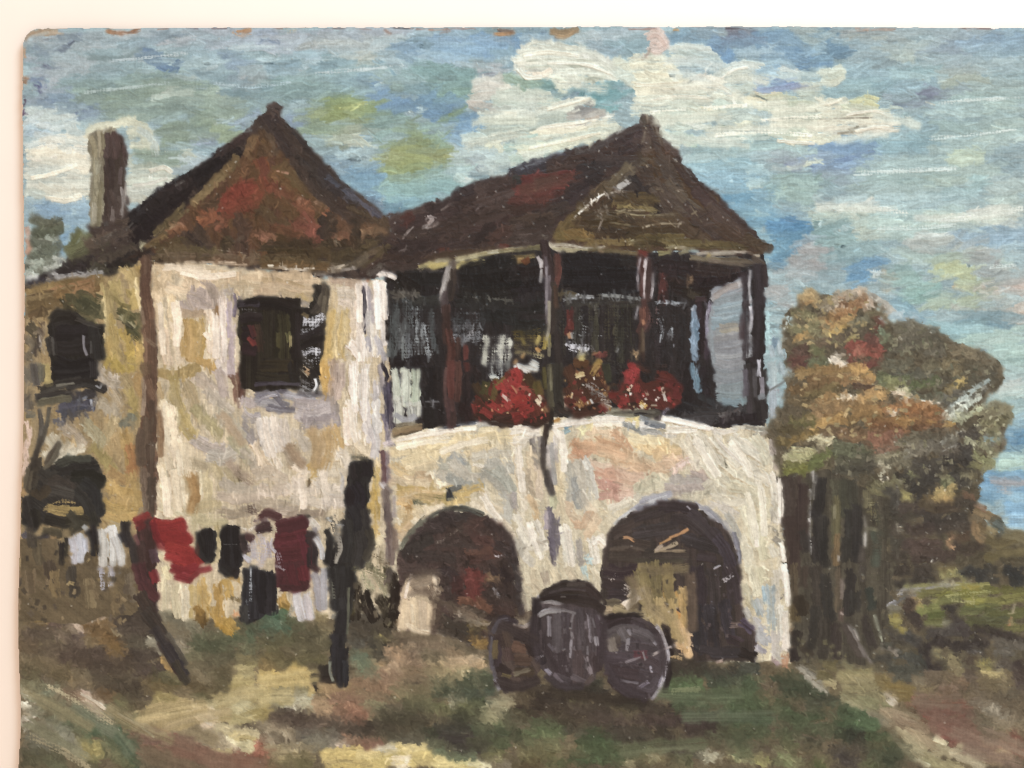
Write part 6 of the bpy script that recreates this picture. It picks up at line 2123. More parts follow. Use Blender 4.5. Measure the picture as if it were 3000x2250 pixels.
TEXTS.append('''
T C1
@curtain#white
h 7 d4d4bc,c0c2a8 112 10 114 20 114 30
h 8 d8d8c0,ccceb4 121 9 122 22 122 34
h 7 ccd0b4,bcc4a4 130 10 130 22 130 34
h 8 dcd8c4,ccc8b4 115 32 116 40 116 48
h 7 d4d0c0,c0bcac 124 36 126 44 126 50
h 5 d0ccb8,bcb8a8 131 36 131 46
s 6 b4b0ac,a4a0a0 114 46 120 50 126 48
s 5 8c7c60,a8946c 114 56 120 54 128 54
s 5 a08458,8c6c48 112 60 120 58 132 56
s 3 5c4830,745c40 112 64 120 62 130 60
k 2 e8e4d0,d8d8c4 118 12 118 30
k 2 a8ac90,94987c 126 12 126 30
@veranda
s 9 201c1e,2a2628 114 4 124 4 134 3
s 9 1c1a1c,242222 140 8 142 20 142 32
s 9 1e1c1c,262422 140 36 140 46 140 54
s 8 242020,2e2826 148 8 148 22 150 34
s 9 1f1c1c,292524 148 40 148 50 150 56
k 3 6c6c64,3c3c38 123 2 125 6
k 1.5 a8a8a4,605c58 136 35 148 35
k 1.5 8c8c88,504c48 136 39 144 39
s 8 282020,342826 168 8 170 20 170 34
s 9 2c1f1e,382624 166 40 172 44 174 52
s 7 241e1e,302624 176 8 180 14
@post#left
s 6 5c302a,6c3a34 158 4 158 16 158 30
s 5 482c28,5c3830 164 4 164 18 163 32
s 7 5a3a36,483030 157 34 158 44 158 54
s 2 805850,5c3c38 154 8 153 22 154 38
s 4 5c2c28,4c2826 170 4 171 10
s 5 3c2a28,4a3430 160 44 160 54
@curtain#grey_left
k 8 a0a098,7c7c78 190 4 190 10 192 14
k 8 b4b4ac,8c8c88 198 4 198 10 198 14
k 6 8c8c88,6c6c68 204 4 204 12
h 3 d8d8cc,b8b8ac 190 15 196 16
@flower#red_left
s 7 44301e,342820 178 22 182 28 186 32
s 6 4c4424,3c3820 186 20 184 28
s 5 5c4824,6c5028 194 18 194 26 192 32
s 6 5c3024,4c281f 178 36 184 40 190 44
s 8 34241f,40281f 178 46 190 50 204 52
s 6 7c5c2c,6c4c24 202 18 196 22
s 8 a82c2a,b83430 198 22 202 28 206 32
s 7 98302c,a83430 204 18 206 24
s 7 a4302a,8c2824 190 36 196 40 200 42
s 6 802824,94302a 184 42 190 46
s 5 b83c34,a02c28 204 36 206 40
h 3 e8ccb8,d8ac98 200 30 204 34
s 6 3c241f,4c2c24 196 48 206 46
s 4 6c2420,84302a 176 38 178 44
T C2
@curtain#grey_left
h 5 dcd8cc,c4c0b4 4 6 10 8 18 8
h 5 c8c4b8,b0aca0 16 4 20 6
h 5 e4dcd0,d0c8bc 8 8 14 11
s 4 c08c54,a87440 2 4 4 2
@flower#red_left
s 7 a82826,b83430 2 10 5 16 4 20
s 9 a42a28,b4342e 0 24 6 28 10 34
s 8 9c2c28,8c2824 10 28 16 30 20 28
s 9 b03028,a02824 2 36 8 34 14 36
s 9 902824,a0302a 8 42 14 40 18 38
s 8 842824,70241f 2 48 10 46
s 8 5c2a20,6c3024 18 32 22 40 24 46
s 7 4c3420,3c2c1c 12 14 16 20 18 24
s 7 6c5428,584820 20 20 22 28
s 3 c05844,a83c30 2 26 8 24 16 26
s 2 d08c5c,b06040 0 22 4 28
h 3 e8d0a8,d0b088 20 34 22 36
h 2 e8d8b8,c8a880 22 30 24 34
s 4 a06c40,805030 26 40 28 44
s 7 34221c,402a20 10 52 20 52 28 48
@post#front
s 6 38322a,444034 30 6 31 20 31 36
s 4 58503a,484030 31 6 31 24 32 40
s 8 302c26,3a3630 37 6 37 20 38 36
s 7 2a2422,38302c 36 38 40 42 44 44
s 3 241e1c,302824 32 40 32 50 31 56
s 2 8c8460,5c5440 31 8 32 26
s 3 5c5028,48401f 26 8 27 24
s 4 342824,44342c 28 54 27 64 25 74
s 4 3c3230,4c4038 26 74 25 84 27 94
s 5 443a38,544a46 28 92 30 102 32 108
s 3 5c524c,4a403c 25 64 26 80
s 3 a09890,b0a8a0 32 70 33 84 35 100
@flower#red_middle
s 9 4a2c20,5a3826 46 8 50 18 52 24
s 7 6c4428,5c3820 52 4 60 4
s 8 583624,482a1f 60 10 62 18 66 20
s 5 b88c40,a07830 68 8 70 4 66 11
s 4 c8984c,b48440 70 6 66 10
s 4 e0c890,c8a868 53 14 57 13
s 4 c8b060,b09848 55 0 58 0
k 8 78685c,8c8078 62 22 68 26 72 28
k 6 5c5048,706458 66 30 70 28
s 6 703024,582820 44 32 50 36
s 7 6c2820,7c3028 44 40 50 40
s 6 8c2c28,7c2824 58 32 60 38
s 6 a0703c,8c5c30 54 36 58 40 62 38
s 6 5c2820,6c342a 50 28 56 28
h 3 e4ccac,c8a884 40 34 42 38 44 40
h 3 d8b890,b89068 41 28 42 32
h 2 e0c8a0,b89870 48 32 49 28
h 3 e0d8cc,b8b0a8 64 34 66 38
k 5 b8a898,8c7c70 72 34 78 36
h 3 e4d8c4,c8b498 74 38 80 40
s 5 5c3024,4c281f 82 32 86 36
s 7 3c2a20,4c3426 84 22 86 28
s 6 3c3c2c,302e24 76 6 78 18
s 9 4a2a20,3c241c 52 44 60 44 66 42
s 4 281c1a,342420 62 40 70 38 72 40
@flower#red_right
s 9 982828,a83230 94 12 96 16 98 10
s 7 a83030,b83c3c 97 8 100 10 98 16
s 6 802824,943030 92 18 95 18
s 7 882a26,9c302c 100 22 101 26
s 6 9c302c,802824 86 32 92 34 90 36
s 6 7c2824,6c241f 80 30 84 30
s 5 3c2a20,503828 92 26 96 30
h 2 e0b898,c09070 94 26 97 22
s 4 d0a850,b88c40 105 36 108 38
h 2 e0d0b0,c0a888 104 38 106 40
s 8 602a22,4c241e 110 24 116 22 122 24
s 7 6c2c26,582420 118 14 126 16 130 20
s 7 702a28,5c2422 128 20 134 24 134 28
s 5 842c2c,6c2826 134 28 135 32
s 4 c03838,a03030 126 32 129 34
h 3 e8d0b8,d0a888 121 24 123 28
h 3 e8d8c8,d0b8a0 123 29 124 34
s 6 50281f,603024 108 34 114 38
h 2 c8a080,a07c60 108 26 110 30
h 2 d0b898,a88c70 113 38 117 38
k 6 502c24,3c241f 102 6 110 10
s 5 34241f,442c24 100 38 94 38
s 4 8c2c28,702420 72 38 76 42
@veranda
k 8 34302a,443e34 78 4 84 8 88 14
k 7 302824,402f2a 116 6 124 6
k 8 2c2828,382f2e 130 6 136 10 138 20
s 9 241f20,2e2828 140 6 142 20 142 34
s 9 222022,2c2a2a 134 38 144 42 154 44
s 8 241c20,302628 120 36 122 42 120 46
h 3 d0c8d0,a8a0a8 124 36 126 42
k 3 b0a8b0,807880 124 42 123 45
s 4 5c8090,7c9ca4 146 4 147 12
s 5 8cacb4,6c8c98 148 8 149 16 151 24
s 3 506c78,6c8c94 150 16 152 24
s 6 241f22,2e282a 154 8 156 18 158 28
s 6 2a2c2c,363838 152 30 158 34 164 36
s 9 302e2c,3e3c3a 150 44 164 44 180 44
s 10 34302e,423e3c 140 50 156 48 176 48
s 9 2c2628,3a3234 170 52 186 50 200 48
s 7 484644,3a3836 166 38 176 38 188 40
s 2 7c6c64,5c504a 170 48 186 40
s 4 706860,585048 168 46 176 44
@curtain#grey
s 9 98989a,8c8c90 166 4 174 6 182 4
s 9 909496,808488 166 14 174 16 184 14
s 9 8c989a,7c888c 168 24 176 26 184 24
s 8 7c8c90,889698 168 31 178 32 186 32
s 6 688088,7c9098 172 35 182 36
s 4 88a0a4,7c9094 186 32 188 36
@post#corner
s 6 34302f,443c3f 190 6 192 22 193 40
s 5 504850,605860 189 10 190 30
s 9 2a2626,363030 202 10 202 26 203 44
s 3 c8c4cc,a09ca4 200 2 200 14
s 3 a8a0a8,807880 202 16 203 30
s 4 3c3838,504a4c 196 10 197 30
s 4 a0a4a8,74787c 200 32 204 30
T B3
@curtain#side
s 6 90a8b0,a8bcc0 4 150 8 156 12 164
s 4 7c98ac,6c8ca4 6 150 4 158
s 4 c0d0d4,a8bcc4 2 156 4 164
s 3 d0dcdc,b8c8cc 9 152 10 162
T C3
@curtain#side
s 7 a4b8bc,b4c4c4 3 4 4 14 4 22
s 6 94a8ac,a8b8bc 10 4 12 12
s 4 b8c8c4,a4b4b4 18 8 14 16
s 7 b0bcc4,9ca8b0 3 24 3 34 3 44
s 3 d8dce0,b8c0c8 3 40 4 46
s 2 4c4c48,747470 1 26 8 22 14 18
k 5 8c8890,a8a4ac 8 26 9 36
@terrace_edge
T C2
s 5 6c6454,5c5444 56 46 70 43 84 42
s 5 746c58,8c8468 62 48 80 46 96 46
s 5 504a40,625a4c 90 43 104 42 116 43
s 4 5c5448,4c463c 100 47 112 47 118 45
s 3 807860,a0987c 60 44 80 42 110 40
s 3 3c342c,504840 32 46 42 44 50 46
@arcade
T C1
s 9 e0cfa0,d0bc8c 114 68 124 66 136 62
s 8 e8d8b0,dccaa0 130 66 144 62 160 58
s 8 e4d4ac,d4c498 164 58 180 56 204 56
h 4 ecdfc4,e0d0b0 112 66 126 63 140 59 154 58
h 4 f0e6d0,e4d8bc 140 60 156 58 176 57
s 3 6c6c70,a0a0a0 148 58 164 54 180 52
s 2 40444c,7c8084 150 57 166 54 182 51
s 5 9ca0a0,ccc8bc 180 54 192 52 206 53
s 9 dcc898,d0b888 110 76 124 74 140 72
s 10 e0cc9c,d0bc8c 140 70 160 68 180 66
s 9 dcc898,ccb888 120 84 136 80 152 76
s 9 e0d0a4,d4c090 182 66 194 62 206 62
s 8 d8bc88,c8ac78 110 86 120 92 130 94
s 9 d4c094,e0cca0 124 92 136 88 148 86
s 9 ccb48c,d8c49c 110 98 124 100 140 100
s 8 c8b48c,d8c49c 114 104 130 104 146 102
s 8 c4ac88,b89c74 130 94 142 96
s 9 c8c0ac,b8b09c 146 90 156 96 164 100
s 9 b8b49f,a8a490 150 86 160 86 168 88
s 9 c0b8a4,b0a894 160 84 168 92 178 98
s 8 a8a898,98988c 156 96 170 102 180 104
s 4 8c9090,a8a89c 158 80 162 78 168 84
s 6 d8c498,c8b488 170 78 178 74 190 72
s 7 ccc4ac,b8b09c 176 80 184 78 192 76
h 3 ecdfc0,dccfac 142 92 146 100 152 102
h 3 ece4d0,dcd0b8 176 86 186 88
s 9 a4a090,949484 184 92 192 96 200 104
s 9 b4b0a0,a4a090 188 84 198 86 206 88
s 8 989888,a8a898 194 92 202 98 206 104
s 7 c8c0a8,b4ac98 194 78 206 78
s 8 d0c4a8,c4b494 184 108 188 118 196 122
s 8 b8b4a4,a4a498 200 110 204 120 204 126
s 8 dcd0b4,ccbc9c 176 118 186 122 192 126
s 8 c4a868,b89c5c 116 108 126 108 140 108
s 8 ccb070,bca060 150 108 166 108 180 104
s 7 c0a868,a89458 126 112 140 114 152 116
s 7 b89c5c,ccb070 142 118 156 116 170 114
s 5 6c6c54,4c5040 125 112 129 116 132 118
s 4 84784c,a0945c 130 112 144 112 154 112
s 5 3c4044,585c58 156 106 157 114
s 4 4c5050,74746c 158 106 166 104
s 3 58584c,807c64 156 114 162 113
s 7 c8a060,d8b478 116 116 122 118
s 5 b88844,a87840 120 122 126 120
h 4 ecdfc4,dcccac 118 120 119 123
h 2 e8d8b0,dccb9f 118 112 134 108 152 108
s 9 d4bc8c,c4ac7c 116 126 126 124 136 122
s 8 d8c49c,c8b48c 126 128 138 124 146 120
s 8 c8ac7c,b89c6c 114 136 120 136 124 132
s 7 ccb088,bca078 116 146 120 142 124 138
s 4 e4d4b4,d0c09c 128 132 138 124 150 120
s 6 dcccb0,c8b89c 198 130 204 138 207 144
T C2
@arcade
h 8 e4dac8,d8ceb8 0 58 8 58 18 60
h 8 dcd2be,ccc2ac 2 66 10 66 18 64
s 4 787068,9c948c 16 66 18 74 20 84
s 3 b0a89c,8c847c 22 64 22 76
s 8 d8c8a8,ccb894 4 78 6 92 8 104
s 8 d0bc98,c4b08c 14 76 16 90 18 104
s 6 b8a890,a8987c 12 90 14 104 16 110
s 6 c4b094,d0bca0 20 86 22 98 22 110
s 6 ccc0a8,dcd0b4 8 104 10 116 8 126
s 5 9c948c,88807c 1 110 2 120
s 6 d0b48c,c0a478 14 112 18 120 20 130
s 8 dcd4c0,d0c8b0 4 128 8 140 14 150
s 7 e0d8c4,ccc4b0 12 136 18 146 22 158
s 7 d0c8b4,c0b8a4 4 146 8 156 14 164
s 6 c4bca8,d4ccb8 20 132 24 142 26 152
s 2 a89c88,847c6c 2 158 14 152 28 148
s 4 a8a098,bcb4ac 28 72 30 86
s 6 b8b0a8,9c948c 33 70 34 80 36 90
s 5 a8a0a0,8c8484 33 90 34 100
s 4 d8d0c4,c4bcb0 36 62 36 74
h 4 ece4d4,dcd4c0 33 54 36 60 40 66
s 4 c89858,b08040 34 51 38 50
s 5 e0d8c8,ccc4b0 42 52 48 50 56 50
s 5 6c94a8,8cacb4 43 56 47 54
s 4 88a4a8,a8bcb8 42 60 46 58
h 6 e0dccc,d0ccb8 50 54 56 52 64 52
h 8 e0d4a8,d4cc98 56 58 62 56 66 60
s 6 dccb94,d0c088 60 54 66 52
h 7 e4dcc8,d8ccb0 66 54 76 52 86 52
h 5 e8e0d0,dcd4c0 66 49 80 49 92 50
h 4 d8c070,e0cc84 93 49 98 50 102 49
h 5 e0dcd0,ccc8bc 98 54 108 54 120 54
s 4 6c7478,8c9090 104 48 114 52 122 54
s 4 848884,a8a8a0 92 54 106 58 118 60
s 3 4c545c,7c8084 108 52 116 55 122 56
s 5 bcb8ac,a8a498 106 60 118 62 130 62
h 5 e8e4d8,d8d4c4 122 48 130 50 142 52
h 5 ece6d8,dcd6c4 142 52 152 54 160 56
h 6 e4dcc8,d8cfb8 126 58 136 58 146 58
h 5 e0d8c8,d0c8b4 164 60 172 60 180 58
h 5 d8d4c4,c8c4b0 180 56 192 56 202 58
s 3 a8a494,8c8878 190 56 206 58
s 3 7c7868,9c9484 196 62 206 60
s 7 d8c09c,ccb08c 62 62 72 60 84 62
s 10 c89c74,bc8c64 50 68 56 72 60 72
s 8 c0906c,d0a480 50 76 56 78 64 74
s 8 d0a87c,c49870 70 66 78 68 84 70
s 8 d4ac84,c89c74 82 60 90 66 94 72
s 9 d8b890,ccac84 70 74 82 78 92 80
s 8 d4b48c,c4a47c 90 76 100 82 108 84
s 9 dcc08c,d0b480 100 66 108 72 116 74
s 9 d8bc84,ccac74 110 68 122 68 132 72
s 9 d8bc8c,ccac7c 116 78 128 76 140 76
s 8 e0d0a4,d4c090 96 64 106 66 118 66
s 9 d8b48c,c8a47c 80 84 92 88 104 88
s 9 ccac88,bc9c78 100 90 112 90 122 88
s 9 d0b08c,dcbc98 124 84 134 84 142 82
s 8 c8b094,d4bca0 64 84 70 88 76 88
s 9 c89c80,b88c70 70 92 78 94 86 96
s 9 bc8c78,c89884 72 102 78 102 84 104
s 8 b4846c,c09480 72 110 80 110 86 112
s 9 d0b094,c4a488 86 92 96 96 106 98
s 9 ccac90,bc9c80 90 102 98 104 104 104
s 8 c8a88c,d4b49c 88 110 96 110 100 106
s 3 a07c60,c09c7c 110 94 116 97
s 2 5c5048,8c7c6c 110 93 116 96
s 2 4c443c,786c5c 80 92 80.5 92.5
s 3 847460,b09c80 66 82 68 82
s 8 ccb890,d8c8a0 36 84 38 96 38 108
s 7 d8c89c,ccb88c 38 104 38 116
s 8 b8b4a4,a8a494 46 84 48 98 48 112
s 8 c0b8a4,b0a894 54 84 56 98 56 112
s 7 d8d4c4,c4c0b0 62 88 64 100 66 110
h 5 dcd8c8,ccc8b8 58 82 62 88
s 6 a4a498,94948c 50 98 52 112 54 118
s 8 b8b09c,c4bca8 56 112 60 118 62 124
s 9 d0bc98,c4ac8c 44 118 48 126 52 132
s 8 d4c4a0,c8b894 38 112 40 124
s 6 c4c49c,b0b08c 34 112 34 122
s 8 d8c8a8,ccb898 62 120 66 126 64 132
s 9 d0b08c,c4a480 52 136 58 136 62 130
s 8 d4bc98,c8ac88 60 142 64 138 68 132
s 5 605860,746c74 30 122 32 134 33 146
s 7 746c70,847c80 34 130 35 142 35 154
s 5 5c545c,706870 32 146 33 156 34 164
s 4 948c8c,a89ca0 28 124 28 138
s 8 dcd8c4,d0c8b4 42 136 44 148 46 160
s 8 d8d4c0,c8c4b0 46 150 48 164
s 6 b0a898,a0988c 54 148 55 158 55 164
s 7 e0d8c4,d0c8b4 64 146 66 154 68 162
s 5 a8c0c0,b8c8c0 60 160 62 166
s 6 e8dcc8,d8ccb4 68 148 72 146 74 150
s 6 dccfb0,d0c098 72 124 76 124 84 120
s 8 c8c4a8,bcb898 100 106 108 102 114 98
s 8 d0c8ac,c4bc9c 112 104 120 102 128 100
s 8 d8d0b8,c8c0a8 80 122 90 118 100 114
s 9 a8a094,989088 130 98 140 98 150 98
s 9 b0a498,a0948a 126 106 138 106 150 104
s 8 b8a89c,a8988c 146 92 154 94 158 100
h 5 e0c8b8,d4b8a4 130 92 140 84 148 82
s 6 d8c0ac,c8b09c 146 88 154 90
s 8 c8c0a8,bcb498 136 114 148 112 160 110
s 8 ccc4ac,c0b89c 158 104 164 100 168 106
h 10 dcd2b8,d0c6aa 140 66 146 76 150 84
h 10 d8d0b8,ccc4ac 150 62 158 72 164 82
h 10 dcd4bc,d0c8b0 164 64 172 74 180 82
h 10 d8d2bc,ccc6b0 180 64 190 72 200 78
h 9 d0caae,c4bea2 196 64 202 72 206 80
h 10 d4ccb0,c8c0a4 156 84 164 94 172 100
h 10 d8d0b4,ccc4a8 172 84 182 92 194 98
h 10 d4ccb4,c8c0a8 190 84 198 92 206 98
h 9 d0c8a8,c4bc9c 176 104 188 106 198 108
h 10 d8d0b0,ccc4a4 194 104 200 114 204 124
s 8 ccc4ac,bcb49c 164 112 176 116 186 116
s 8 c8c0b0,b8b0a0 160 118 172 122 180 126
h 9 dcd4b4,d0c8a8 188 122 194 136 198 150
h 9 d4cca8,c8c09c 200 128 202 142 204 158
h 8 d8d0b4,ccc4a8 186 146 190 156 192 165
s 3 5c5848,8c8468 172 84 174 88
h 2 ece4cc,dcd4bc 150 66 158 78
h 2 ece8d4,dcd8c4 172 70 180 80
@arch_rim
s 5 a8a4b0,c0bcc4 92 128 100 122 108 116
s 5 b8b4b8,9c98a4 106 114 116 112 126 110
s 4 7c7884,908c98 100 122 112 120 124 116
s 4 8c8894,a8a4ac 104 116 110 114
s 3 605c68,7c7884 116 118 130 116 144 117
s 5 b4b0b4,c8c4c4 112 116 124 112
s 5 ccc8c4,b8b0ac 84 134 92 128 98 124
s 4 98949f,b0acb4 148 118 158 124 166 132
s 3 a8a4a8,8c8890 156 120 166 128 174 138
s 3 7c7880,a09ca0 156 124 164 136 170 144
s 4 b4aca4,a09894 172 132 178 142 182 152
s 5 c4bcac,b4ac9c 174 126 180 136 184 146
s 2 8c8890,b4b0b4 170 136 176 148 180 158
s 4 706c74,888490 180 142 183 154 184 164
h 3 ece4d4,d8d0c4 80 140 88 134 94 128
@arch#two
s 10 38302c,443a34 84 142 92 138 100 134
s 10 342e2c,40383a 100 130 112 126 124 122
s 9 2c2628,383032 120 120 132 120 144 122
s 10 302a2c,3a3436 146 126 154 134 162 142
s 10 34302f,403a3a 100 142 114 140 128 138
s 10 322c2c,3c3636 130 130 142 132 150 138
s 10 3c342e,4a4036 82 152 94 150 106 152
s 10 302c2c,3a3638 140 146 152 150 164 154
s 9 363036,443e44 166 146 172 154 176 164
s 10 403830,342c28 80 160 92 160 104 160
s 9 34302c,443c34 108 158 122 160 136 160
s 8 30282a,3c3436 152 160 164 162
s 2 d09860,b8804c 90 145 94 145 98 147
s 3 c89058,a87848 128 145 136 142 141 139
s 2 b88850,906838 120 150 128 146
s 3 a09070,7c6c50 116 156 124 154 132 150
s 3 c4b89c,988870 117 155 121 152
s 2 988464,746448 120 156 140 156
k 3 5c5038,443c2c 130 150 138 152
s 2 a8a4ac,7c7880 142 120 144 122
s 4 4a4436,3c382e 100 164 120 164 136 164
@arch_rim#one
T C1
s 4 4c4a3c,606050 118 152 126 140 136 130
s 3 8c8870,706c58 116 156 124 144 134 134 146 126
s 3 5c5a4c,4a4840 138 130 148 124 158 122
s 4 504e44,6c6a5c 158 122 170 122 182 126
s 3 3c3a32,505048 152 122 164 121 176 124
@arch#one
s 9 2a2625,34302e 150 128 158 128 168 130
s 10 2c2626,362e2c 140 134 150 134 156 130
s 10 302a28,3c3230 128 146 136 140 146 138
s 10 3a302c,463830 158 140 170 138 182 138
s 9 402e2a,4c3830 170 136 182 134 194 136
s 8 362c2a,423430 186 132 196 138 202 144
s 10 34302c,2a2624 120 158 130 152 138 148
s 10 463630,38302c 148 152 160 150 172 152
s 10 54382e,442e2a 176 144 186 148 192 156
s 10 583c30,482f2a 170 158 180 160 186 158
s 8 2a2424,342c2a 194 150 202 156 206 162
s 9 302a28,3a322e 130 162 144 160 156 162
k 3 8c8070,605448 148 148 156 144 162 140
k 2 a89c8c,706458 146 149 152 147
k 2 c0bcbc,807c7c 194 160 202 159
T C2
@arch#one
s 4 2c2828,383030 0 148 2 158 3 165
''')
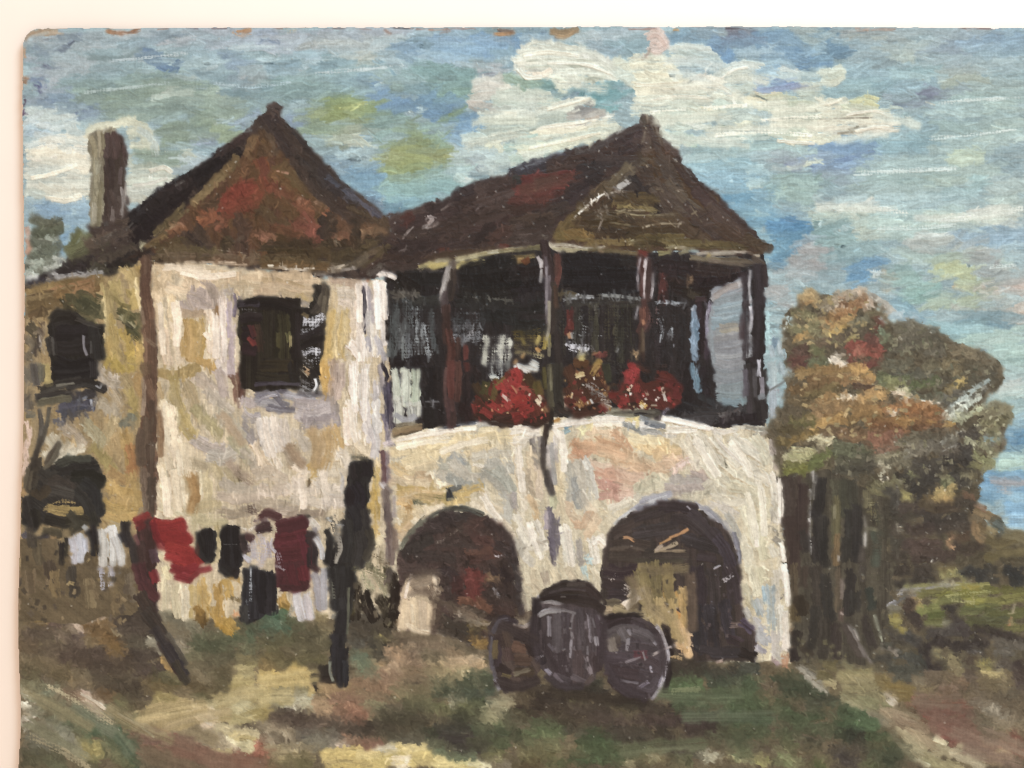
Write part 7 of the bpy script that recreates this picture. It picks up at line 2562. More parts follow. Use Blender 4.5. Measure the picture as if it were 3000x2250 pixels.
TEXTS.append('''
T B3
@tree
s 9 8c6c40,a0804c 28 118 34 114 38 120
s 9 686440,787048 20 130 28 130 36 134
s 9 747048,84784c 18 140 26 144 36 142
s 5 a87840,8c6838 28 122 34 119
s 8 7c6c50,94846c 42 124 52 118 62 114
s 7 a89078,c0a890 54 120 66 114 76 112
s 4 c4a894,a88870 70 112 78 116 84 124
s 5 c8b4a4,a89888 76 120 84 126 94 130
s 6 b8a89c,a09890 82 114 92 120 98 126
s 9 9c6834,b07c3c 46 138 56 128 70 122
s 8 8c5a30,a46c3a 56 134 68 126 76 118
s 8 b08444,9c7038 48 144 58 138 66 134
s 4 704428,8c5834 58 118 64 124
s 4 6c4830,805838 66 126 74 120 78 116
s 4 d0a448,c09038 48 146 54 144 62 140
s 3 d8b458,b8923c 44 144 50 147
s 3 dcc8b0,c0a890 46 128 54 124 60 124
s 8 5c5844,6c6850 70 138 80 134 88 132
s 8 6c5c40,5c5038 82 128 90 132 92 138
s 5 743430,5c3028 88 134 92 138 88 142
s 8 584838,4c4034 62 148 72 146 82 146
s 8 5c5038,6c6044 26 152 36 152 42 148
s 6 a0783c,b48844 24 150 32 146
s 4 b88440,cc9848 22 152 28 148
s 9 54443a,64503c 40 156 50 152 58 158
s 9 4c3834,583c34 22 162 30 158 34 162
s 7 6c6440,586038 36 158 44 164
s 5 7c6c3c,988448 64 152 70 148
s 10 843830,983e34 66 160 76 156 86 158
s 6 a04c3c,8c3c34 66 154 74 162
s 5 b07050,985040 72 158 76 164
s 8 5c3430,6c3c34 80 150 88 152
s 3 e0d8cc,c8b8a8 52 165 58 164
s 5 547058,688064 90 142 96 150
s 6 5c6448,6c7454 92 152 98 148
s 4 a8a08c,c4b8a0 106 150 112 146
s 9 565040,666050 104 142 114 140 124 142
s 9 4c483c,5c5648 110 150 120 148 132 146
s 10 4e4a3e,5c5648 100 158 112 156 126 154
s 9 5c5444,4a463a 124 152 136 150 140 156
s 8 4c4840,605a4c 128 160 140 162
s 8 6c6048,7c6c50 148 160 158 160 166 162
s 5 605844,706450 168 162 178 165
T C3
@tree
s 8 4c4a3c,5c5a48 94 4 104 6 114 4
s 9 48483e,565648 100 12 112 14 124 12
s 9 54503c,645c44 128 6 138 6 146 10
s 9 64583c,746444 144 2 152 8 156 16
s 9 5a5442,6c6450 164 6 174 8 182 6
s 8 545044,645c4c 176 12 184 12
s 9 5c5644,4c483c 160 18 170 20 180 18
s 8 48463c,58544a 130 16 142 20 152 22
s 8 505838,606844 90 14 100 18 112 18
s 8 6c7040,7c7c4c 96 20 106 20 112 24
s 7 8c8450,787444 98 24 108 24
s 8 5c643c,4c5834 116 22 126 20 134 18
s 5 a8883c,907434 144 24 150 22 156 18
s 4 b89848,987c3c 152 20 158 17
s 9 4c4a44,5c5850 150 28 162 30 172 26
s 8 4a4a48,5c5c54 140 32 152 36 160 34
s 8 545a48,646850 116 30 126 34 136 30
s 8 585444,686450 128 34 138 36
s 10 502a2a,603430 20 4 28 2
s 6 703630,883c34 66 2 76 6 86 4
s 9 5c6444,6c7050 36 2 46 4
h 4 e8dccc,ccbcac 50 2 56 2 62 5
s 9 84602f,94703c 24 12 36 10 48 8
s 9 946c34,845c30 44 12 58 10 70 8
s 8 b07c34,c48c40 70 10 78 10 82 14
s 9 845c34,74502c 34 18 46 20 58 18
s 9 986c3c,885f34 60 18 72 18 80 20
s 9 745430,644828 18 24 30 26 42 22
s 8 6c5830,5c4c2c 30 32 42 28 52 24
s 8 5c4a30,6c5838 18 32 26 36 34 36
s 4 a88c74,c0a894 80 22 72 22
s 4 c4b890,a89868 88 24 84 22
s 4 5c4030,402f28 69 22 85 24
s 8 a07038,8c6030 40 36 50 32 60 30
s 8 c08c4c,a8783c 72 32 82 30 92 30
s 6 b4803c,cc9c58 76 34 84 32 90 30
h 4 f0e0c4,e0c4a0 56 32 64 31 70 32
h 4 d8bca0,c4a480 100 28 108 28 114 30
s 4 e8dcc4,c4b08c 104 26 112 26
h 2 f0e4d0,d8bc98 106 34 110 32 116 33
h 3 f8f0e4,e0d4c0 122 34 130 36 138 36
h 2 ecd8b0,d0b48c 118 32 124 35
s 9 946834,84582c 54 40 68 38 82 38
s 9 8c6438,a07844 36 42 48 40 56 38
s 9 a8783c,946630 70 44 82 42 92 40
s 9 9c6030,8c5428 92 42 104 40 114 40
s 9 985828,844c24 110 42 122 40 136 42
s 8 a86c34,94582a 108 36 120 38 134 40
s 9 84502c,985c30 116 46 126 48 138 46
h 4 e0d0b8,c0a080 100 42 103 45 102 48
s 9 886034,745028 32 50 44 48 56 48
s 10 946c40,a87c4c 40 46 40 52
s 8 a87834,c08c40 36 56 48 52 60 48
s 8 845c2c,94682f 58 50 74 48 88 46
s 9 885a2c,784c28 80 52 94 52 106 50
s 9 a06c30,8c5828 100 52 114 52 128 54
s 9 784828,6c4026 84 56 98 56 110 58
s 9 7c5030,643e28 120 54 132 56 146 56
s 5 b08440,98702f 144 52 150 54
s 5 b88c48,a0743c 42 58 52 56
s 10 70543c,604830 42 60 56 60 70 60
s 10 6c4c30,7c5838 60 60 74 62 86 62
s 10 84503c,74442f 82 64 92 66 104 62
s 8 8c6450,7c5440 86 72 94 74 102 70
s 8 945c44,7c4c38 86 66 84 74
s 7 505028,685c30 18 50 26 52 34 50
s 8 5c4a28,4c4026 10 58 20 58 30 60
s 6 7c5c28,94702c 16 68 26 64 38 60
s 6 6c5428,5c4c28 8 66 16 68
h 4 c8bc94,b0a478 32 66 40 64 48 66
h 4 d8cca8,b8ac80 40 68 46 70 52 66
h 4 b8b07c,a09860 20 74 28 74 38 76
h 4 d0c8a0,b0a878 12 80 20 82 30 80
h 5 a09c64,8c8c50 16 78 26 80 38 78
s 8 5c6028,6c6c2c 14 86 24 88 34 86
s 7 6c6c24,5c6020 14 92 22 92 32 90
s 8 505a28,647034 36 82 44 80 48 78
s 6 4c5428,58602c 34 88 44 86
s 10 4c5038,585c44 54 72 66 74 78 76
s 10 444436,54523f 56 82 68 84 80 82
s 9 3c3c34,4c4a3f 54 90 64 92 76 90
s 9 403c34,504c40 66 88 78 88 84 84
s 10 5c5440,6c6450 104 66 116 66 126 64
s 10 60584a,746c5c 112 74 124 74 134 70
s 9 5c5444,4c4438 124 62 138 62 150 60
s 10 4c4840,5c564c 126 70 138 72 150 70
s 9 484038,5c5248 140 76 152 76 162 72
s 4 8c8878,747060 112 74 110 82
s 8 70684f,847c60 88 82 96 82 104 80
s 8 545040,645c48 96 86 108 84 120 86
k 4 a8a48c,c4b89c 90 86 98 88 92 94
h 3 ece0d0,c8bca4 92 99 97 97
s 10 34302f,403c38 120 84 132 86 144 84
s 10 2e2c2c,3a3634 144 82 156 82 162 84
s 9 302c2c,3c3836 156 72 164 68 168 64
s 8 2c2a2c,3a3838 160 76 164 80
s 8 3c3836,4c4642 156 62 166 60 168 58
s 10 383430,44403a 112 94 124 94 136 92
s 9 302e2c,3c3a36 104 96 114 100 116 104
s 10 2c2a2a,383434 130 98 136 94
s 9 262426,302e2e 118 106 124 108 122 114
s 9 302e2e,3a3836 124 98 134 102
s 9 343230,42403c 150 92 158 96 162 92
s 9 302e2e,3c3a38 152 102 160 104 162 100
s 5 6c6448,887c54 156 94 164 94 164 98
s 4 848458,68683c 114 92 118 96
s 6 5c6440,687048 140 98 146 100 142 104
s 6 6c6c48,7c7850 142 96 148 98
s 8 8c7440,a48848 136 108 144 108 148 106
s 8 a4803f,b8944c 134 114 142 112 148 112
s 6 946c34,b0843c 132 118 142 116 150 116
s 6 6c5430,7c6438 124 116 132 112
s 7 4c4434,5c503c 150 110 160 108 166 108
s 6 6c4c38,583c2c 158 110 166 112
s 6 8c8044,787038 102 108 110 110 114 114
s 4 a89844,b8a854 110 112 114 113
s 9 605c3c,706a48 84 104 92 104 100 102
s 9 6c6440,5c5838 80 108 92 110 98 108
s 8 5c5838,4c4a34 80 116 90 116
@water
S 8 a0b8b8,90b0b8 176 66 186 64
@tree
s 9 706848,847c5c 172 46 182 44 192 42
s 9 7c7450,686444 172 54 182 54 192 50
s 7 8c845c,746c4c 178 40 188 38 194 44
s 6 6c6a48,7c7854 178 60 186 60
s 6 7c7c58,94906c 168 66 176 72 182 76
s 6 8c8858,787c4c 168 78 176 82 180 84
s 5 7c7844,8c8454 166 86 172 88 178 88
s 4 a8a880,90946c 160 64 168 70
s 4 605838,706444 164 92 166 100
@tree
s 5 d0d8c8,b4c4bc 146 48 158 40 170 32
s 3 c8d4cc,9cb4b0 142 44 156 34 172 22
s 3 a8bcc0,7c9094 146 40 160 30 178 18
s 5 b0b890,9ca880 150 50 162 46 172 40
s 1.5 c8c8c0,989890 140 68 150 62 158 58
s 1.5 9c9890,787470 140 76 152 70
@trunk#one
s 12 38302e,443834 14 98 16 112 16 130
s 10 3e322f,4a3c36 22 98 24 114 24 130
s 12 3c2e2c,463632 18 130 20 146 20 164
s 10 34282a,40322f 28 104 28 124 28 150
s 6 4a3e34,564838 13 150 14 164
s 8 34302f,403834 28 140 30 156
@tree_gap
s 3 8c8888,a8a4a0 36 92 37 100
s 4 706c68,5c5854 39 94 37 104 36 112
s 1.5 f0ecec,b0acb0 33.5 106 34 108
k 1.5 d8d4d4,9c989c 34 108 34 124 34 140 35 158
s 1.5 f4f0f0,c0b8b8 33 130 33.3 132
@trunk#two
s 8 262628,302e2e 42 98 42 112 40 124
s 10 242426,2e2c2e 38 124 40 140 42 156
s 9 282829,343231 44 130 44 146 46 164
s 8 2c2a2b,383434 36 146 38 164
@trunk#three
s 9 484838,565440 54 100 56 112 56 124
s 9 4c4c3a,3f4034 62 100 62 114 62 124
s 8 54523a,605c40 54 120 55 134 55 148
s 6 605838,6c6440 55 112 56 130 56 146
s 6 6c5434,7c603c 56 144 55 156 55 164
s 8 38382f,44443a 68 100 68 112 70 120
s 8 2c2c2c,363634 66 124 66 140 66 156
s 8 2a2a2c,343232 72 120 72 140 71 160
s 7 30302e,3a3834 62 146 62 164
s 2 98906c,787450 54 118 54 130
s 2 c8c0b8,988c80 57 160 57 164
@trunk#four
s 5 605a40,706848 80 108 80 120
k 8 6c6440,544e34 84 116 86 128 86 140
k 3 a0986c,7c7450 80 113 90 113
k 3 948c60,706844 82 118 90 118
k 3 8c845c,68603c 80 124 88 124
k 3 a8a080,787050 79 130 88 130
k 8 404034,4c4a3c 88 122 90 136 90 150
k 8 3c4438,485044 86 140 88 154 88 164
s 2 8c8478,b8b0a8 78 128 79 140 78 150
h 2 f0ece8,c8c0bc 78.5 142 78.5 152
k 3 8c8868,68644c 80 138 88 139
s 5 4c4440,584f48 76 152 76 164
@hill
s 10 3a3836,464240 96 106 102 112 100 120
s 10 38342f,44403a 96 120 104 128 112 126
s 10 34302e,403a36 120 124 132 124 144 120
s 10 3a3230,463a36 108 120 122 120 134 122
s 9 4c3e30,40342c 130 122 140 120 150 120
s 9 5c4c38,4c4030 124 118 134 120
s 10 302c2c,3c3634 128 130 142 132 156 128
s 9 342f2c,443c36 152 118 162 118 166 122
s 10 3c3030,483a36 112 138 122 138 132 138
s 10 443434,503c38 110 150 122 150 134 150
s 10 342e2c,40362f 98 136 106 140
s 10 30302d,3c3a34 96 146 106 152
s 10 342e2c,3e3834 100 160 112 162
s 10 3c302e,483834 118 160 132 160 144 160
s 10 36302e,443a34 138 140 148 136 160 138
s 10 3a302c,4a3c34 150 152 160 156 168 152
s 6 6c4c34,845c40 146 144 150 142
s 5 9c6c44,b07c50 146 148 148 153
s 8 5c4430,4c382c 154 146 162 144
h 1.5 dcd0b8,a8987c 103 137 109 136.5
h 1.5 d0c4ac,98886c 106 140 110 139.5
k 1 b8ac98,84786c 118 128 128 128
h 2 d8ccc0,a89880 93 164 96 165
h 2 e4dcd8,b0a8a0 132 165 133 163
@bush#right
s 9 705838,846844 168 124 176 128 182 130
s 9 6c5434,7c6440 170 136 176 140
s 6 987448,805f3c 167 132 168 142 172 146
s 8 5c5440,4c4c44 182 130 188 134
s 8 44504c,546060 184 134 190 138
s 9 6c5c34,5c4f30 178 148 188 150 198 146
s 9 706038,5c5030 186 158 196 158 206 156
s 9 645834,544828 176 160 184 162
s 9 5c5034,6c6040 192 142 202 144 207 146
s 7 8c7850,74643c 178 138 184 142
s 5 946c50,7c5840 168 118 176 122
T D0
@ground
s 10 2c2a2c,383434 20 4 30 6
s 10 302c2a,3c3632 18 14 28 16 34 14
s 9 84683f,6c5434 38 4 46 6
s 9 8c6c3c,74582f 40 12 48 14
s 3 d0c8a8,a89868 34 14 38 18
k 4 b8a874,8c7c4c 42 14 46 18
s 8 2c2a2a,383432 58 6 60 16
s 9 302c2a,3c3834 56 20 58 28
s 7 5c4c30,6c5c38 66 4 70 14
s 7 786c54,605440 68 16 72 22
s 10 5c4c30,6c5a38 72 26 84 28 96 24
s 10 6c5834,5c4a2c 70 36 84 38 94 34
s 9 6c5c40,5c4c34 98 14 104 22 106 30
s 10 6c5030,5c4428 18 24 28 26
s 10 64502f,745c38 20 36 28 40
s 10 5c4430,4c3a2c 36 26 44 30
s 10 54423a,4a3a34 38 38 48 40
s 9 4c3c36,5c4840 50 34 60 36
s 8 8c6f38,745c30 22 32 30 40 36 46
s 9 5c4640,6c544c 40 46 48 50
s 8 745c50,8c7064 54 44 62 46 70 44
s 6 a08878,bca490 60 48 66 54 64 58
s 6 88705c,b0947c 66 42 76 44 86 42
h 3 d8c4a8,b89c7c 60 40 61 43
h 3 d8c0b0,b09888 64 58 67 56
s 9 5c4c30,6c5834 22 46 30 50
s 10 50443a,5c4c3e 20 56 32 56 42 54
s 8 6c5c4c,84705c 46 58 54 60 62 62
s 6 32282a,483838 58 58 62 62
s 12 6c502c,7c5c34 70 52 84 52 94 54
s 10 74562f,644826 76 62 88 62 98 66
s 9 6c5028,7c602f 86 68 98 72
s 10 5c4a34,4c3e2c 18 66 30 66
s 10 50443a,5c4c40 28 72 42 70 56 70
s 8 78684a,5c5038 34 76 42 76
s 12 4a3c34,564638 46 78 62 78 76 76
s 12 50423a,44382f 62 70 74 72 84 76
s 12 4a3e34,3f342c 72 84 86 84 100 82
s 10 5c5038,6c5c40 20 80 32 82 44 86
s 9 4c4630,5c5438 20 90 32 88
s 10 54482f,605434 44 90 56 90
s 5 9c9474,7c7454 66 89 73 90
s 5 84704c,6c5a3c 58 96 66 94 72 98
s 12 443c30,504638 76 96 90 96 106 98
s 12 4a4034,3f362c 84 104 98 104 112 102
s 9 342e2c,40362f 92 42 104 40 114 42
s 10 3a322f,463c34 94 50 106 50 118 50
s 9 3e342f,4c4238 98 58 110 58 118 56
s 9 4c463a,5c5644 102 64 114 64 122 62
s 10 362e2e,423834 104 74 114 76 124 74
s 10 3a302e,4a3e38 110 86 120 86 128 84
s 6 6c6c58,a09c88 122 62 128 66
s 5 7c7864,949078 124 66 130 72
s 4 d8d0b0,948868 92 52 96 58
s 10 6c5c38,5c4c2c 118 96 130 98 140 96
s 10 5c5434,4c482c 126 92 138 94 148 96
s 5 b08844,947038 131 78 136 84 138 88
s 4 b89048,c8a058 136 88 139 90
s 9 504c34,605c40 130 90 142 92
k 6 a09c88,c0b8a0 138 56 144 66 150 74
k 5 8c8870,747058 146 60 152 66
s 9 6c6a54,7c7860 136 42 146 46 154 50
s 8 5c5848,7c765c 126 42 138 44 146 50
s 10 485038,54583f 160 58 174 58 186 58
s 10 4c5038,404a34 158 66 172 68 184 66
s 10 54523c,48482f 166 76 180 76 194 74
s 9 6c6a4c,5c5a40 152 72 160 78
s 9 5c543c,6c6448 152 84 166 86 176 90
s 8 746848,86785a 160 88 168 96 172 100
s 9 50482f,44402a 174 88 184 90
s 9 4c4028,5c4c30 152 96 162 100 174 100
s 9 504a2f,60583a 178 98 188 98
s 8 4c4a30,5c5838 160 108 174 110 186 108
s 7 74643c,605430 184 104 192 102
@laundry_pole
s 9 4c2a2c,5c3232 112 2 114 10 116 16
s 6 8c2a2c,742428 124 8 126 14
s 8 5c3030,4a2a2c 118 16 122 24 124 26
s 10 3c302c,48382f 114 26 120 36 124 44
s 9 3a322c,463a32 118 40 126 50 132 60
s 8 342e2e,423a36 126 54 134 66 140 76
s 8 302c30,403838 134 66 142 78 148 88
s 6 3a342a,4a4034 142 80 146 88 150 94
s 4 4c443a,5c5244 136 58 144 70 150 80
@cloth#white_left
k 6 c8c4c8,a8a0a8 82 4 83 12 84 18
k 6 c0b8bc,98909c 90 4 90 12 90 16
k 5 a8a0a0,8c847c 96 2 96 8
@cloth#red
s 6 98282a,882428 140 4 148 6 156 4
s 7 882428,9c3034 144 10 152 12
s 4 8c3030,a03838 160 6 170 4
s 4 943030,7c2828 154 14 160 8
@wall
h 8 d8ccac,c8bc98 132 12 134 22 134 34
h 7 d0c4a4,c0b490 142 18 142 30 144 40
h 7 dcd0b4,ccc0a0 150 20 150 32 150 42
s 6 c8b888,d8cca0 134 4 136 12
s 8 c4ac74,b49c60 158 20 158 32 158 40
s 8 c8a864,b89450 164 14 166 28 166 42
s 8 b89450,a88444 176 18 178 30 178 44
s 8 c8a45c,b49048 184 14 186 26
s 8 bc9850,a88440 172 36 176 46 184 48
s 8 a07c40,8c6c38 160 36 164 46
s 8 84683a,745c38 160 44 166 48
s 8 b08c40,c09c50 184 46 190 54
s 5 c8a050,b08838 176 50 186 56 190 58
s 4 b89858,a88448 186 10 194 14
s 4 e0a878,d09868 190 42 198 38
s 4 8c7854,7c6c48 188 28 194 30
h 3 e0d8c0,c8bc9c 152 32 154 36
@cloth#black_square
s 9 221f20,2c2a2a 180 4 186 8
s 6 242020,2e2828 190 10 192 6
@cloth#black_long
s 8 242428,302e32 200 6 200 20 200 34
s 8 28282c,343236 206 4 206 20 206 40
k 2 a8a8ac,6c6c70 203 4 203 30
k 2 8c8c90,5c5c60 200 30 202 46
s 6 2c2a2c,3c3a38 198 36 198 46
@ground
s 9 2c4430,3a5440 198 52 207 54
s 8 44543c,506044 190 60 204 62
s 9 54543c,606044 196 70 207 70
s 9 6c643c,7c7048 196 78 207 80
@path
s 10 a89c68,b8ac78 194 88 204 88
s 10 a89860,988850 190 98 204 98
s 9 ac9c68,9c8c58 200 106 207 108
s 10 8c7c48,9c8c58 126 110 138 112 150 116
s 10 988858,8c7c4c 120 120 134 120 148 122
s 9 84744c,94845c 114 128 128 128 142 128
s 9 9c8c60,8c7c50 150 114 160 120 166 128
s 9 a09468,b0a478 170 116 184 116 198 112
s 9 b0a880,a09870 184 112 196 116 206 118
h 4 e4d4c4,c8b8a8 156 114 158 122 166 130
h 6 dcccc0,c8bcac 160 120 168 122 172 126
s 4 c0a898,d4bcac 164 130 170 132
s 9 a49868,948858 176 124 190 126 204 124
s 8 b4a884,a0946c 176 132 190 136 204 138
s 8 a0905c,b0a06c 188 142 198 142 206 144
h 8 c8c098,b4ac80 176 144 190 148 204 150
h 4 e4e0c0,d0c8a0 184 142 192 146
h 2 f4f0d8,d8d0b0 190 146 192 153
h 2 f0ecd4,d4ccac 195 149 190 153
s 5 c8bc90,b0a470 172 150 186 154
@ground
s 10 64603c,6c6848 18 100 30 98
s 10 606850,707860 22 108 34 106 46 104
h 5 d0ccb8,b0ac98 18 114 22 116 24 120
h 5 b8b8a4,a0a08c 18 104 24 106
h 5 d0ccc0,b0a898 18 126 24 126 28 122
s 8 6c7058,808468 26 118 32 122
s 8 888470,9c988c 20 134 28 130
s 10 606648,707458 34 112 44 114 54 116
s 10 4c5c44,5a684c 44 118 56 122 66 126
s 10 5c6448,4c583c 36 128 50 130 64 132
s 9 7c7c68,6c7058 38 128 46 134 54 142
s 9 888878,787c68 50 138 58 146 64 152
s 10 606450,707060 22 142 34 144 44 146
s 9 4c4c38,3c402f 20 150 32 152 42 154
s 9 444430,505038 18 160 32 160 48 158
s 9 585c40,4a5038 40 162 54 164
s 9 745844,84684f 48 104 58 108 68 112
s 9 6c5c44,7c6c54 56 112 66 116 76 120
h 5 c0a898,a89080 64 104 72 106 80 112
s 7 a0907c,b8a48c 70 110 80 116 88 122
s 6 948870,7c745c 64 116 74 120 84 126
s 10 485c40,54684c 58 124 70 130 82 134
s 10 3e543c,4a6044 66 134 80 136 92 136
s 10 405840,345038 90 140 100 144 108 150
s 10 2c4c38,385840 98 148 104 156 108 162
s 9 5c6044,6c6c50 84 118 94 122 104 128
s 9 64643f,747048 92 110 104 114 112 120
s 8 5c4c34,4c4030 104 116 114 118
s 8 5c4428,6c5030 80 106 92 108
s 9 706840,807448 96 124 108 130
s 8 686840,787448 64 144 76 146 88 148
s 7 a09048,b0a058 64 152 72 156 80 154
s 6 988a44,84783c 68 148 78 150
s 9 646440,54583a 84 150 94 156 100 162
s 7 8c8458,787450 88 150 94 156
s 9 5a5c3a,4c5034 64 162 78 162
s 10 6c5440,7c604c 108 136 122 138 132 138
s 10 785048,845a50 118 142 132 142 144 140
s 8 884840,984f48 132 140 142 140
s 10 785444,8c6450 140 146 152 148 164 152
s 10 74483c,845044 150 152 164 154 176 158
s 10 8c4838,7c4034 176 158 190 158 206 158
s 8 984c38,844030 186 160 200 162
s 8 8c7c60,9c8c70 132 132 146 134 160 140
s 8 948468,847458 150 136 166 144 178 148
s 6 b8a888,a09070 164 134 178 142 190 150
s 10 70503f,805c48 112 150 124 152 136 152
s 10 6c5c44,5c5440 112 160 126 160 140 160
s 9 78503f,845848 140 160 154 162
''')
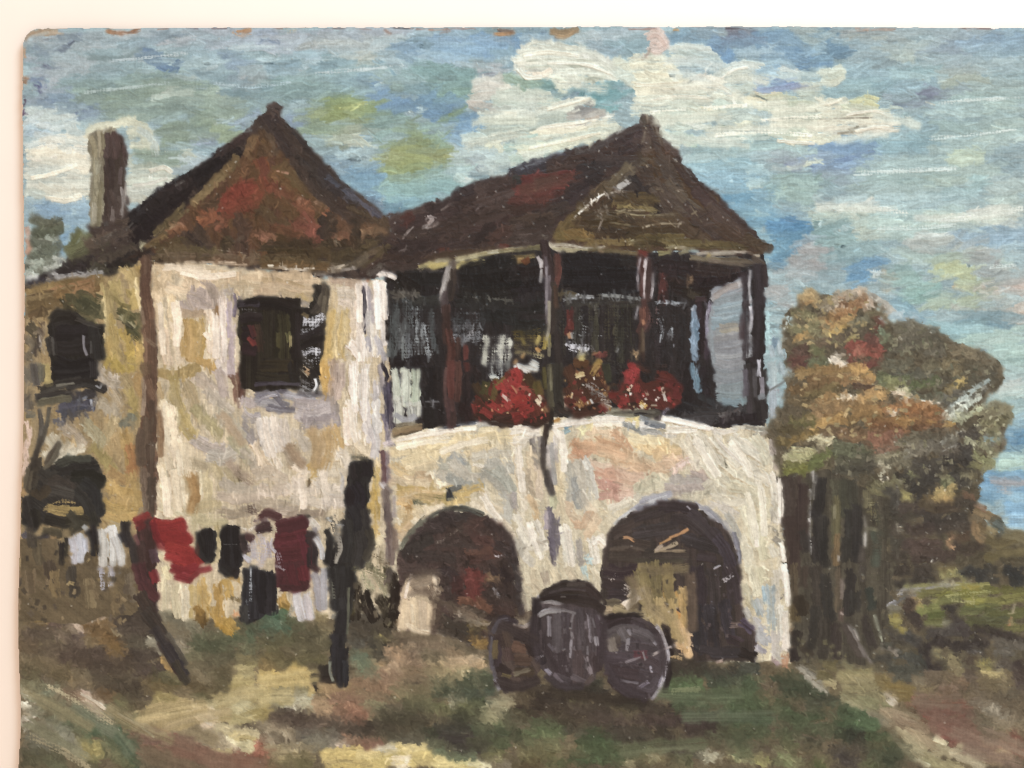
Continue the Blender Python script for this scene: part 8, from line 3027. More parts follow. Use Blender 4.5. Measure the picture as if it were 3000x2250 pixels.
TEXTS.append('''
T D1
@cloth#black_long
s 9 222024,2c2a2e 4 8 4 20 6 34
s 9 242226,302c30 12 10 12 24 12 36
@cloth#maroon
s 6 4a2428,5c2c30 18 18 20 10
s 9 542428,64282e 28 4 30 12 32 18
s 8 64242a,742a30 38 4 40 12
s 5 3c2628,4a3030 46 2 50 6
k 5 a8989c,8c7478 18 2 22 4
s 5 4a282a,3a2426 20 20 30 20 38 20
@cloth#white_right
h 7 b8acac,a49898 48 10 50 20 52 34
h 5 c0b4b4,a8a0a0 55 6 55 18 55 34
h 7 e0d4d0,d0c4c0 33 26 34 34 36 42
h 6 dcccc8,ccbcb8 41 26 42 34 44 42
k 4 b8b4a8,908c7c 28 42 30 36
@wall
s 8 a48040,b89450 20 28 24 36
s 6 8c7038,a08444 20 34 26 38
@post#laundry
s 12 2c2a2a,383634 64 4 66 18 66 30
s 12 242222,2e2c2c 74 6 74 20 72 34
s 10 28282a,343232 68 30 70 46 68 60
s 9 222022,2c2a2c 72 40 68 56 66 68
s 10 242428,2e2c30 66 60 66 74 66 86
s 9 202024,2a282c 70 70 70 84 70 94
s 5 26262a,323236 72 80 73 96
s 9 2e2824,3a322a 56 84 56 90
s 8 2a2420,382e28 46 92 52 94 60 94
s 4 2a2420,342c26 46 94 49 102
s 2 a8a890,6c6c5c 60 80 60 88 62 94
k 3 b8ac98,6c6454 62 44 66 40
k 3 908c78,504c40 62 14 63 28
s 2 78745c,50503f 75 20 75 40 74 56
@ground
s 9 2c4834,365a40 4 42 12 44 20 42
s 9 365440,446850 4 54 14 52 24 52
k 5 7c9880,547058 10 46 16 50 22 48
k 3 a8b8a0,6c8870 10 50 24 48
s 9 4c5438,42482f 24 46 34 50
s 10 4a4630,54503a 32 52 44 54 54 56
s 9 6c6038,7c6c40 48 42 54 46
k 6 8c7c54,6c6040 54 50 58 58
s 12 4c4c30,5a583a 4 64 16 64 28 62
s 12 484630,544f38 34 64 46 66 56 66
s 10 5c5434,6c6440 6 74 18 74
s 12 54502f,605a38 20 78 34 78 50 78
s 4 a8985c,8c7c44 22 74 26 77
s 5 342c20,4c4028 22 76 30 76
s 10 6c5830,7c6638 4 80 14 84
s 9 6c5a38,584a30 16 88 24 88
@path
s 10 a8904c,b89c58 4 92 14 94
s 10 b49c58,a48a48 12 100 24 98
s 10 b0944c,c0a45c 28 86 36 90 40 96
s 9 ac9454,9c8448 18 94 30 98
s 8 b8a060,a88c4c 36 98 46 104
s 10 a09058,b0a068 2 104 10 112
s 10 948450,84743f 0 118 8 122
h 4 d4c084,b89c5c 4 98 14 98
@ground
s 9 7c7454,6c6848 14 104 26 104
s 9 84805c,9c9878 14 112 22 114
s 7 6c6848,5c5c40 32 100 42 104
h 6 c8c8a8,b0ac8c 28 114 34 108 42 108
h 6 d4d0b8,b8b498 24 118 34 116 40 114
h 5 b8b494,9c9870 38 118 44 112
s 9 a08458,907448 46 98 58 100 70 100
s 9 9c7c54,8c6c48 56 104 70 106 80 104
s 8 a88860,b89468 46 112 56 112
s 10 946c54,84604c 60 110 72 110 84 112
s 9 8c6048,9c7054 64 118 76 118 86 120
s 7 b0906c,8c6c4c 48 118 60 118
k 4 c4a888,a08464 52 96 58 92
s 10 846448,74583f 78 98 90 96 102 96
s 10 7c5c48,8c6c54 84 90 96 90 108 90
s 10 8c6c4f,7c5c44 92 102 104 102 114 100
s 10 745c44,846c50 92 110 104 108
s 9 6c6c4c,7c7854 90 112 100 116
s 8 985f48,84543f 76 122 88 124
s 10 4c4c48,5a5850 78 62 84 68
s 9 445044,50604c 80 74 92 78
s 8 586c50,68785c 82 82 92 82 88 88
k 6 8c906c,6c7854 84 80 92 82
s 10 34342f,403e38 92 66 104 64 108 70
s 9 2e2e2a,3a3832 96 74 104 74
s 9 3c3a34,4a463c 80 60 92 58 104 56
s 9 44403a,38342e 78 44 92 46 106 44
s 9 3a342c,484034 78 52 90 54 106 52
s 6 a09048,8c7c3c 100 60 106 62
s 4 2c2820,3c3628 102 64 110 66
@wall
k 9 6c6850,54503c 80 4 90 4 100 6
k 7 8c8868,a8a480 86 4 88 12 92 18
k 7 7c7858,94906c 98 4 102 14 104 22
s 9 3c342c,484034 80 14 80 28 80 40
s 9 403830,2f2a26 88 24 90 34 94 42
s 9 3c362c,4a4234 100 28 106 36 108 46
s 9 443c34,38302a 110 10 112 24 112 40
k 2 b0ac98,6c6858 76 13 90 14
k 2 b8b4a4,747060 102 24 110 27
k 2 c8c4b8,8c8878 100 20 106 30
s 4 5c5434,6c6440 77 26 78 40
s 6 4c4634,5c543c 106 4 107 16
s 7 5a524a,6c6054 108 6 107 14
@arch#one
s 8 3c322e,4a3c36 118 4 130 4 138 6
s 8 544840,64564c 124 12 134 10 142 10
s 6 5c5048,6c6054 128 18 136 16
s 8 6c6054,7c7060 124 22 134 22
s 9 2e2628,38302f 148 6 158 8 160 14
s 9 302826,3a302c 150 20 158 22 160 28
s 10 5c2c28,6a342e 172 6 174 16 174 26
s 8 6c342e,582824 178 8 180 18 178 28
s 9 4a2c28,3a2422 164 12 164 24 166 28
s 9 2c2424,3a2e2a 190 6 196 12 200 16
s 9 302826,3e322c 188 20 196 26 204 28
s 5 7c6040,5c4830 186 12 196 13
s 9 261f20,302828 200 4 204 14
s 10 3a2c28,483630 190 36 198 38 204 40
s 9 5c3c2c,6c4834 166 32 178 32 186 36
s 8 54483a,443a2f 150 32 164 36 180 42
s 6 6c5c48,4c4034 156 36 172 42 186 48
s 8 443c2f,34302a 148 44 162 50 176 56
s 8 3c362c,4c4438 146 52 158 58 170 62
s 7 6c5c34,584a2a 172 52 184 50 190 54
s 7 7c602f,94743a 174 60 184 62 190 62
s 6 8c6c30,74562a 176 66 188 66
s 3 8c8068,6c6450 160 42 178 48 190 50
s 2 d0c4ac,9c9078 164 43 166 41
s 2 e4dcc8,b0a488 146 56 152 60
s 2 dcd0b8,a89878 162 62 166 64
s 2 a8a4a4,605c5c 192 20 198 28
@arch#lit
s 8 7c6c56,8c7c64 126 18 134 16 143 14
s 8 8c7c64,a08c70 124 25 134 23 144 22
s 8 c8b48c,b8a47c 121 32 121 42 120 50
s 8 d0bf98,bfac84 128 30 128 42 129 54
s 8 b8a684,a89474 135 28 136 40 137 54
s 7 c4b088,b09c78 142 20 142 34 141 46
s 6 a0906f,8c7c60 131 26 138 28 144 30
h 4 dccdaa,cdbb94 122 48 128 54 138 57
h 2 e8dcc8,c8b8a0 126 9 123 18 121 27
h 3 dcccac,c0ae88 144 10 145 20 143 26
h 2 ddd0ae,c4b48f 126 34 127 48
s 4 6c5f4a,7c6c54 130 12 138 10
@ground
s 9 5c4c3c,6c5c48 116 58 128 60 140 62
s 9 7c6854,6c5844 124 68 138 68 150 68
s 10 8c7058,7c604a 116 76 128 78 136 80
s 9 685844,786650 140 60 154 64 164 68
s 10 6c6048,5c543f 136 74 146 76
s 9 846c50,947c5c 152 72 166 74 180 76
s 10 948058,a48c64 138 84 150 84 164 82
s 8 b09470,a08460 152 80 166 80 180 80
h 3 e4d4bc,ccb898 174 75 186 77
s 8 b8986c,a88860 172 84 186 84
s 4 4c4434,5c5440 156 62 170 70 186 76
s 8 b89060,c8a070 98 82 104 82
s 8 b08c68,a07c58 106 72 114 70 112 78
s 9 a08464,b0947c 108 84 118 84
s 9 8c7050,7c6448 120 88 132 90
s 9 7c6c4c,8c7c58 110 100 122 104
s 9 8c7c54,9c8c60 142 90 156 90 168 88
h 4 dcc898,c0ac7c 166 90 174 89
s 10 4c4c38,5c5a40 144 96 158 96 170 94
s 10 3a4434,465038 146 104 160 104 174 102
s 10 34402f,404c38 170 94 184 92 190 98
s 10 38443a,445040 168 106 182 108 190 104
s 9 5c5c3c,6c6844 114 108 128 110 138 108
s 9 4c4c34,585840 120 116 132 116 140 118
h 6 b8b48c,a8a47c 184 116 194 112 200 112
h 8 b0ac80,a09c70 182 122 192 124 200 120
h 2 dcd8bc,c0bc98 156 112 166 112 176 114
s 9 5c6438,6c7044 142 116 156 118 170 116
s 8 38402c,445034 178 110 184 114
s 10 343826,404430 160 120 170 122 176 122
s 10 3c4030,303424 156 128 170 130
s 9 6c6c48,8c8860 182 128 196 128
s 6 30342a,3c4030 198 120 206 124
s 9 50603c,5c6c44 194 132 207 134
s 10 483a34,54423a 14 124 28 124 42 126
s 10 40342f,4c3e36 16 130 32 132 48 130
s 10 4c4038,5c4c40 44 126 60 128 74 130
s 10 484038,3c362e 60 134 76 136 90 134
s 10 4a4034,3c342c 80 132 94 132 106 130
s 10 4c4a38,58543f 96 124 108 122 120 122
s 9 44402f,38362a 106 126 120 126 132 128
s 10 403c2f,4c4838 100 138 116 140 130 138
s 10 4c4c40,5a584a 110 146 124 146 134 144
s 9 6c6458,5c5850 34 138 50 140 66 142
s 9 787460,6c6858 40 144 56 146 70 146
s 9 8c7c60,a09074 6 130 18 134 26 138
h 5 c4b494,b0a080 8 138 12 144 14 148
h 4 c0b090,a89878 22 136 26 142
s 9 988860,a89870 6 150 20 150 34 150
s 10 8c7c54,7c7048 14 158 28 158 42 158
s 9 8c4c38,a05c48 2 144 4 154
s 9 74442f,844c38 2 160 8 164
s 9 645c38,54502f 30 162 44 162
s 9 7c5844,8c6850 70 140 82 144 92 146
s 8 744438,845044 84 148 92 150 98 148
s 6 a08c7c,b8a494 64 146 74 148
@path
s 11 bca45c,c8b068 56 154 68 154 82 154
s 11 c4ac64,b49c54 58 162 72 160 86 162
s 11 b8a464,c8b474 84 154 98 156 112 152
s 11 c8b46c,b8a45c 94 164 108 160 124 158
s 10 c4b070,d0bc7c 122 150 132 152 142 152
s 10 ccb874,bca864 130 158 144 156 156 156
s 10 bcac6c,ccbc7c 144 162 158 162 170 164
h 6 e0d4bc,d0c0a4 112 158 122 158 118 164
s 6 a8a490,b8b09c 98 150 112 150
h 4 dcd8b4,c8c49c 160 154 174 158 188 164
s 6 b8b880,a8a870 158 156 170 160 180 164
h 4 d0c8a8,b8b08c 172 162 184 166
@ground
s 10 30362a,3c4232 138 138 150 138 162 138
s 10 2e2a2c,3a3434 150 142 166 142 178 142
s 10 2c2a2c,363232 160 150 174 150 184 150
s 10 34342f,403e38 146 132 160 134 174 134
s 10 38422e,444e38 176 132 190 136 204 138
s 10 3c3e2e,484a36 172 146 184 144 196 146
s 9 4c5638,3e4830 190 146 204 146
s 9 404434,4c503c 140 146 152 150
s 8 4c5844,5c684c 146 152 160 156 174 156
s 8 5c5c34,6c6c40 186 156 200 156
k 5 948c64,747048 188 160 198 158
h 5 b8b0a0,a09880 196 164 206 164
T D2
@ground
s 10 3a2c26,46362e 4 42 14 44
h 5 a8987c,8c7c60 2 48 10 48 14 52
s 8 5c4030,70503a 2 72 12 74
s 10 3e3026,4a3a2c 2 88 14 88
s 10 2e2622,3a302a 4 100 16 102
s 10 2c2624,362e2a 20 104 36 106
s 10 302824,3a302c 4 116 20 116 36 118
s 10 2e2826,3a322c 30 110 44 112 56 108
s 10 4c4a34,3e3c2c 2 122 14 124
s 10 3a3028,463a30 20 124 36 126 52 126
s 10 38302c,443a34 44 118 60 118 76 118
s 10 3c322f,483c36 60 126 76 128 90 128
k 5 6c6444,54502f 48 110 60 112
k 4 8c7c50,68603c 88 118 96 122
k 4 988858,74683f 96 122 106 122
s 10 34362a,40402f 80 112 94 114 108 114
s 10 3c3430,302a28 104 118 118 118 130 118
s 10 362c2c,423434 100 126 116 128 130 128
s 10 3a3030,463838 134 126 148 128 160 126
s 10 3c3230,342c2a 140 136 154 136 162 132
s 9 28241f,342e2a 118 134 126 138 128 146
s 6 24201e,302a26 124 146 128 152
k 3 a8a09c,6c645c 124 136 126 144
s 10 3c4a30,485638 16 130 28 132 38 132
s 10 4a5a36,566640 10 138 24 138 36 138
s 9 38422c,2f3826 2 136 6 142
s 10 3c3c32,48463a 42 136 54 136 60 140
s 10 34482e,405836 62 138 72 140 78 142
s 10 3a4e30,465c3a 54 148 66 148 80 150
s 10 38342e,443e36 78 136 92 138 106 138
s 9 3c3830,302c28 84 144 98 146 110 146
s 10 4c5236,58603e 82 152 96 152 110 152
s 10 364a2c,425638 48 158 64 158 80 158
s 10 3c4a30,485636 76 160 92 160
s 9 5c5c3c,6a6844 8 148 24 148 36 150
h 3 a8a068,8c8850 2 148 10 148
s 10 54502f,605c38 4 158 16 158 30 158
s 8 3c301e,4c3c28 8 164 20 164
s 9 4c5434,40482c 30 162 44 162
s 9 5c5c3c,505036 94 158 108 158
s 8 685c34,786a40 110 156 124 158
h 4 c8bc94,a89c70 92 162 98 165
h 3 c4c0a0,a09c78 110 154 118 158
s 10 48463a,545040 124 152 138 152 150 154
s 10 5c5844,4c4c3a 134 146 148 148
s 10 505438,5c6040 130 160 144 160
h 5 c4c4a8,a0a080 156 156 164 156 158 160
s 10 3e5232,4a603c 124 104 138 102 150 104
s 10 466038,527044 124 98 136 98 148 96
s 9 3c4a30,48563a 130 92 144 92
s 10 4c6844,5a7850 134 108 146 108
s 10 34442e,405238 132 114 146 114 160 114
s 10 2e2c28,3a3632 128 84 140 86 152 84
s 10 342e2a,40382f 128 76 136 80 146 78
s 10 3a3a34,303430 156 86 170 88 184 86
s 9 343a34,3e443c 186 84 200 86
s 10 344034,3e4a3a 160 96 174 96 188 94
s 10 3e5034,4a5e3e 164 106 178 106 192 104
k 5 8c7c50,b09868 176 100 186 98
k 5 748c60,546c48 166 104 176 108 184 104
s 10 3c4e36,485a3e 188 96 200 98
s 10 364a30,425638 174 116 190 116 204 114
s 11 34482f,3e5438 172 126 186 126 202 126
s 11 3a4830,465438 170 136 186 138 202 136
s 10 4c543c,585c42 160 142 174 144 188 146
s 10 505a3c,5c6644 180 152 194 154
h 4 a8a474,8c8c58 176 156 184 160 192 162
s 7 8c8c48,a0a058 196 160 206 162
k 2 c8b898,8c8068 62 46 70 44
@arcade
s 8 d0c4a4,c4b898 10 4 14 14
s 6 c8b898,bcac8c 18 10 20 22
s 6 b4a48c,a4947c 26 8 28 16
s 6 d4c4a0,c8b894 34 6 38 14
s 6 c8b898,b8a888 46 4 50 14
s 5 a0b8b4,b4c4bc 58 4 60 12
h 6 dccfb0,d0c4a4 66 4 68 12 66 20
s 4 ccbfa0,b8ac8c 70 10 71 22
s 4 988c78,b0a488 4 14 8 24 12 36
s 5 c4b898,b4a88c 14 28 15 38
@arch#one
s 5 28242a,34302f 2 2 4 12 6 20
s 5 34302e,40383a 4 24 6 32 8 38
@arch#two
s 10 30262a,3c3232 76 6 88 8 100 6
s 9 302828,3a3030 76 16 88 18 96 16
s 9 302a2c,3c3234 80 26 90 26
k 4 d0c4b4,a09488 80 13 84 10
k 6 7c746c,948c80 92 20 98 24
s 8 c0b49c,ac9c80 96 28 104 24
h 6 dcd0bc,c8bca4 92 34 100 28 106 26
s 7 a08c64,b09c74 76 38 88 36
s 6 4c4434,5c5440 78 32 86 32
s 9 74683c,645a34 104 6 108 18
s 9 4c462f,5c5638 114 4 116 16
s 9 7c6a38,6c5c34 124 6 126 20
s 9 8c743c,7c6634 112 22 114 34
s 8 9c8040,8c7038 122 26 124 38
s 8 a08444,b0944c 108 36 114 42
s 7 c0984c,ac8440 134 24 138 34
s 5 d0b478,b89858 136 22 144 24
s 7 c89850,b4803c 132 40 138 48
s 6 b87c34,cc9444 134 50 142 52
s 7 d8ac68,c08c48 134 58 142 60
s 7 e0bc84,cca468 134 66 140 68 142 72
h 2 e8c898,c8a470 138 58 146 58
h 2 e0c8a0,b89870 146 66 152 69
k 5 a08454,84683c 128 74 136 76
s 6 bc9c60,a48448 112 46 118 44
h 2 e4d8b8,c8b48c 108 46 118 40
s 2 c8b080,a08c5c 96 33 108 28 116 26
s 11 302a2e,3c3438 150 4 152 18 152 32
s 11 34302f,403838 162 6 164 20 164 34
s 11 342e30,40363a 174 4 178 14 180 26
s 11 26262a,302e32 148 36 150 50 152 64
s 11 28262a,323034 160 36 162 50 164 64
s 10 2c2a2e,38343a 172 32 174 46 176 56
s 10 2a282a,343032 154 70 166 72 178 72
s 8 30282a,3c3236 176 60 184 64
s 8 24201f,302a28 186 72 196 76
s 5 5c4c44,70605a 178 50 186 50
s 6 3c3240,504858 186 48 194 54
h 2 c8c8cc,908c90 164 4 168 2
k 3 a8a4a4,706c70 172 14 178 10
k 2 787880,4c4c54 162 30 164 42
s 2 d0c0b0,a89080 166 80 170 79
@arch_rim
s 4 a4a4b0,c0bcc8 184 32 184 42 187 48
s 4 b0aeb8,988c98 188 48 193 54 196 62
s 4 7c7480,948c98 192 50 196 58
@arcade
h 9 d8d0b0,ccc4a4 192 4 196 14 198 22
h 7 d0c8a4,c4bc98 200 4 204 14
s 7 c4bc9c,b4ac88 188 18 190 26
s 6 b0a480,c0b490 192 30 196 36
s 7 bcb8ac,a8a49c 188 38 192 44
s 8 b4b8b4,a4aca8 198 30 202 40
s 6 a0b8c0,b0c4c8 205 20 206 32
s 8 c0bcb4,b0aca8 196 46 202 54
s 8 b4b4b0,a4a4a4 200 56 206 64
s 5 a8a4a8,948c90 198 68 204 72
s 3 8c8484,6c6460 196 80 197 76
@barrel#back
s 8 2c2422,362e2a 26 26 38 20 52 18
s 8 302624,3c302c 54 18 62 20 68 26
s 9 342a26,2a2220 24 32 38 30 52 30
s 9 2e2624,3a302c 54 30 64 32 70 36
s 2 5c5450,443a38 30 24 44 21 58 22
s 2 6c645c,443c38 40 27 43 27
s 5 3c342f,4a4038 46 18 58 17
h 4 a8a098,8c8480 22 34 32 32 40 34
s 2 d8d4d0,988f88 21 26 21.5 28
@barrel#front
s 7 241f22,2e282a 20 30 20 44 18 60
s 8 362e30,443a3a 28 38 28 52 28 66
s 8 4c4444,585050 36 40 36 54 36 68
s 7 443a3c,50464a 44 42 44 56 44 70
s 8 484042,564c4c 54 38 55 52 56 66
s 7 4a4042,544a4a 64 42 66 56 68 70
s 6 3a2e32,483c40 71 44 73 58 73 72
s 6 241f22,2e282c 18 64 20 72 24 78
s 9 382e30,443a3a 28 72 32 82 36 90
s 9 3c3234,483c3e 40 74 42 86 44 96
s 9 4c3e3c,584846 54 72 54 84 54 94
s 8 463a3a,524444 64 74 64 84 62 92
s 8 3c3030,483a3a 70 76 70 86
s 7 564a4c,665a5a 50 92 58 96
s 6 484042,5c5052 36 92 46 96
h 4 b8b4b0,8c8880 22 42 28 39 34 39
s 3 847c78,68605e 30 36 42 38 50 40
s 3 6c6668,8c8484 30 44 30 58
s 2 8c8480,746c6a 50 40 48 48 48 54 49 60
s 2 9c9494,746c6c 48 62 47 76
s 3 7c7474,94888a 62 42 63 54 64 62
s 2 8c8484,6c6464 65 44 67 52
s 2 8c8484,746c6c 70 42 71 46
s 3 888084,a09898 68 60 69 66
s 3 7c7070,948684 60 76 62 84 64 90
s 2 8c8484,746a6a 61 67 61 74
h 3 b0a8b0,8c848c 28 86 31 90
s 2 d0c8c8,a09898 20 78 24 75
s 3 7c7478,5c5458 30 66 34 70
s 3 8c8084,6c6064 40 96 34 90
s 4 5c4c44,4c403a 66 92 60 98
@barrel#right
s 8 32282a,3c3234 78 50 86 46 96 44
s 8 3e3436,4a4042 98 46 108 50 116 56
s 9 4c4444,5c5452 78 58 88 54 98 54
s 9 504848,605858 100 56 110 60 116 66
s 10 645c54,54483f 78 66 84 62 88 60
s 6 8c8070,746858 80 62 82 70
s 6 5c5452,706866 88 54 92 62
s 9 483e40,564c4e 90 68 102 68 112 70
s 9 44383c,52464a 76 76 88 76 100 78
s 9 483a3c,54484a 102 78 112 80 118 84
s 9 3c3032,483a3c 78 86 90 88 102 90
s 9 443a3c,50464a 104 90 114 92
s 9 3a3032,463a3c 84 96 96 98 106 100
s 7 50464a,605458 104 100 112 102 116 98
s 6 342a2c,403638 80 94 86 100 94 106
s 8 302628,3c3032 98 106 108 108
s 6 5c3438,6c4044 100 74 108 74
h 3 b0a8a8,8c8484 94 62 93 70
h 3 a8a0a0,807878 96 58 94 54
h 2 988c88,7c7270 106 72 108 78
h 2 b8b0b4,8c8488 115 64 117 66
h 2 c0b8bc,908890 112 84 113 88
s 2 8c8080,6c6064 92 80 104 76
s 2 8c8488,6c6468 88 95 102 97
s 3 807480,9c9098 104 100 110 96
s 4 3c3032,4c3e40 118 60 122 70 123 80
h 3 dcd4d0,b0a8a4 117 51 121 56 124 64
h 4 c8c0bc,a09894 125 66 126 74
h 4 b8b0b4,98909c 125 80 123 90 120 98
h 2 dcd8d4,a8a0a0 123 90 121 98 117 106 114 109
h 2 dcd8d8,b0a8ac 126 70 126.5 78 125 88
s 4 28201f,342a28 124 54 127 62 129 72
s 4 241f1e,302828 126 80 127 90 124 102
s 4 2e2624,241e1e 76 44 88 42 104 42
s 5 2a2222,382c2a 122 50 126 54
s 2 c0b0a4,988478 114 74 124 69 131 67
s 2 483c34,241f1c 130 66 131 70
@ground
s 8 242a26,303630 62 98 72 98
s 9 24221f,302c28 46 102 60 104 74 106
s 9 2c2624,383028 76 108 90 112 104 112
T D1
@barrel#left
s 8 2e2628,3c3236 196 50 202 46 207 48
s 8 302829,403438 194 60 194 70 194 80
s 10 3c2e2a,4c3c30 200 58 202 66
s 9 4a3630,5a443c 203 70 204 78
s 9 3a302a,302624 198 84 204 90
s 7 5c4c2c,6c5a34 194 64 193 76
s 9 302829,3a2f30 198 96 204 102
s 3 5c565a,4c464a 192 56 196 48 202 46
s 3 645e62,544e52 191 60 190 72 191 84
s 3 6c666c,5c565c 192 84 194 92 197 98
h 3 c8c4cc,a09ca4 194 94 197 97
s 2 dcd8d8,a09ca0 195 99 197 102
s 4 6c5c34,8c7844 200 90 206 92
T D2
@barrel#left
s 9 2a2222,362c2a 4 58 10 60
s 9 5c4030,6c4c38 2 68 10 70
s 9 4a362a,5a4434 4 78 14 78
s 8 3c3024,483a2a 4 88 16 88
s 3 8c8060,6c6048 2 90 14 86
s 6 302624,241e1e 12 66 16 74
h 3 9c8c7c,c0b09c 2 50 8 52 13 50
T D3
@arcade
h 5 e4dccb,d4ccb8 11 2 13 10 15 20
h 6 d4ccb8,c8c0ac 6 6 7 20 8 34
s 7 a4b0b0,b4bcb8 2 20 3 36 3 50
s 6 b8b4a4,c8c4b4 9 36 10 48 10 58
h 5 d8ccb8,ccc0a8 14 40 14 52 14 62
h 5 e0d4c4,d0c4b0 15 60 14 70
s 7 c0b8ac,b0a8a0 6 56 6 68 6 76
s 5 b8a0a0,a48c88 4 78 8 82
s 5 c89470,b48058 14 74 14 84
k 3 8c847c,5c544c 10 28 16 22
T C3
@arcade
h 7 dcd4c0,d0c8b0 2 94 5 104 6 114
h 5 e8e0cc,dcd4bc 8 98 10 108 10 116
s 5 c8c0ac,b8b09c 3 122 5 132
h 4 e8e0d0,d8d0bc 9 120 9 134
s 5 a49c88,8c8470 3 138 8 142
s 5 807868,989080 5 146 10 150
h 6 d4ccb4,c8c0a8 2 152 6 160
h 4 e4dccc,d4ccb8 11 152 12 164
s 5 c0b4a8,b0a494 2 66 4 78
s 5 b8a898,a89888 3 84 7 90
T D3
@trunk#one
s 7 4c3f30,5a4a36 20 2 21 14 21 24
s 8 3c322c,483a32 28 4 28 18
s 8 5c4a2c,6c5832 21 34 22 46
s 9 403428,302820 26 28 28 40
s 8 2f2a28,3a342e 24 56 22 66
s 8 2a2426,342c2c 20 70 22 78
s 9 38302a,443a30 30 66 34 74
@trunk#two
s 10 38322e,443c36 38 4 40 18 40 32
s 10 302e2c,3c3834 38 36 38 50 36 64
s 9 2c2c2c,363432 46 10 48 26 50 42
s 9 34302c,403a34 46 46 46 60 44 72
s 9 383030,443a36 54 50 54 62 56 72
k 2 a89c8c,5c5044 46 18 54 14
@trunk#three
s 5 6c5a44,5c4c3c 57 4 57 20 57 36
s 4 84746c,68584e 60 14 60 28
s 5 5c4840,705a50 59 38 59 46
s 3 c8b0a8,8c746c 59 40 61 41
s 9 2c2a2a,363232 66 6 66 20 66 36
s 8 30302e,3a3836 70 24 70 38
s 6 5c5048,483e3a 63 50 68 62 74 72
s 3 8c8480,685e5c 66 50 72 62 78 74
h 2 dcd4d0,a89c98 70 54 73 62
s 2 a89c98,6c605c 72 62 78 72 83 80
@trunk#four
s 5 4c4640,58504a 77 2 77 14
s 8 2e3632,3a423c 82 22 84 36
s 8 34302e,403836 78 44 80 56 84 66
s 2 b0b498,7c8070 86 42 89 52 92 62
k 2 c4ac84,8c7c5c 82 9 88 8
@hill
s 9 403a32,4c443a 84 4 96 4
s 9 302a28,3c3430 100 6 114 6
s 9 362f2c,403834 120 6 132 6
s 8 5c4c2c,6c5a34 140 4 150 4
s 9 3c382f,4a4438 86 14 98 14
s 9 2f2c2a,383432 104 16 118 16
s 9 332e2c,3e3834 120 12 134 14
k 2 e0b880,a07c4c 83 8 88 7
k 2 d0c0a4,8c7c60 103 8 110 9
k 2 c8b890,80744c 82 14 94 15
k 2 b8a87c,7c7048 78 18 94 18
s 9 2a302c,343a34 82 22 94 24
s 6 706834,847c40 140 10 152 8 158 12
s 9 262a2e,323438 158 8 166 6 170 10
s 9 2e2e2e,3a3836 174 4 184 6
s 10 22262a,2e3034 192 6 204 8
s 8 242a30,303438 196 14 207 14
s 6 303030,3c3a38 174 14 186 14
@field
h 3 e0d8b0,c0b890 139 16 150 17 162 16
s 4 7c7844,948c50 110 20 126 18 140 19
s 7 706a38,807840 120 24 134 24 150 22
s 6 8c8440,9c944c 152 20 164 19 176 18
s 6 a08c34,b09c40 158 22 170 21
s 7 84802f,787434 140 28 156 26 172 24
s 7 747034,64602f 176 22 190 22 206 22
s 7 7c7838,8c8444 170 30 186 30 204 28
s 6 a4a058,948c48 134 32 146 30
h 3 ece8c8,ccc898 146 30 152 29
s 6 8c8834,a09840 160 32 174 32
s 8 6c7038,7c7c40 126 36 138 36
s 8 646834,58602f 130 44 142 42
s 7 7c8040,8c8c48 120 34 126 40
s 8 64683a,74743f 156 38 170 38 184 36
s 9 6c6a38,5c5c34 176 42 190 42 204 40
s 9 605f38,54543a 162 46 178 48 194 48
s 7 706c3c,847840 192 52 206 52
s 4 a8a080,8c8464 128 50 146 48
s 5 5c5838,6c6444 112 26 116 32
s 4 c89858,dca868 115 26 118 36
k 4 d0a868,a88444 116 24 122 32
s 3 d8a070,c08454 197 44 195 50
s 2 b8a484,8c7c5c 200 32 198 40
h 4 c8c4cc,a8a4b0 93 34 97 31 102 32
s 3 8c8888,74706c 96 36 110 28 118 26
s 2 a8a098,888078 104 22 126 20 146 18
h 2 d0ccd0,a8a4a8 105 25 109 25
s 7 847c64,746c58 98 38 106 38
s 7 8c8044,a09048 98 46 106 48
s 5 a08c3c,b8a04c 102 52 112 55
s 4 9c8840,84743a 100 42 106 42
@hill
s 9 2e2628,382f30 112 38 118 44
s 9 302629,3a3030 118 44 124 52
s 8 382c28,4a3830 112 32 118 34
s 5 262426,302c2c 144 34 150 38
s 6 342e30,403838 150 42 156 48
s 10 383436,443e3e 130 56 142 56 154 54
s 9 302a2e,3c3438 134 62 148 66 160 66
s 9 342c2f,40383a 156 52 160 58
s 9 2c2628,383032 166 54 174 54 182 56
s 9 302a2c,3c3436 168 62 178 64
s 7 2a2626,383030 186 56 196 60 206 62
s 9 3a3436,464040 164 70 174 72
s 8 484240,585048 184 64 196 66 206 68
s 7 6c645c,58524c 184 72 198 72
s 9 3a3432,464038 92 56 104 56
s 9 36322f,423c38 100 62 112 64
s 9 343436,403e3e 112 58 120 64
s 8 3a3c36,46463e 90 66 100 68
s 8 302c2e,3c3638 124 64 126 74
s 6 282228,342c32 130 66 130 76 130 84
s 7 2c262c,383034 126 86 132 86 137 84
s 9 363a38,424442 104 74 116 76 122 80
s 9 302e2c,3c3a36 86 76 98 78
s 9 3c3e38,484840 98 84 112 86 122 86
s 9 3a3c38,46463e 104 92 114 92
s 2 8c7c74,6c5f58 86 69 98 70 104 74
s 2 8c7c70,685c54 98 68 104 72
@ground
k 9 8c8458,7c7448 136 72 144 74 150 78
k 7 9c9060,847848 138 80 148 80
s 8 6c6444,7c7050 150 80 156 88
k 8 9c9060,88803f 172 80 180 82
k 8 948450,a8985c 174 90 182 92
k 7 7c7048,8c8050 178 100 184 98
k 6 8c8464,6c644c 186 82 190 94
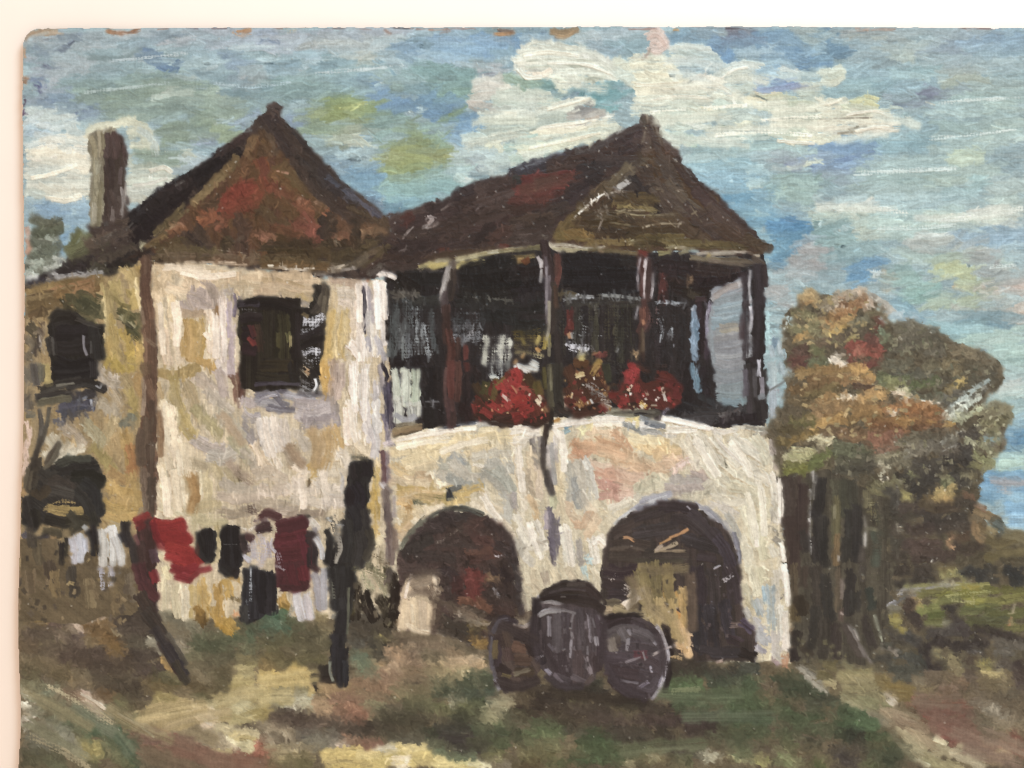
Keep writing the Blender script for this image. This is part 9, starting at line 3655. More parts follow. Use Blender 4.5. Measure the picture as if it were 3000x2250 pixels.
k 7 a09468,807448 188 94 196 98
s 9 48403a,54483f 160 78 168 80
s 9 544840,605248 160 90 168 92
s 9 484442,585048 188 80 198 84
s 9 382f34,443a3c 202 80 205 92
s 9 403638,4c4240 204 100 206 92
s 9 5c5444,6c6050 190 104 202 106
s 9 605444,6c5c4c 128 92 142 92
s 9 685848,785f50 140 100 154 100
s 6 948870,7c7460 120 94 124 96
s 9 685c40,786848 120 104 132 104
s 9 705a44,604c3c 150 94 160 98
s 9 6a5c48,5c5040 164 104 178 106
@path_right
s 9 3f3a2e,4c4434 22 84 34 84
h 3 c8c4bc,8c8880 22 84 28 87 34 92
s 5 6c6a60,807c70 26 84 34 88 42 94
s 4 908c80,a8a494 30 92 38 98 46 104
s 6 54503f,68604a 32 82 40 86
s 9 605834,6c6440 46 82 54 84
s 8 74704c,84805c 62 80 68 84
s 9 847c50,94885c 58 92 68 90 80 90
s 8 5c5434,6c6440 42 90 50 92
h 4 b0a478,988c60 46 96 54 98
s 10 807850,908860 62 100 74 100 84 98
s 10 787450,888058 60 108 74 110 86 108
s 8 78683c,6a5c38 88 94 96 96
s 9 84703c,74602f 94 100 106 100 114 102
s 9 786434,6c5a30 102 108 114 108
s 8 7c7450,8c845c 90 104 92 112
h 3 e0d8cc,b0a898 96 105 100 109 103 113
h 5 c0b8a8,a89c8c 97 112 100 116
s 9 808058,706f4c 72 112 84 114 92 116
s 5 a09c74,8c8864 60 108 70 116 82 122
h 3 c8c4a0,a8a07c 76 117 80 119
s 9 84765a,947f64 94 120 104 122 116 126
s 8 7c6850,8c745c 102 130 114 132 126 134
s 8 9c8868,8c785c 90 122 100 130
h 2 d8ccb0,b0a080 118 136 124 137
s 9 8c7a5c,9c8868 112 136 124 142 134 146
s 8 a09470,8c8060 104 134 116 144 124 150
h 5 ccc4a0,b4a882 136 142 144 146
s 8 a89c78,988c68 136 150 148 154
s 9 8c8460,9c9470 112 148 124 154 134 160
s 9 94885f,848058 126 158 138 162 150 164
s 8 b0a484,a0906f 148 152 160 158 170 162
s 9 988868,a89878 156 146 168 152 178 158
s 9 a0845f,b09470 168 144 180 150 192 154
s 9 8c7454,9c8060 176 158 190 160
h 3 d8d4b4,b8b494 122 160 130 164
s 5 5c5c44,6c6a50 100 136 108 148 118 158
s 7 706c58,847c64 84 122 96 130
@ground
s 9 74402f,84483a 120 114 132 114 142 112
s 10 703c34,803f38 128 120 140 120 150 118
s 10 783f38,6c3832 132 128 146 130 158 126
s 9 803f38,904c44 140 136 150 140 158 142
s 6 a07060,8c5c4c 120 110 126 112
h 2 b88070,905848 134 112 136 118
s 9 6c4438,7c4f40 150 112 160 116
s 10 7c4a3f,8c5548 158 134 166 140
s 9 6c5c4c,7c6c5c 162 112 174 114
s 10 787060,888070 174 116 186 120 196 124
s 9 6c6450,5c5644 162 124 174 128 182 132
s 10 74684f,84745c 184 128 196 132 206 134
s 10 6c5c48,5c503f 190 118 204 120
s 9 70604c,605444 168 134 180 136
s 9 844c40,744038 196 140 206 144
s 9 905848,a06858 198 152 206 154
s 8 8c6450,9c705a 184 146 196 148
s 10 34402f,3e4a36 6 92 18 94 28 98
s 10 2e3c2c,384634 14 104 28 104 40 106
s 10 343c30,3e4638 30 112 42 112 52 110
s 10 38482f,445438 6 114 18 116
s 10 34462f,405236 10 124 26 124 40 122
s 10 3a5236,446040 56 118 68 122 80 128
s 10 34482f,3e5638 52 128 66 130 80 132
s 10 466040,527048 64 130 76 132 84 130
s 10 3c4630,48543a 22 134 36 134 48 134
s 10 2e3c2c,3a4834 54 138 66 138
s 9 28302a,323a30 62 138 74 140 80 144
s 10 38482f,445638 80 140 92 140 98 146
s 10 48543a,3c4a32 8 136 18 140
s 9 545838,646844 12 146 22 150
k 4 a09c68,7c7c50 10 148 18 152
s 10 3c3c2e,484838 30 146 42 148
s 10 363432,423e3a 50 152 62 152 72 150
s 10 3a3638,464042 56 160 70 162
s 10 384632,444e38 80 152 94 154 104 154
s 10 344030,3e4a38 92 162 106 164
s 9 485034,545c3c 78 162 88 164
s 9 5c6840,6c7848 8 158 20 162
h 5 8c9464,788454 12 156 22 164
s 9 48582f,5c6c3c 36 160 46 164
''')
TEXTS.append('''
T A0
@board_chip#top
s 4 9c5c38,b07448 116 33 122 35 130 36
s 4 a05c34,b8784c 130 36 142 35 149 33
h 2 f0e0d8,e0c8b8 126 34 131 33
h 2 ecd8c8,d8bca4 132 36 137 37
k 2 c89878,b88060 118 37 126 38 140 37 150 34
@board_chip#corner
k 4 bc9468,a88058 33 37 42 34 54 33
s 3 c89c70,b48a60 27 44 30 39 36 35
k 3 ac8c70,b89878 26 52 27 62
@board_chip#side
s 4 b47044,c88c5c 26 84 30 85
s 3 c07c4c,a86c40 25 88 29 89
k 2 e8c0a0,d0a080 25 91 29 91
@sky
s 3 5c4c60,6c5c78 25 102 27 108 26 114
s 2 5c4860,6c5870 26 118 25 124
s 2 b08878,9c8880 170 32 182 31
s 2 9c7c78,8c8088 204 31 214 31
T A1
@sky
s 2 6c6068,887c80 8 31 24 31
s 2 907468,a08c84 74 31 84 31
s 2 808088,948c8c 130 31 160 31
s 2 a08880,90888c 156 31 180 32
s 2 706c70,8c888c 204 30 221 31
@board_chip#top_second
s 5 b87848,c89060 36 34 42 34 47 33
k 3 d8a880,c89870 31 35 38 38 48 37
@board_chip#top_third
k 3 c8a478,b89068 86 32 96 32 107 31
k 3 e0c8a0,d0b080 90 35 98 34
@board_chip#top_fourth
k 3 b08468,9c7860 188 32 194 33
s 2 b8846c,a47860 194 32 198 35 200 36
T A2
@sky
s 2 7c6460,947c74 0 31 16 32 40 31
s 2 b09080,8c7c7c 16 33 40 32 70 31
@board_chip#top_fifth
s 4 c48c58,b07c4c 92 37 102 37 111 36
s 3 604438,7c5c48 95 33 104 33 110 34
k 2 c8a080,e0b890 90 31 112 31
@board_chip#top_sixth
s 7 b08858,9c7c54 154 34 164 36 178 33
s 4 a48054,b89468 158 39 168 40 176 36
T A3
@sky
s 2 9c7064,b08c80 16 31 28 31 44 31
@board_chip#top_seventh
s 3 d0a468,c09458 64 32 69 32
@sky
s 2 5c5054,706468 120 31 150 31
T A4
@sky
s 3 b08c78,a08c80 40 31 60 32 80 32
k 2 d8b498,b89078 48 33 62 35
s 2 907068,8c7c7c 150 31 186 31
T O
@sky
s 1.2 f0f4f0,d0d8d8 883 241 886 243
s 1.2 283840,486068 909 96 914 98
''')
TEXTS.append('''
F tree 1300 9 3.2
F ground 500 7 3
F roof_left 160 5 2.2
F roof_right 160 5 2.2
F hill 300 6 3
F path_right 200 9 3
F path 420 12 3.4
F cloud#main 120 9 3
F cloud#upper 80 9 3
F cloud#lower 80 9 3
F cloud#chimney 60 9 3
F cloud#left 40 9 3
F shrub 60 6 3
F bush 40 6 3
F barrel#left 40 6 2.4
F barrel#right 50 6 2.4
F barrel#front 50 6 2.4
F arch#one 80 5 2.4
F arch#two 90 5 2.4
F bush#dark_tree 60 5 2.4
F flower#red_left 60 5 2
F flower#red_middle 60 5 2
F flower#red_right 60 5 2
F post#laundry 70 5 2
F laundry_pole 40 5 2
F corner_post 60 6 2
F wall 160 7 2.4
F veranda 90 6 2
F field 60 9 2.4
F window#front 30 5 2
F wing_window 40 5 2.4
R wall 0.22 13 3 90 12 0.05 5
R wing 0.5 12 4 80 25 0.05 7
R arcade 0.28 13 3 75 30 0.05 3
R roof_left 0.5 12 4 40 40 0.06 7
R roof_left_face 0.6 11 4 60 50 0.07 5
R roof_right 0.5 13 4 -20 25 0.06 5
R roof_right_face 0.5 14 3 30 30 0.06 5
R tree 0.7 8 4 60 60 0.10 5
R ground 1.3 14 6 25 40 0.07 15
R ground 0.8 12 3.4 25 40 0.07 7
R hill 0.9 11 4 60 50 0.07 7
R field 0.6 14 3 0 15 0.06 5
R path_right 0.8 15 5 32 12 0.05 9
R path 0.8 14 5 10 20 0.05 9
R veranda 0.4 12 3 90 12 0.08 5
R arch#one 0.7 10 4 40 50 0.08 9
R arch#two 0.9 12 4.5 86 18 0.08 7
R barrel#front 1.0 11 3.4 86 16 0.08 5
R barrel#right 1.1 8 3.4 70 50 0.08 5
R barrel#left 1.1 8 4 60 50 0.08 7
R trunk#one 0.6 14 4 88 8 0.08 7
R trunk#two 0.6 14 4 88 8 0.08 7
R trunk#three 0.6 14 4 88 8 0.08 7
R trunk#four 0.6 14 4 88 8 0.08 7
R water 0.8 20 5 0 8 0.04 7
R sky 0.4 24 3.2 -3 14 0.05 3
M wall 0.22 10 2.0 90 12 0.13
M wing 0.25 8 2.2 80 30 0.12
M arcade 0.24 9 2.2 70 35 0.10
M roof_left 0.25 7 2 40 50 0.20
M roof_left_face 0.3 7 2.2 60 60 0.20
M roof_right 0.28 7 2.0 -20 50 0.20
M roof_right_face 0.3 9 1.8 30 40 0.20
M tree 0.6 5 2.4 60 70 0.22
M ground 0.35 6 2.2 30 60 0.16
M hill 0.35 5 2.2 80 60 0.22
M field 0.3 9 2 0 30 0.16
M path_right 0.3 10 2 32 14 0.12
M path 0.3 8 2 10 30 0.12
M veranda 0.25 7 1.6 90 20 0.28
M arch#one 0.3 5 2 30 60 0.25
M arch#two 0.3 5 2 80 60 0.25
M sky 0.22 14 2.2 -3 20 0.06
M cloud#main 0.3 14 2.4 4 14 0.06
M cloud#upper 0.3 14 2.4 2 12 0.06
M cloud#lower 0.3 14 2.4 -6 12 0.06
M bush#dark_tree 0.3 5 2 60 60 0.22
M shrub 0.5 5 2 60 60 0.2
M barrel#front 0.3 7 1.6 88 20 0.22
M barrel#right 0.3 6 1.6 70 50 0.22
M barrel#left 0.3 6 1.6 60 50 0.22
M corner_post 0.3 7 1.8 88 16 0.16
M chimney 0.3 8 1.8 88 14 0.14
M cloth#red 0.3 5 2 80 50 0.12
''')
TEXTS.append('''
T O
@window#front
p 1 90 241f1c,302a20 514 646 580 643 649 646 650 842 518 842
@shutter
p 2 60 26221f,38322c 648 660 672 668 676 612 712 616 704 680 692 720 690 850 648 842
X window#front
X shutter
@wing_window
p 2 80 24221f,302c2a 104 700 125 680 160 682 180 695 226 702 226 772 202 778 204 832 112 836 108 774
X wing_window
X wing_window_sill
T C0
@bush#dark_tree
p 3 40 2e2c2a,3c3630 41 88 50 80 62 79 76 81 83 93 79 113 82 132 60 134 18 134 17 120 28 100 34 90
X bush#dark_tree
@cloth#red
p 1 70 9a2826,a42c28 110 131 118 128 146 131 152 136 150 145 156 158 170 164 161 168 156 181 148 180 140 166 130 152 126 140 112 136
@cloth#black_round
p 1 80 222020,2c2a2a 159 142 168 137 175 140 176 152 172 163 166 165 158 158
@cloth#black_square
p 1 85 221f20,2a282a 179 138 184 135 194 136 196 150 196 168 190 176 184 178 178 168
T C1
@cloth#maroon
p 1 80 58282c,4c2628 18 136 30 128 38 132 39 142 48 144 50 160 44 168 44 184 38 188 20 188 16 170 14 150
T D1
@cloth#black_long
p 1 88 242226,302e32 -11 4 14 6 17 22 16 38 4 44 -9 50 -8 20
T C1
@post#laundry
p 2 85 242224,322f2c 76 84 94 82 95 96 91 104 92 116 88 124 92 140 94 152 86 166 80 174 76 205 74 225 74 262 62 262 61 232 66 206 60 176 58 160 72 140 72 112 74 98
T D0
@laundry_pole
p 1 70 44302c,3c2a28 110 -34 122 -36 126 -10 126 10 128 40 138 60 152 92 146 96 130 70 118 36 112 6
T B0
@corner_post
p 1 85 644634,704e3a 115 85 123 86 122 110 125 130 128 168 127 190 127 230 128 265 127 292 117 292 116 255 110 236 116 206 117 176 115 120 114 100
X corner_post
X cloth#red
X cloth#black_round
X cloth#black_square
X cloth#maroon
X cloth#black_long
X cloth#white_right
X post#laundry
X laundry_pole
T D1
@arch#lit
p 2 85 c0aa84,b09c78 118 24 122 12 126 8 132 16 144 8 145 30 141 40 143 56 134 58 120 52 116 46
X arch#lit
T D2
@arch#two
p 3 85 8c7640,7c6a38 92 32 100 24 104 2 140 0 144 24 143 50 146 70 138 72 128 50 118 46 100 44 76 40
X arch#two
T D2
@barrel#back
p 1 10 30281f,3a302a 18 36 22 24 44 16 62 20 72 34 75 46 60 40 24 36
@barrel#left
p 2 60 443832,54443a -20 52 -14 45 0 48 16 50 18 66 22 84 20 100 -6 104 -14 92 -18 76
@barrel#right
p 1 70 483e40,54484a 74 46 90 42 108 46 120 54 127 70 126 88 120 104 112 110 96 108 80 98 74 80
X barrel#back
X barrel#left
X barrel#right
T D2
@barrel#front
p 1 88 463c3c,524646 18 42 23 33 50 33 68 38 74 50 75 64 73 80 66 96 50 101 36 98 24 84 17 66
X barrel#front
T B2
@curtain#grey
p 1 88 949699,8c9498 161 124 172 112 187 105 189 130 186 166 188 202 176 200 166 190 162 166 158 150
X curtain#grey
X post#corner
T C1
@flower#red_left
p 2 60 5c2820,6c2c22 178 30 192 18 207 10 215 8 224 22 236 34 238 50 210 54 178 50
X flower#red_left
T C2
@flower#red_middle
p 2 60 4c2c20,5a3426 40 26 50 16 60 4 72 6 78 24 80 42 60 46 38 44
X flower#red_middle
@flower#red_right
T C2
p 2 60 5c2822,6c2c26 80 30 92 10 100 6 104 20 122 18 136 22 138 36 124 42 90 40
X flower#red_right
X post#front
X post#left
T D0
@ground
p 4 40 64543a,584a34 16 -18 48 -18 60 -8 108 -6 112 40 60 50 16 46
T C0
s 8 5c5038,6c5c40 48 150 48 164
s 8 6c5c3c,7c6a48 54 140 54 156
s 8 6c5838,5c4c34 78 152 79 166
s 8 7c6848,6c5838 100 158 103 168
s 8 4c4434,5c503a 30 148 32 166
s 8 38342e,443e36 24 138 26 152
T D0
s 9 5c4c38,6c5a40 24 8 26 24
s 9 44392f,54473a 40 0 42 16
s 8 7c663f,6c5838 44 8 46 26
s 9 383430,443e36 58 4 60 26
s 9 6c5c40,7c6a48 72 14 74 34
s 9 74603f,645338 92 18 96 38
s 8 5c5040,6c5f4a 106 10 108 30
X cloth#white_left
X cloth#black_left
X cloth#white_second
X cloth#dark_second
X laundry_pole
X cloth#red
T D0
@ground
S 14 7a5c4a,6f5444 118 138 134 142 150 146
S 14 7c5a48,745040 140 150 160 156 180 162
S 14 805f4a,745444 172 158 190 160 207 162
S 14 6c5a44,64543f 120 154 134 160 150 165
S 10 8c7c58,7c6c4c 140 132 156 136 170 142
S 10 50604a,5c6850 84 132 96 140 104 150
S 10 5c6450,687058 60 116 74 126 88 134
h 3 cfc2ae,b0a490 66 106 74 110 84 117
h 3 c8bca8,a89c88 157 116 162 124 170 130
h 2 b8b09c,98907c 96 122 110 130 124 140
T D3
S 14 785a4e,6c5044 124 116 140 120 156 124
S 14 7c5c4f,745448 134 128 150 134 164 140
S 12 866a5a,7a5e50 150 136 164 142 178 146
S 12 74604f,6c584a 120 110 134 112 150 112
S 12 8c7462,806a58 176 138 192 144 206 150
S 10 8a6f5f,7c6254 160 150 180 156 200 162
T C3
@tree
p 8 88 3c372f,4a4236 12 97 40 92 60 96 80 108 98 112 100 128 98 168 14 168
T D3
p 8 88 3c362f,4a4337 18 -4 102 -4 98 40 92 66 80 82 50 74 22 82
X trunk#one
X trunk#two
X trunk#three
X trunk#four
X tree_gap
T D3
@field
s 7 6c6a3a,787640 140 30 154 28
s 6 7c7a44,6a6838 128 48 140 48
k 6 8c8648,a09c58 146 28 162 26 178 24
k 4 b4ac68,948e50 150 30 166 32
T D2
@arch#two
s 9 6c6038,786a40 106 2 108 16 108 28
s 9 5f5534,6c603a 116 0 117 16 118 30
s 9 7a6a3f,6a5c36 126 2 127 20 128 34
s 8 7c7048,6c6240 98 12 100 22
s 8 a8a08c,988f78 98 24 106 24
s 9 8c7c50,9c8a58 108 26 110 38 112 46
s 9 94804c,a48e58 120 30 121 44 122 54
s 8 a0884f,8c7644 130 30 131 44 132 56
s 7 b08f54,9c8048 138 20 139 36 139 48
s 8 b4905a,c49c60 134 48 137 58 139 68
s 7 c8a878,b4945f 140 54 142 66
s 8 84754f,94855c 84 36 94 40 104 42
h 5 d0c6b0,bcb199 93 35 98 31 104 27
h 3 d8cebc,c4b8a0 97 30 101 27
X barrel#right
T D0
@path
S 14 a08c60,b09c6c 112 126 134 120 160 116
S 12 a8946a,988458 130 134 156 126 180 122
S 12 ac9c6c,9c8c5c 176 112 196 106 207 104
T D1
S 12 b8a468,a8945c 4 96 24 94 44 92
S 12 a49460,b4a470 4 110 14 108 24 108
''')
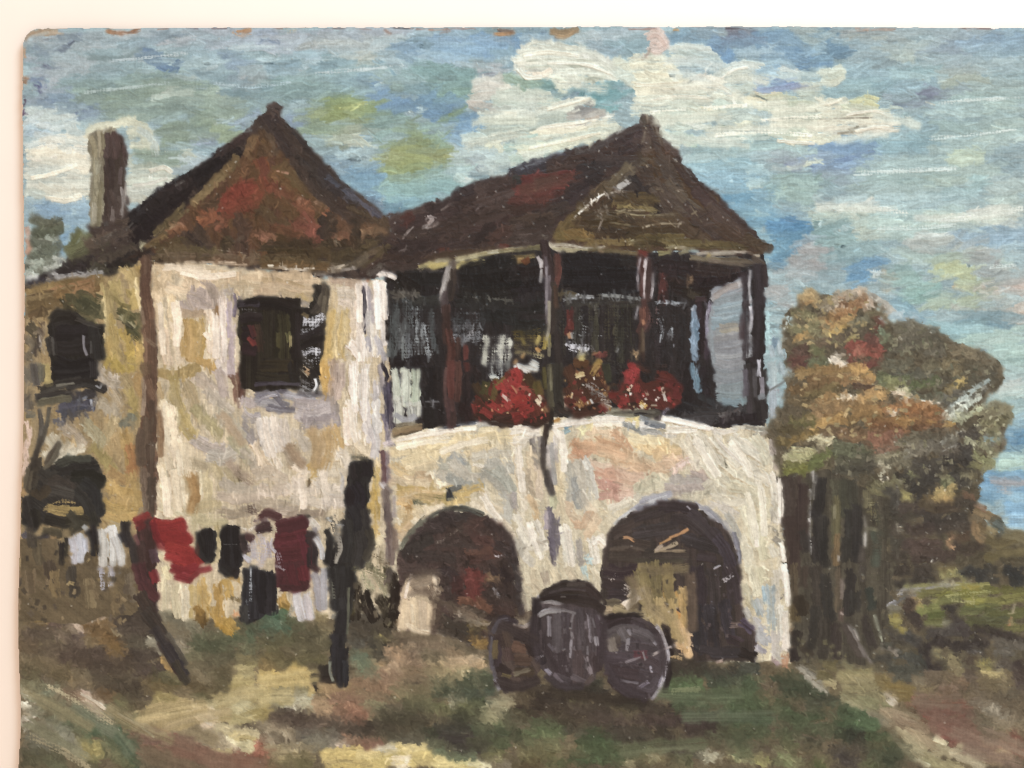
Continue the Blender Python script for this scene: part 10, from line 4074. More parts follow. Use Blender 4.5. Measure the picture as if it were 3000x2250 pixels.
TEXTS.append('''
T D0
@ground
D 5 8 46 75 40 5c4c36,6c5a3e,4a4032,54483a,7a6646 18 14 110 14 112 50 18 50
D 4 7 16 60 60 8c7648,74603c,3c362e 20 -10 60 -8 106 0 100 20 20 20
T D1
@ground
D 4 8 26 85 25 3a342a,544a3a,463e32,2e2a24,6c644a 78 16 112 16 114 52 78 54
@wall
k 5 9c9474,7c7658 80 4 92 6 102 10
k 4 a8a080,847c60 96 10 104 22
@arch#one
D 3.5 7 22 50 50 4c4034,5c5040,6c5c48,3c322c 140 14 152 14 152 60 142 58
D 3 6 10 10 30 8c7c64,a09070,6c5f4c 124 10 144 8 144 24 124 26
T D2
@barrel#front
D 3.2 8 26 88 8 4c4242,564b4b,403737,605656 28 42 66 42 66 88 34 88
@barrel#right
D 3.0 6 26 60 60 4c4244,584c4e,40373a,645a58 84 56 114 60 118 84 106 100 86 90
@arch#two
D 3.5 9 24 88 12 5c5238,6c6040,7c6c44,4a4234 102 4 140 4 140 50 108 46
D 3.0 7 14 88 20 3c3436,463c3c,4c4240 144 4 180 4 184 60 148 66
T C1
@flower#red_left
D 3.2 5 26 60 60 9c2a28,b03830,7c2824,4c2a20,3a241f,6c2c22 178 30 192 18 207 10 207 54 178 50
D 2.2 3 9 60 60 dcae70,e4ceb0,c07048 184 22 207 12 207 46 186 44
T C2
D 3.2 5 30 70 60 a82c28,b83c32,842824,4c2a20,5c2c22,3a241f 0 8 8 12 16 26 26 34 28 50 0 52
D 2.0 3 8 60 60 e0b878,e8d4b4,c86c48 2 10 24 28 26 44 4 44
@flower#red_middle
D 3.0 4 36 60 70 5c3424,7c2c26,a06c38,4c3a24,34261e,8c5430,6c2622 42 22 54 8 72 4 80 24 80 44 42 44
D 2.0 3 18 70 60 e0c080,d8a868,e8dcc8,c89048 42 10 76 4 80 40 44 42
@flower#red_right
D 3.2 5 40 80 60 982c28,ac342e,742622,4c2620,3a2420,5c2c24 84 28 94 8 101 8 104 22 120 18 136 22 138 38 104 42 84 40
D 2.0 3 14 80 50 e4ccac,dcb078,f0e0d0,c88c58 84 32 100 20 134 22 130 40 90 40
@veranda
D 3.5 7 16 88 12 2a2422,34302a,221e1e 80 6 92 6 90 20 82 28
D 3.0 7 14 88 12 2a2422,302826,221e1e 106 6 138 6 138 18 108 18
T B3
@tree
D 4 7 60 55 50 8c7a4c,9c8450,746a44,a88c54,686040,7c6c48 20 128 34 114 60 116 76 112 92 134 84 150 40 160 18 150
D 4 6 40 40 60 5c5a46,6c684e,54523f,7a745a,62664a 94 146 108 138 128 142 142 154 160 162 100 164
@sky
D 3 5 10 30 60 b4c4c4,a8b8ba,c8ccc4 14 126 24 116 22 140 12 146
D 3 5 9 30 60 a8bcc0,b8c8c4 90 120 104 138 98 142 86 130
T C3
@tree
D 4 7 70 -15 30 a0824c,b08c54,8c7444,947c50,7c6a42,a88850 24 14 80 8 84 20 136 34 140 50 96 66 40 62 24 44
D 4 6 60 50 60 5c5844,6c6850,4c4a3c,787258,525644 92 6 184 4 184 22 150 34 110 28
D 4 6 60 50 60 5a5444,6c6450,4a443a,7c745a,605c40 60 70 150 58 164 80 120 104 84 110 60 92
D 3.5 5 30 60 60 8c8860,9c9870,7c7850,a8a480 164 42 192 38 192 60 176 86 166 80
D 3 6 24 88 20 4c463a,5a523f,423c33,3a3630 84 112 100 112 100 166 84 166
T D3
D 3.5 7 36 86 25 4a4438,5a503e,403a32,38342e,504a3a 76 0 104 0 104 70 84 80 76 60
D 3.5 6 24 60 40 5c5438,6c6240,4a4434 20 60 60 62 66 82 24 82
T D2
@barrel#right
k 2 c8c0bc,a09898 117 51 121 57 124 66
k 2 b8b0b0,989094 126 68 126 78 124 90
k 2 c8c0c0,a09898 122 94 119 102 114 109
@barrel#front
k 2 a8a098,8c8480 22 41 30 38 38 39
k 1.5 b8b0ac,989090 20 76 25 75
T D1
@barrel#left
k 2 c0b8c0,989098 194 94 197 101
T A3
@cloud#main
h 4 ece4d4,dcd8c8 88 92 100 90 112 92 122 98
h 4 e8e2d0,d8d4c2 24 92 44 92 66 90
h 3 e8e4d8,d4d4ca 116 84 128 76 142 73
h 3 e4e0d0,d0d0c2 40 108 70 104 100 106
h 3 e4e0d2,d4d2c4 176 152 196 154 214 155
T A2
@cloud#upper
h 4 e6e0d0,d8d6ca 118 76 126 84 140 84
h 4 e2dece,d4d2c4 124 60 150 56 180 60
h 3 e6e2d4,d8d6ca 150 68 190 70 218 80
@cloud#lower
h 3 ece6d6,dcd8c8 140 138 170 134 200 130
h 3 e6e0d0,d6d2c2 150 118 180 110 194 106
h 3 e4dfcc,d6d0bc 130 160 170 152 204 144
T A4
@cloud#main
h 3 e4dece,d4d0c2 30 124 60 120 72 124
h 4 e4dece,d6d0c2 40 142 60 138 72 138
h 3 e2dcca,d2cebe 0 112 12 112 22 108
T B0
@cloud#chimney
h 4 e8dfcc,dcd6c6 26 20 44 16 60 10
h 4 e6deca,d8d2c0 38 36 52 38 64 36
h 3 e0dccf,ccc9bc 122 14 132 11 138 14
h 3 dedad0,c8c6bc 108 26 122 24 134 20
T B1
@wall
h 4 f4ece0,e8dfd2 97 104 98 120 99 140
h 4 f2e8da,e4dacc 103 104 104 118 105 132
h 4 efe4d2,e0d5c4 84 106 84 120 84 134
h 3 f4ece0,e6ddd0 86 148 88 158 88 166
T C1
@wall
h 5 eee4d6,dfd4c6 78 6 79 22 80 40
h 4 e8dfd2,d8cec0 88 10 88 30 88 48
h 4 ece2cf,ddd2be 77 42 78 58 80 66
h 4 e6dccb,d6cbba 8 48 10 60 12 74
h 3 ece0ca,dccfb8 62 72 66 82
T C0
@wall
h 5 ecdfc2,dccfb0 134 36 135 54 136 68
h 5 e8dbbd,d8cbab 144 66 145 80 146 92
h 4 e6d8ba,d6c8a8 132 90 133 108 134 124
T B0
@wall
h 5 ecdcc0,dcccb0 130 122 131 140 132 160
h 5 efe0c6,e0d0b6 148 96 166 100 188 98
h 4 ece0d0,dccfc0 180 124 181 142 182 162
T D3
@arcade
h 4 efe8d8,e0d8c6 13 2 15 16 16 32
h 4 e6dcca,d6ccb8 14 40 15 54 16 66
T C3
@arcade
h 4 ece4d2,dcd4c2 9 98 10 112 10 126
h 4 ece4d2,dcd4c0 11 150 13 164
T C2
@arcade
h 4 f0e8d8,e0d8c8 124 49 140 52 158 57
h 4 ece2d0,dcd2c0 34 55 46 53 62 51
h 4 ece2ce,dcd2be 192 112 196 130 198 150
h 3 e8dfc8,d8cfb8 148 66 158 80 168 94
h 3 eae2d0,dcd4c2 166 66 178 78 190 88
h 3 e8e0ce,d8d0be 66 150 70 146 74 150
T C1
@arcade
h 4 efe5cf,e2d6be 114 67 130 63 148 60 166 58
T A2
@cloud#lower
S 10 c8ccbe,d2d4c6 60 158 90 150 120 144
S 10 ccd0c2,c4cabc 70 132 100 130 130 130
@cloud#upper
S 9 d0d2c6,c6cac0 180 52 200 60 218 72
S 9 d2d4c8,c8ccc0 170 88 190 94 208 96
@cloud#left
S 9 c4c8be,bcc2b8 100 106 124 106 150 108
T A3
@cloud#main
S 11 d2d4c6,c8cec2 120 84 140 82 160 86
S 11 d4d4c4,caccbe 130 104 150 112 180 112
S 11 d4d6c8,cacec0 44 130 80 128 120 126
S 11 d2d4c6,c6ccc0 100 142 140 140 180 140
S 11 ccd2c8,c0cac2 60 150 100 154 140 156
S 11 d4d4c4,c8ccbe 170 122 200 118 221 116
S 10 d8d6c6,d0d0c0 170 134 196 134 221 134
S 9 c8d0cc,bcc8c8 56 66 84 66 110 74
S 9 ccd2cc,c0cac6 60 80 82 82 100 88
S 9 d8d4c4,d2d2c4 66 94 90 92 112 92
k 5 e6e2d4,dcdacc 40 122 90 118 140 114
k 5 e4e2d4,d8d8ca 110 146 160 142 210 146
k 4 e4e0d0,d8d6c8 160 130 200 127 221 126
T A4
@cloud#main
S 9 ccd0c4,c0c8c0 60 126 84 130 104 134
S 8 c8d0c8,bcc8c4 20 152 44 148 70 146
k 4 dcdccf,d0d2c8 70 120 90 124 108 130
@sky
k 4 c8d0ca,bcc8c4 120 150 160 146 210 140
k 4 c4ccc6,b8c4c2 130 112 170 108 214 106
T B3
@sky
S 6 d8d6c8,ccd0c4 40 44 70 43 100 46
k 5 dcdacd,d0d2c8 56 46 80 45 110 48
S 6 d6d6c8,ccd0c6 120 52 160 52 200 46
k 4 dcdace,d0d2c8 140 54 170 51 204 45
k 4 ccd4cc,c0cac6 70 16 110 14 150 12
k 4 ccd2c8,c0cac4 90 60 120 60 150 58
k 3 d4d8d0,c4ccc8 180 92 200 90
T A1
@sky
k 4 b8c2c4,acb8bc 20 52 60 50 100 54
k 4 bcc4c2,b0babc 120 80 160 76 200 72
k 4 a8b8bc,9cb0b8 10 90 50 94 90 90
T A0
@sky
k 4 b4bcbe,a8b4b8 120 66 160 62 200 58
k 4 a8b4b0,9caca8 90 100 130 96 180 90
S 9 c8cac0,bcc2ba 150 140 164 150 168 162
T B0
@wall
S 8 c8a870,bc9c60 154 136 157 150 156 164
s 7 ecdcc2,e0d0b4 142 122 144 138 143 152
s 6 ecdfcc,e0d2be 174 130 175 146 175 162
s 5 e4d4b8,d8c8ac 134 92 150 93 168 95
T C0
@wall
S 9 b08c5a,a48050 155 96 158 108 156 120
S 9 b8a080,ac9474 180 46 188 56 194 66
s 7 e6d6b6,dccbaa 138 40 140 56 142 70
s 7 e8d8bc,dcccae 134 98 136 112 136 124
s 6 e0cfae,d4c4a2 148 70 151 82 153 92
S 9 b09c84,a4907c 186 84 192 92 200 98
T C1
@wall
s 6 e8dccc,dccfbc 14 48 16 60 20 72
s 7 e6dac8,dacebc 6 54 8 66 12 76
s 6 e4d6c0,d8cab4 54 92 56 104 58 112
s 6 e6d8c4,dacbb5 36 98 38 110 38 118
S 9 b89c70,ac9066 46 58 50 70 48 84
S 8 a48c70,988064 26 72 32 80 36 84
S 8 c0a06a,b49460 57 60 60 72 57 84
@arcade
s 6 ece0c4,e2d6b6 116 72 134 68 152 66
s 6 e8dcc0,ddd0b2 150 76 166 70 184 66
S 9 d0b07c,c4a470 116 112 130 110 146 112
s 5 e6dcc8,dad0ba 184 112 190 122 196 130
T C2
@arcade
s 6 e8dfcc,dcd3bf 40 60 42 74 42 88
s 6 e4dac6,d8ceba 4 72 6 88 8 104
s 7 e4dcc6,d9d0ba 150 66 156 80 164 92
s 7 e4dcc6,d8d0b8 178 68 186 80 192 92
s 7 e2dabf,d6ceb2 190 110 194 126 196 142
s 6 e0d8c0,d4ccb3 200 100 203 120 204 140
s 5 e6dcc8,dad0bc 14 134 18 148 22 160
s 6 e2d8c4,d6ccb8 44 140 46 152 48 164
S 8 d8b088,cca47c 56 70 72 72 88 78
T D1
@arch#one
S 6 5c4c3c,4c3e32 140 20 146 34 144 56
S 5 54483c,463a30 122 12 134 8 146 8
S 5 6c5c4a,5c4c3c 128 22 136 24 142 22
@ground
S 6 6c5c46,5c4e3c 118 56 130 60 144 60
T D2
@arch#two
S 8 6c5c42,5c5038 96 12 100 24 98 34
S 8 5c4c3c,4c4034 144 10 146 30 146 50
S 9 80704c,8c7a52 106 20 112 34 124 44
S 8 a08a5c,94804f 122 36 130 48 136 60
S 7 6a5c3e,786a48 104 4 120 6 138 4
@barrel#front
S 6 342c2e,403638 18 44 18 60 22 76
S 6 3c3234,463c3e 74 48 75 62 73 78
S 6 362e2e,40383a 28 92 40 100 54 100
@barrel#right
S 6 382f32,42383b 78 84 88 98 104 106
S 5 443a3c,4e4446 118 60 122 74 122 88
@barrel#left
S 7 382e2c,443834 -8 50 6 56 16 62
S 7 342a28,3e3430 -12 96 4 100 18 96
@ground
S 7 2e2824,383028 30 104 60 108 100 112
T D0
@ground
S 10 8c8058,7c7250 20 104 44 116 70 132
S 10 7c7a5c,6c6c50 22 130 44 142 66 154
S 9 84764f,948660 88 118 112 132 136 142
k 6 a89c78,948a68 40 100 64 112 88 128
k 6 988c68,847a5c 24 140 50 152 70 164
T D2
@ground
S 11 4c5a40,566448 120 106 150 108 180 108
S 11 465440,525f48 140 124 170 124 204 124
S 11 545c40,5e6448 90 152 120 148 150 146
k 6 788458,646f4c 130 104 150 102
T B2
@roof_right
S 9 50342c,5a3a30 8 30 30 24 52 18
S 9 4c342c,563c32 20 24 36 20
K ground 120 0.4
K hill 40 0.45
K tree 90 0.4
K roof_left_face 20 0.4
K roof_left 14 0.35
K roof_right 40 0.4
K roof_right_face 34 0.4
K veranda 50 0.35
K arch#one 20 0.4
K arch#two 26 0.4
K sky 50 0.35
K wall 80 0.6
K wing 34 0.45
K arcade 70 0.6
K barrel#front 6 0.45
K barrel#right 6 0.45
K corner_post 12 0.45
''')
# ---------------------------------------------------------------- how the paint splits into parts
ALIAS = {'wall#pole_shadow': 'wall', 'hill': 'hill', 'tree_gap': 'tree', 'board_chip#top_second': 'board_chip#top_second'}
TREE = {
    'sky': ('painted_sky', None, 'blue and grey green sky in broad level strokes'),
    'cloud#upper': ('painted_cloud', 'sky', 'cream rounded cloud near the top edge'),
    'cloud#main': ('painted_cloud', 'sky', 'largest cream cloud right of the tall roof peak'),
    'cloud#lower': ('painted_cloud', 'sky', 'pale cloud lying along the right-hand roof slope'),
    'cloud#left': ('painted_cloud', 'sky', 'small greyish cloud left of the cream ones'),
    'cloud#pink': ('painted_cloud', 'sky', 'small pinkish dab of cloud'),
    'cloud#chimney': ('painted_cloud', 'sky', 'warm cream cloud behind the chimney'),
    'water': ('painted_water', None, 'blue water at the right'),
    'field': ('painted_field', None, 'olive field at the right'),
    'hill': ('painted_bank', None, 'dark brown bank under the trees'),
    'ground': ('painted_ground', None, 'green and brown rough ground'),
    'path': ('painted_path', 'ground', 'yellow sandy path'),
    'path_right': ('painted_path', 'ground', 'olive path running to the right corner'),
    'shrub': ('painted_shrub', None, 'grey green shrub at the left edge'),
    'bush': ('painted_shrub', None, 'olive bush behind the left roof'),
    'bush#dark_tree': ('painted_tree', None, 'dark bare tree before the ochre wall'),
    'bush#right': ('painted_shrub', None, 'brown bush by the water'),
    'tree': ('painted_tree', None, 'brown and green tree right of the arcade'),
    'trunk#one': ('painted_trunk', 'tree', None), 'trunk#two': ('painted_trunk', 'tree', None),
    'trunk#three': ('painted_trunk', 'tree', None), 'trunk#four': ('painted_trunk', 'tree', None),
    'wall': ('painted_house', None, 'cream front wall of the left house'),
    'wing': ('painted_wall', 'wall', 'ochre side wall'),
    'roof_left': ('painted_roof', 'wall', 'dark edge of the left roof'),
    'roof_left_face': ('painted_gable', 'wall', 'rusty brown gable'),
    'chimney': ('painted_chimney', 'wall', None),
    'window#front': ('painted_window', 'wall', 'dark window in the cream wall'),
    'window_sill': ('painted_sill', 'wall', None),
    'shutter': ('painted_shutter', 'wall', None),
    'wing_window': ('painted_window', 'wall', 'black window in the ochre wall'),
    'wing_window_sill': ('painted_sill', 'wall', None),
    'corner_post': ('painted_corner_post', 'wall', None),
    'drainpipe': ('painted_drainpipe', 'wall', None),
    'arcade': ('painted_arcade', None, 'pale arcade wall under the veranda'),
    'arch#one': ('painted_archway', 'arcade', 'left archway, low and brown'),
    'arch#lit': ('painted_lit_wall', 'arcade', 'lit wall inside the left archway'),
    'arch#two': ('painted_archway', 'arcade', 'right archway, tall with ochre light inside'),
    'arch_rim': ('painted_arch_rim', 'arcade', None),
    'arch_rim#one': ('painted_arch_rim', 'arcade', None),
    'veranda': ('painted_veranda', None, 'dark open veranda'),
    'terrace_edge': ('painted_ledge', 'veranda', None),
    'post#left': ('painted_post', 'veranda', None), 'post#front': ('painted_post', 'veranda', None),
    'post#middle': ('painted_post', 'veranda', None), 'post#corner': ('painted_post', 'veranda', None),
    'curtain#white': ('painted_curtain', 'veranda', 'white cloth at the left of the veranda'),
    'curtain#grey_left': ('painted_curtain', 'veranda', 'greyish white cloth behind red flowers'),
    'curtain#grey': ('painted_curtain', 'veranda', 'blue grey opening between the corner posts'),
    'curtain#side': ('painted_curtain', 'veranda', 'pale blue strip outside the corner post'),
    'flower#yellow': ('painted_flowers', 'veranda', 'yellow flowers'),
    'flower#red_left': ('painted_flowers', 'veranda', 'red flowers left of the front post'),
    'flower#red_middle': ('painted_flowers', 'veranda', 'brown and yellow flowers in the middle'),
    'flower#red_right': ('painted_flowers', 'veranda', 'red flowers at the right'),
    'roof_right': ('painted_roof', None, 'dark brown roof over the veranda'),
    'roof_right_face': ('painted_gable', 'roof_right', 'olive brown hipped end'),
    'finial': ('painted_finial', 'roof_right', None),
    'eave#right': ('painted_eave', 'roof_right', None),
    'post#laundry': ('painted_post', None, 'black post at the right end of the washing line'),
    'laundry_pole': ('painted_pole', None, 'leaning brown pole of the washing line'),
    'cloth#white_left': ('painted_cloth', None, 'bluish white cloth at the left of the line'),
    'cloth#black_left': ('painted_cloth', None, 'black cloth between two white ones'),
    'cloth#white_second': ('painted_cloth', None, 'long white cloth left of the leaning pole'),
    'cloth#dark_second': ('painted_cloth', None, 'dark narrow cloth by the leaning pole'),
    'cloth#red': ('painted_cloth', None, 'bright red shirt'),
    'cloth#black_round': ('painted_cloth', None, 'black rounded cloth right of the red shirt'),
    'cloth#black_square': ('painted_cloth', None, 'black square cloth'),
    'cloth#maroon': ('painted_cloth', None, 'maroon cloth'),
    'cloth#black_long': ('painted_cloth', None, 'long black cloth below the maroon one'),
    'cloth#white_right': ('painted_cloth', None, 'white cloth at the right of the line'),
    'barrel#back': ('painted_barrel', None, 'dark barrel standing behind'),
    'barrel#left': ('painted_barrel', None, 'left barrel with brown end'),
    'barrel#front': ('painted_barrel', None, 'upright middle barrel'),
    'barrel#right': ('painted_barrel', None, 'right barrel with a pale hoop'),
    'board_chip#corner': ('bare_patch', 'board', 'bare brown board at the rounded corner'),
    'board_chip#side': ('bare_patch', 'board', 'rusty bare patch on the left edge'),
    'board_chip#left': ('bare_patch', 'board', 'pinkish worn patch on the left edge'),
    'board_chip#top': ('bare_patch', 'board', 'rusty chip in the top edge'),
    'board_chip#top_second': ('bare_patch', 'board', None), 'board_chip#top_third': ('bare_patch', 'board', None),
    'board_chip#top_fourth': ('bare_patch', 'board', None), 'board_chip#top_fifth': ('bare_patch', 'board', None),
    'board_chip#top_sixth': ('bare_patch', 'board', None), 'board_chip#top_seventh': ('bare_patch', 'board', None),
}

# ---------------------------------------------------------------- paint it
for t_ in TEXTS:
    run(t_)

# the picture goes on past the photograph's right and lower edge
ex = int((3006 - X0) / Q)
n_ = NX - ex - 1
C[:, ex + 1:] = C[:, ex - 1:ex - n_ - 1:-1]; H[:, ex + 1:] = H[:, ex - 1:ex - n_ - 1:-1]; ID[:, ex + 1:] = ID[:, ex - 1:ex - n_ - 1:-1]
ey = int((2257 - Y0) / Q)
n_ = NY - ey - 1
C[ey + 1:] = C[ey - 1:ey - n_ - 1:-1]; H[ey + 1:] = H[ey - 1:ey - n_ - 1:-1]; ID[ey + 1:] = ID[ey - 1:ey - n_ - 1:-1]

# wet edges: neighbouring passages drag into one another
ed_ = np.zeros((NY, NX), np.float32)
ed_[:, 1:] += ID[:, 1:] != ID[:, :-1]; ed_[1:] += ID[1:] != ID[:-1]
ed_ = np.clip(box(np.clip(ed_, 0, 1), 7) / 9.0, 0, 1) * sstep(0.30, 0.62, tile(MO, 300, 120) * 0.6 + tile(RG, 10, 220) * 0.4)
soft_ = box(box(C, 5), 3) / np.maximum(box(box(np.ones((NY, NX, 1), np.float32), 5), 3), 1)
C = C * (1 - 0.8 * ed_[..., None]) + soft_ * 0.8 * ed_[..., None]

# the painter's palette is duller than the first guess at it
lum_ = (C @ np.array((0.30, 0.59, 0.11), np.float32))[..., None]
C = lum_ + (C - lum_) * PAINT_SAT
for ks_, g_, sat_, con_ in GRADE:
    m_ = np.isin(ID, [pid[k] for k in ks_ if k in pid])
    c_ = C[m_]
    l_ = c_ @ np.array((0.30, 0.59, 0.11), np.float32)
    c_ = l_[:, None] + (c_ - l_[:, None]) * sat_
    c_ = c_.mean(0) + (c_ - c_.mean(0)) * con_
    C[m_] = c_ * np.array(g_, np.float32)

# canvas grain and pits that the thin paint does not fill
thin = np.clip(1.0 - H * 1.1, 0.15, 1.0)
H = H + (WEAVE - 0.5) * 0.30 * thin + (tile(FI, 5, 9) - 0.5) * 0.10 + (tile(RG, 40, 9) - 0.5) * 0.08
dk = C.mean(2)
fine = norm(blur1(blur1(rng.random((TN, TN)).astype(np.float32), 3, 0), 3, 1))
C *= (1 + (WEAVE - 0.5) * 0.14 * thin + (tile(FI, 63, 20) - 0.5) * 0.06 + (tile(fine, 11, 40) - 0.5) * 0.07 + (tile(MO, 200, 70) - 0.5) * 0.06)[..., None]

# ---------------------------------------------------------------- materials
def node_mat(name):
    m = bpy.data.materials.new(name); m.use_nodes = True
    nt = m.node_tree
    return m, nt, nt.nodes['Principled BSDF']

mp, nt, bs = node_mat('oil_paint')
at = nt.nodes.new('ShaderNodeVertexColor'); at.layer_name = 'pigment'
hs = nt.nodes.new('ShaderNodeHueSaturation')
hs.inputs['Saturation'].default_value = 1.0
hs.inputs['Value'].default_value = 1.0
nt.links.new(at.outputs['Color'], hs.inputs['Color'])
nt.links.new(hs.outputs['Color'], bs.inputs['Base Color'])
tc = nt.nodes.new('ShaderNodeTexCoord')
no = nt.nodes.new('ShaderNodeTexNoise'); no.inputs['Scale'].default_value = 900; no.inputs['Detail'].default_value = 3
rp = nt.nodes.new('ShaderNodeMapRange')
rp.inputs['To Min'].default_value = 0.32; rp.inputs['To Max'].default_value = 0.52
nt.links.new(tc.outputs['Object'], no.inputs['Vector'])
nt.links.new(no.outputs['Fac'], rp.inputs['Value'])
nt.links.new(rp.outputs['Result'], bs.inputs['Roughness'])
bs.inputs['Specular IOR Level'].default_value = PAINT_SPEC
bp = nt.nodes.new('ShaderNodeBump'); bp.inputs['Strength'].default_value = 0.18; bp.inputs['Distance'].default_value = 0.0004
n2 = nt.nodes.new('ShaderNodeTexNoise'); n2.inputs['Scale'].default_value = 2600; n2.inputs['Detail'].default_value = 2
nt.links.new(tc.outputs['Object'], n2.inputs['Vector'])
nt.links.new(n2.outputs['Fac'], bp.inputs['Height'])
nt.links.new(bp.outputs['Normal'], bs.inputs['Normal'])

mb, nt, bs = node_mat('fibreboard')
no = nt.nodes.new('ShaderNodeTexNoise'); no.inputs['Scale'].default_value = 420; no.inputs['Detail'].default_value = 6
cr = nt.nodes.new('ShaderNodeValToRGB')
cr.color_ramp.elements[0].color = (0.16, 0.08, 0.04, 1); cr.color_ramp.elements[1].color = (0.42, 0.25, 0.14, 1)
nt.links.new(no.outputs['Fac'], cr.inputs['Fac']); nt.links.new(cr.outputs['Color'], bs.inputs['Base Color'])
bs.inputs['Roughness'].default_value = 0.85

mw, nt, bs = node_mat('white_plaster')
no = nt.nodes.new('ShaderNodeTexNoise'); no.inputs['Scale'].default_value = 90; no.inputs['Detail'].default_value = 5
cr = nt.nodes.new('ShaderNodeValToRGB')
cr.color_ramp.elements[0].color = WALL_A; cr.color_ramp.elements[1].color = WALL_B
bp = nt.nodes.new('ShaderNodeBump'); bp.inputs['Strength'].default_value = 0.05; bp.inputs['Distance'].default_value = 0.001
nt.links.new(no.outputs['Fac'], cr.inputs['Fac']); nt.links.new(cr.outputs['Color'], bs.inputs['Base Color'])
nt.links.new(no.outputs['Fac'], bp.inputs['Height']); nt.links.new(bp.outputs['Normal'], bs.inputs['Normal'])
bs.inputs['Roughness'].default_value = 0.8

# ---------------------------------------------------------------- wall
def mesh_obj(name, verts, faces, mat, parent=None):
    me = bpy.data.meshes.new(name); me.from_pydata(verts, [], faces); me.materials.append(mat)
    o = bpy.data.objects.new(name, me); S.collection.objects.link(o)
    if parent: o.parent = parent
    return o
x_, z0_, z1_ = 1.6, 0.0, 2.6
wall = mesh_obj('wall', [(-x_, 0, z0_), (x_, 0, z0_), (x_, 0, z1_), (-x_, 0, z1_), (-x_, .12, z0_), (x_, .12, z0_), (x_, .12, z1_), (-x_, .12, z1_)],
                [(0, 1, 2, 3), (5, 4, 7, 6), (4, 0, 3, 7), (1, 5, 6, 2), (3, 2, 6, 7), (4, 5, 1, 0)], mw)
wall['kind'] = 'structure'
wall['label'] = 'white plastered wall the painting hangs on'

# ---------------------------------------------------------------- painting
RX, RY = 3186.0, 2386.0                 # the board runs on past the frame
def left_edge(y):
    ks = [(80, 69), (140, 68), (300, 67), (450, 68), (700, 71), (900, 73), (1050, 71), (1200, 71), (1350, 66), (1450, 62), (1560, 60), (1650, 57), (1750, 54), (1850, 54), (1950, 56), (2030, 60), (2130, 62), (2250, 55), (2386, 54)]
    return np.interp(y, [k[0] for k in ks], [k[1] for k in ks])
def top_edge(x):
    ks = [(60, 86), (120, 85), (240, 83), (420, 82), (600, 82), (1200, 81), (1800, 79), (2000, 79), (2380, 79), (2420, 80), (2600, 80), (2750, 82), (2900, 82), (3000, 83), (3186, 83)]
    return np.interp(x, [k[0] for k in ks], [k[1] for k in ks])
RC = 46.0
out = []
jr = np.random.default_rng(3)
for a in np.linspace(math.pi, 1.5 * math.pi, 14):
    out.append((68 + RC + RC * math.cos(a), 85 + RC * 1.15 + RC * 1.15 * math.sin(a)))
for x in np.arange(126, RX, 14):
    j = jr.normal(0, 0.7)
    if 315 < x < 408: j += 1.5 + 4 * math.sin((x - 315) / 93 * math.pi) * 0.25
    if 2395 < x < 2408 or 2900 < x < 2922 or 1972 < x < 1986: j += 3.5
    out.append((x, float(top_edge(x)) + j))
out += [(RX, 83), (RX, RY), (float(left_edge(RY)), RY)]
for y in np.arange(RY - 14, 142, -14):
    out.append((float(left_edge(y)) + jr.normal(0, 0.6), y))

root = bpy.data.objects.new('painting', None)
S.collection.objects.link(root)
root.location = W(54, RY)
root['label'] = 'old oil painting of two brown roofed houses, washing line and barrels, on chipped board'
root['category'] = 'painting'
bpy.context.view_layer.update()
PINV = root.location.copy()

def local(p): return (p[0] - PINV.x, p[1] - PINV.y, p[2] - PINV.z)
nb = len(out)
vf = [local(W(x, y, -BOARD_T)) for x, y in out] + [local(W(x, y, -0.0003)) for x, y in out]
fs = [tuple(range(nb - 1, -1, -1)), tuple(range(nb, 2 * nb))] + [(i, (i + 1) % nb, (i + 1) % nb + nb, i + nb) for i in range(nb)]
board = mesh_obj('board', vf, fs, mb, root)
board['label'] = 'brown fibreboard with worn edges'

ins = inside(px + Q * 0.5, py + Q * 0.5, out)[:-1, :-1]
# merge ids that belong together
ID[ID == 0] = pid['sky']
HS = 0.00026
GX = (px - 1500.0) * K - PINV.x
GZ = ZC - (py - 1125.0) * K - PINV.z
# the film rolls down to the board at its outer edge
ex_ = px - left_edge(py); ey_ = py - top_edge(px)
roll = np.clip(np.minimum(ex_, ey_) / 9.0, 0, 1)
GY = -(BOARD_T + 0.00012 + np.clip(H + 0.1, 0, None) * HS * (0.25 + 0.75 * roll)) - PINV.y
C = np.clip(C, 0.0, 1.0)
lin = np.where(C <= 0.04045, C / 12.92, ((C + 0.055) / 1.055) ** 2.4).astype(np.float32)
# the colours were read off under the room's warm, uneven light: take that light out of them
fx = ((px - 1500) / 1500)[..., None]; fy = ((py - 1125) / 1125)[..., None]
room = sum(np.array(k_, np.float32) * f_ for k_, f_ in zip(ROOM_LIGHT, (1.0, fx, fy, fx * fy, fy * fy)))
lin = np.clip((lin - VEIL) / room, 0.0025, 0.93).astype(np.float32)
pos = np.stack([GX, GY, GZ], -1).reshape(-1, 3).astype(np.float32)
colf = np.concatenate([lin.reshape(-1, 3), np.ones((NY * NX, 1), np.float32)], 1)
vid = np.arange(NY * NX).reshape(NY, NX)
a, b, c, d = vid[:-1, :-1], vid[:-1, 1:], vid[1:, 1:], vid[1:, :-1]
quads = np.stack([a, d, c, b], -1)
cid = ID[:-1, :-1]

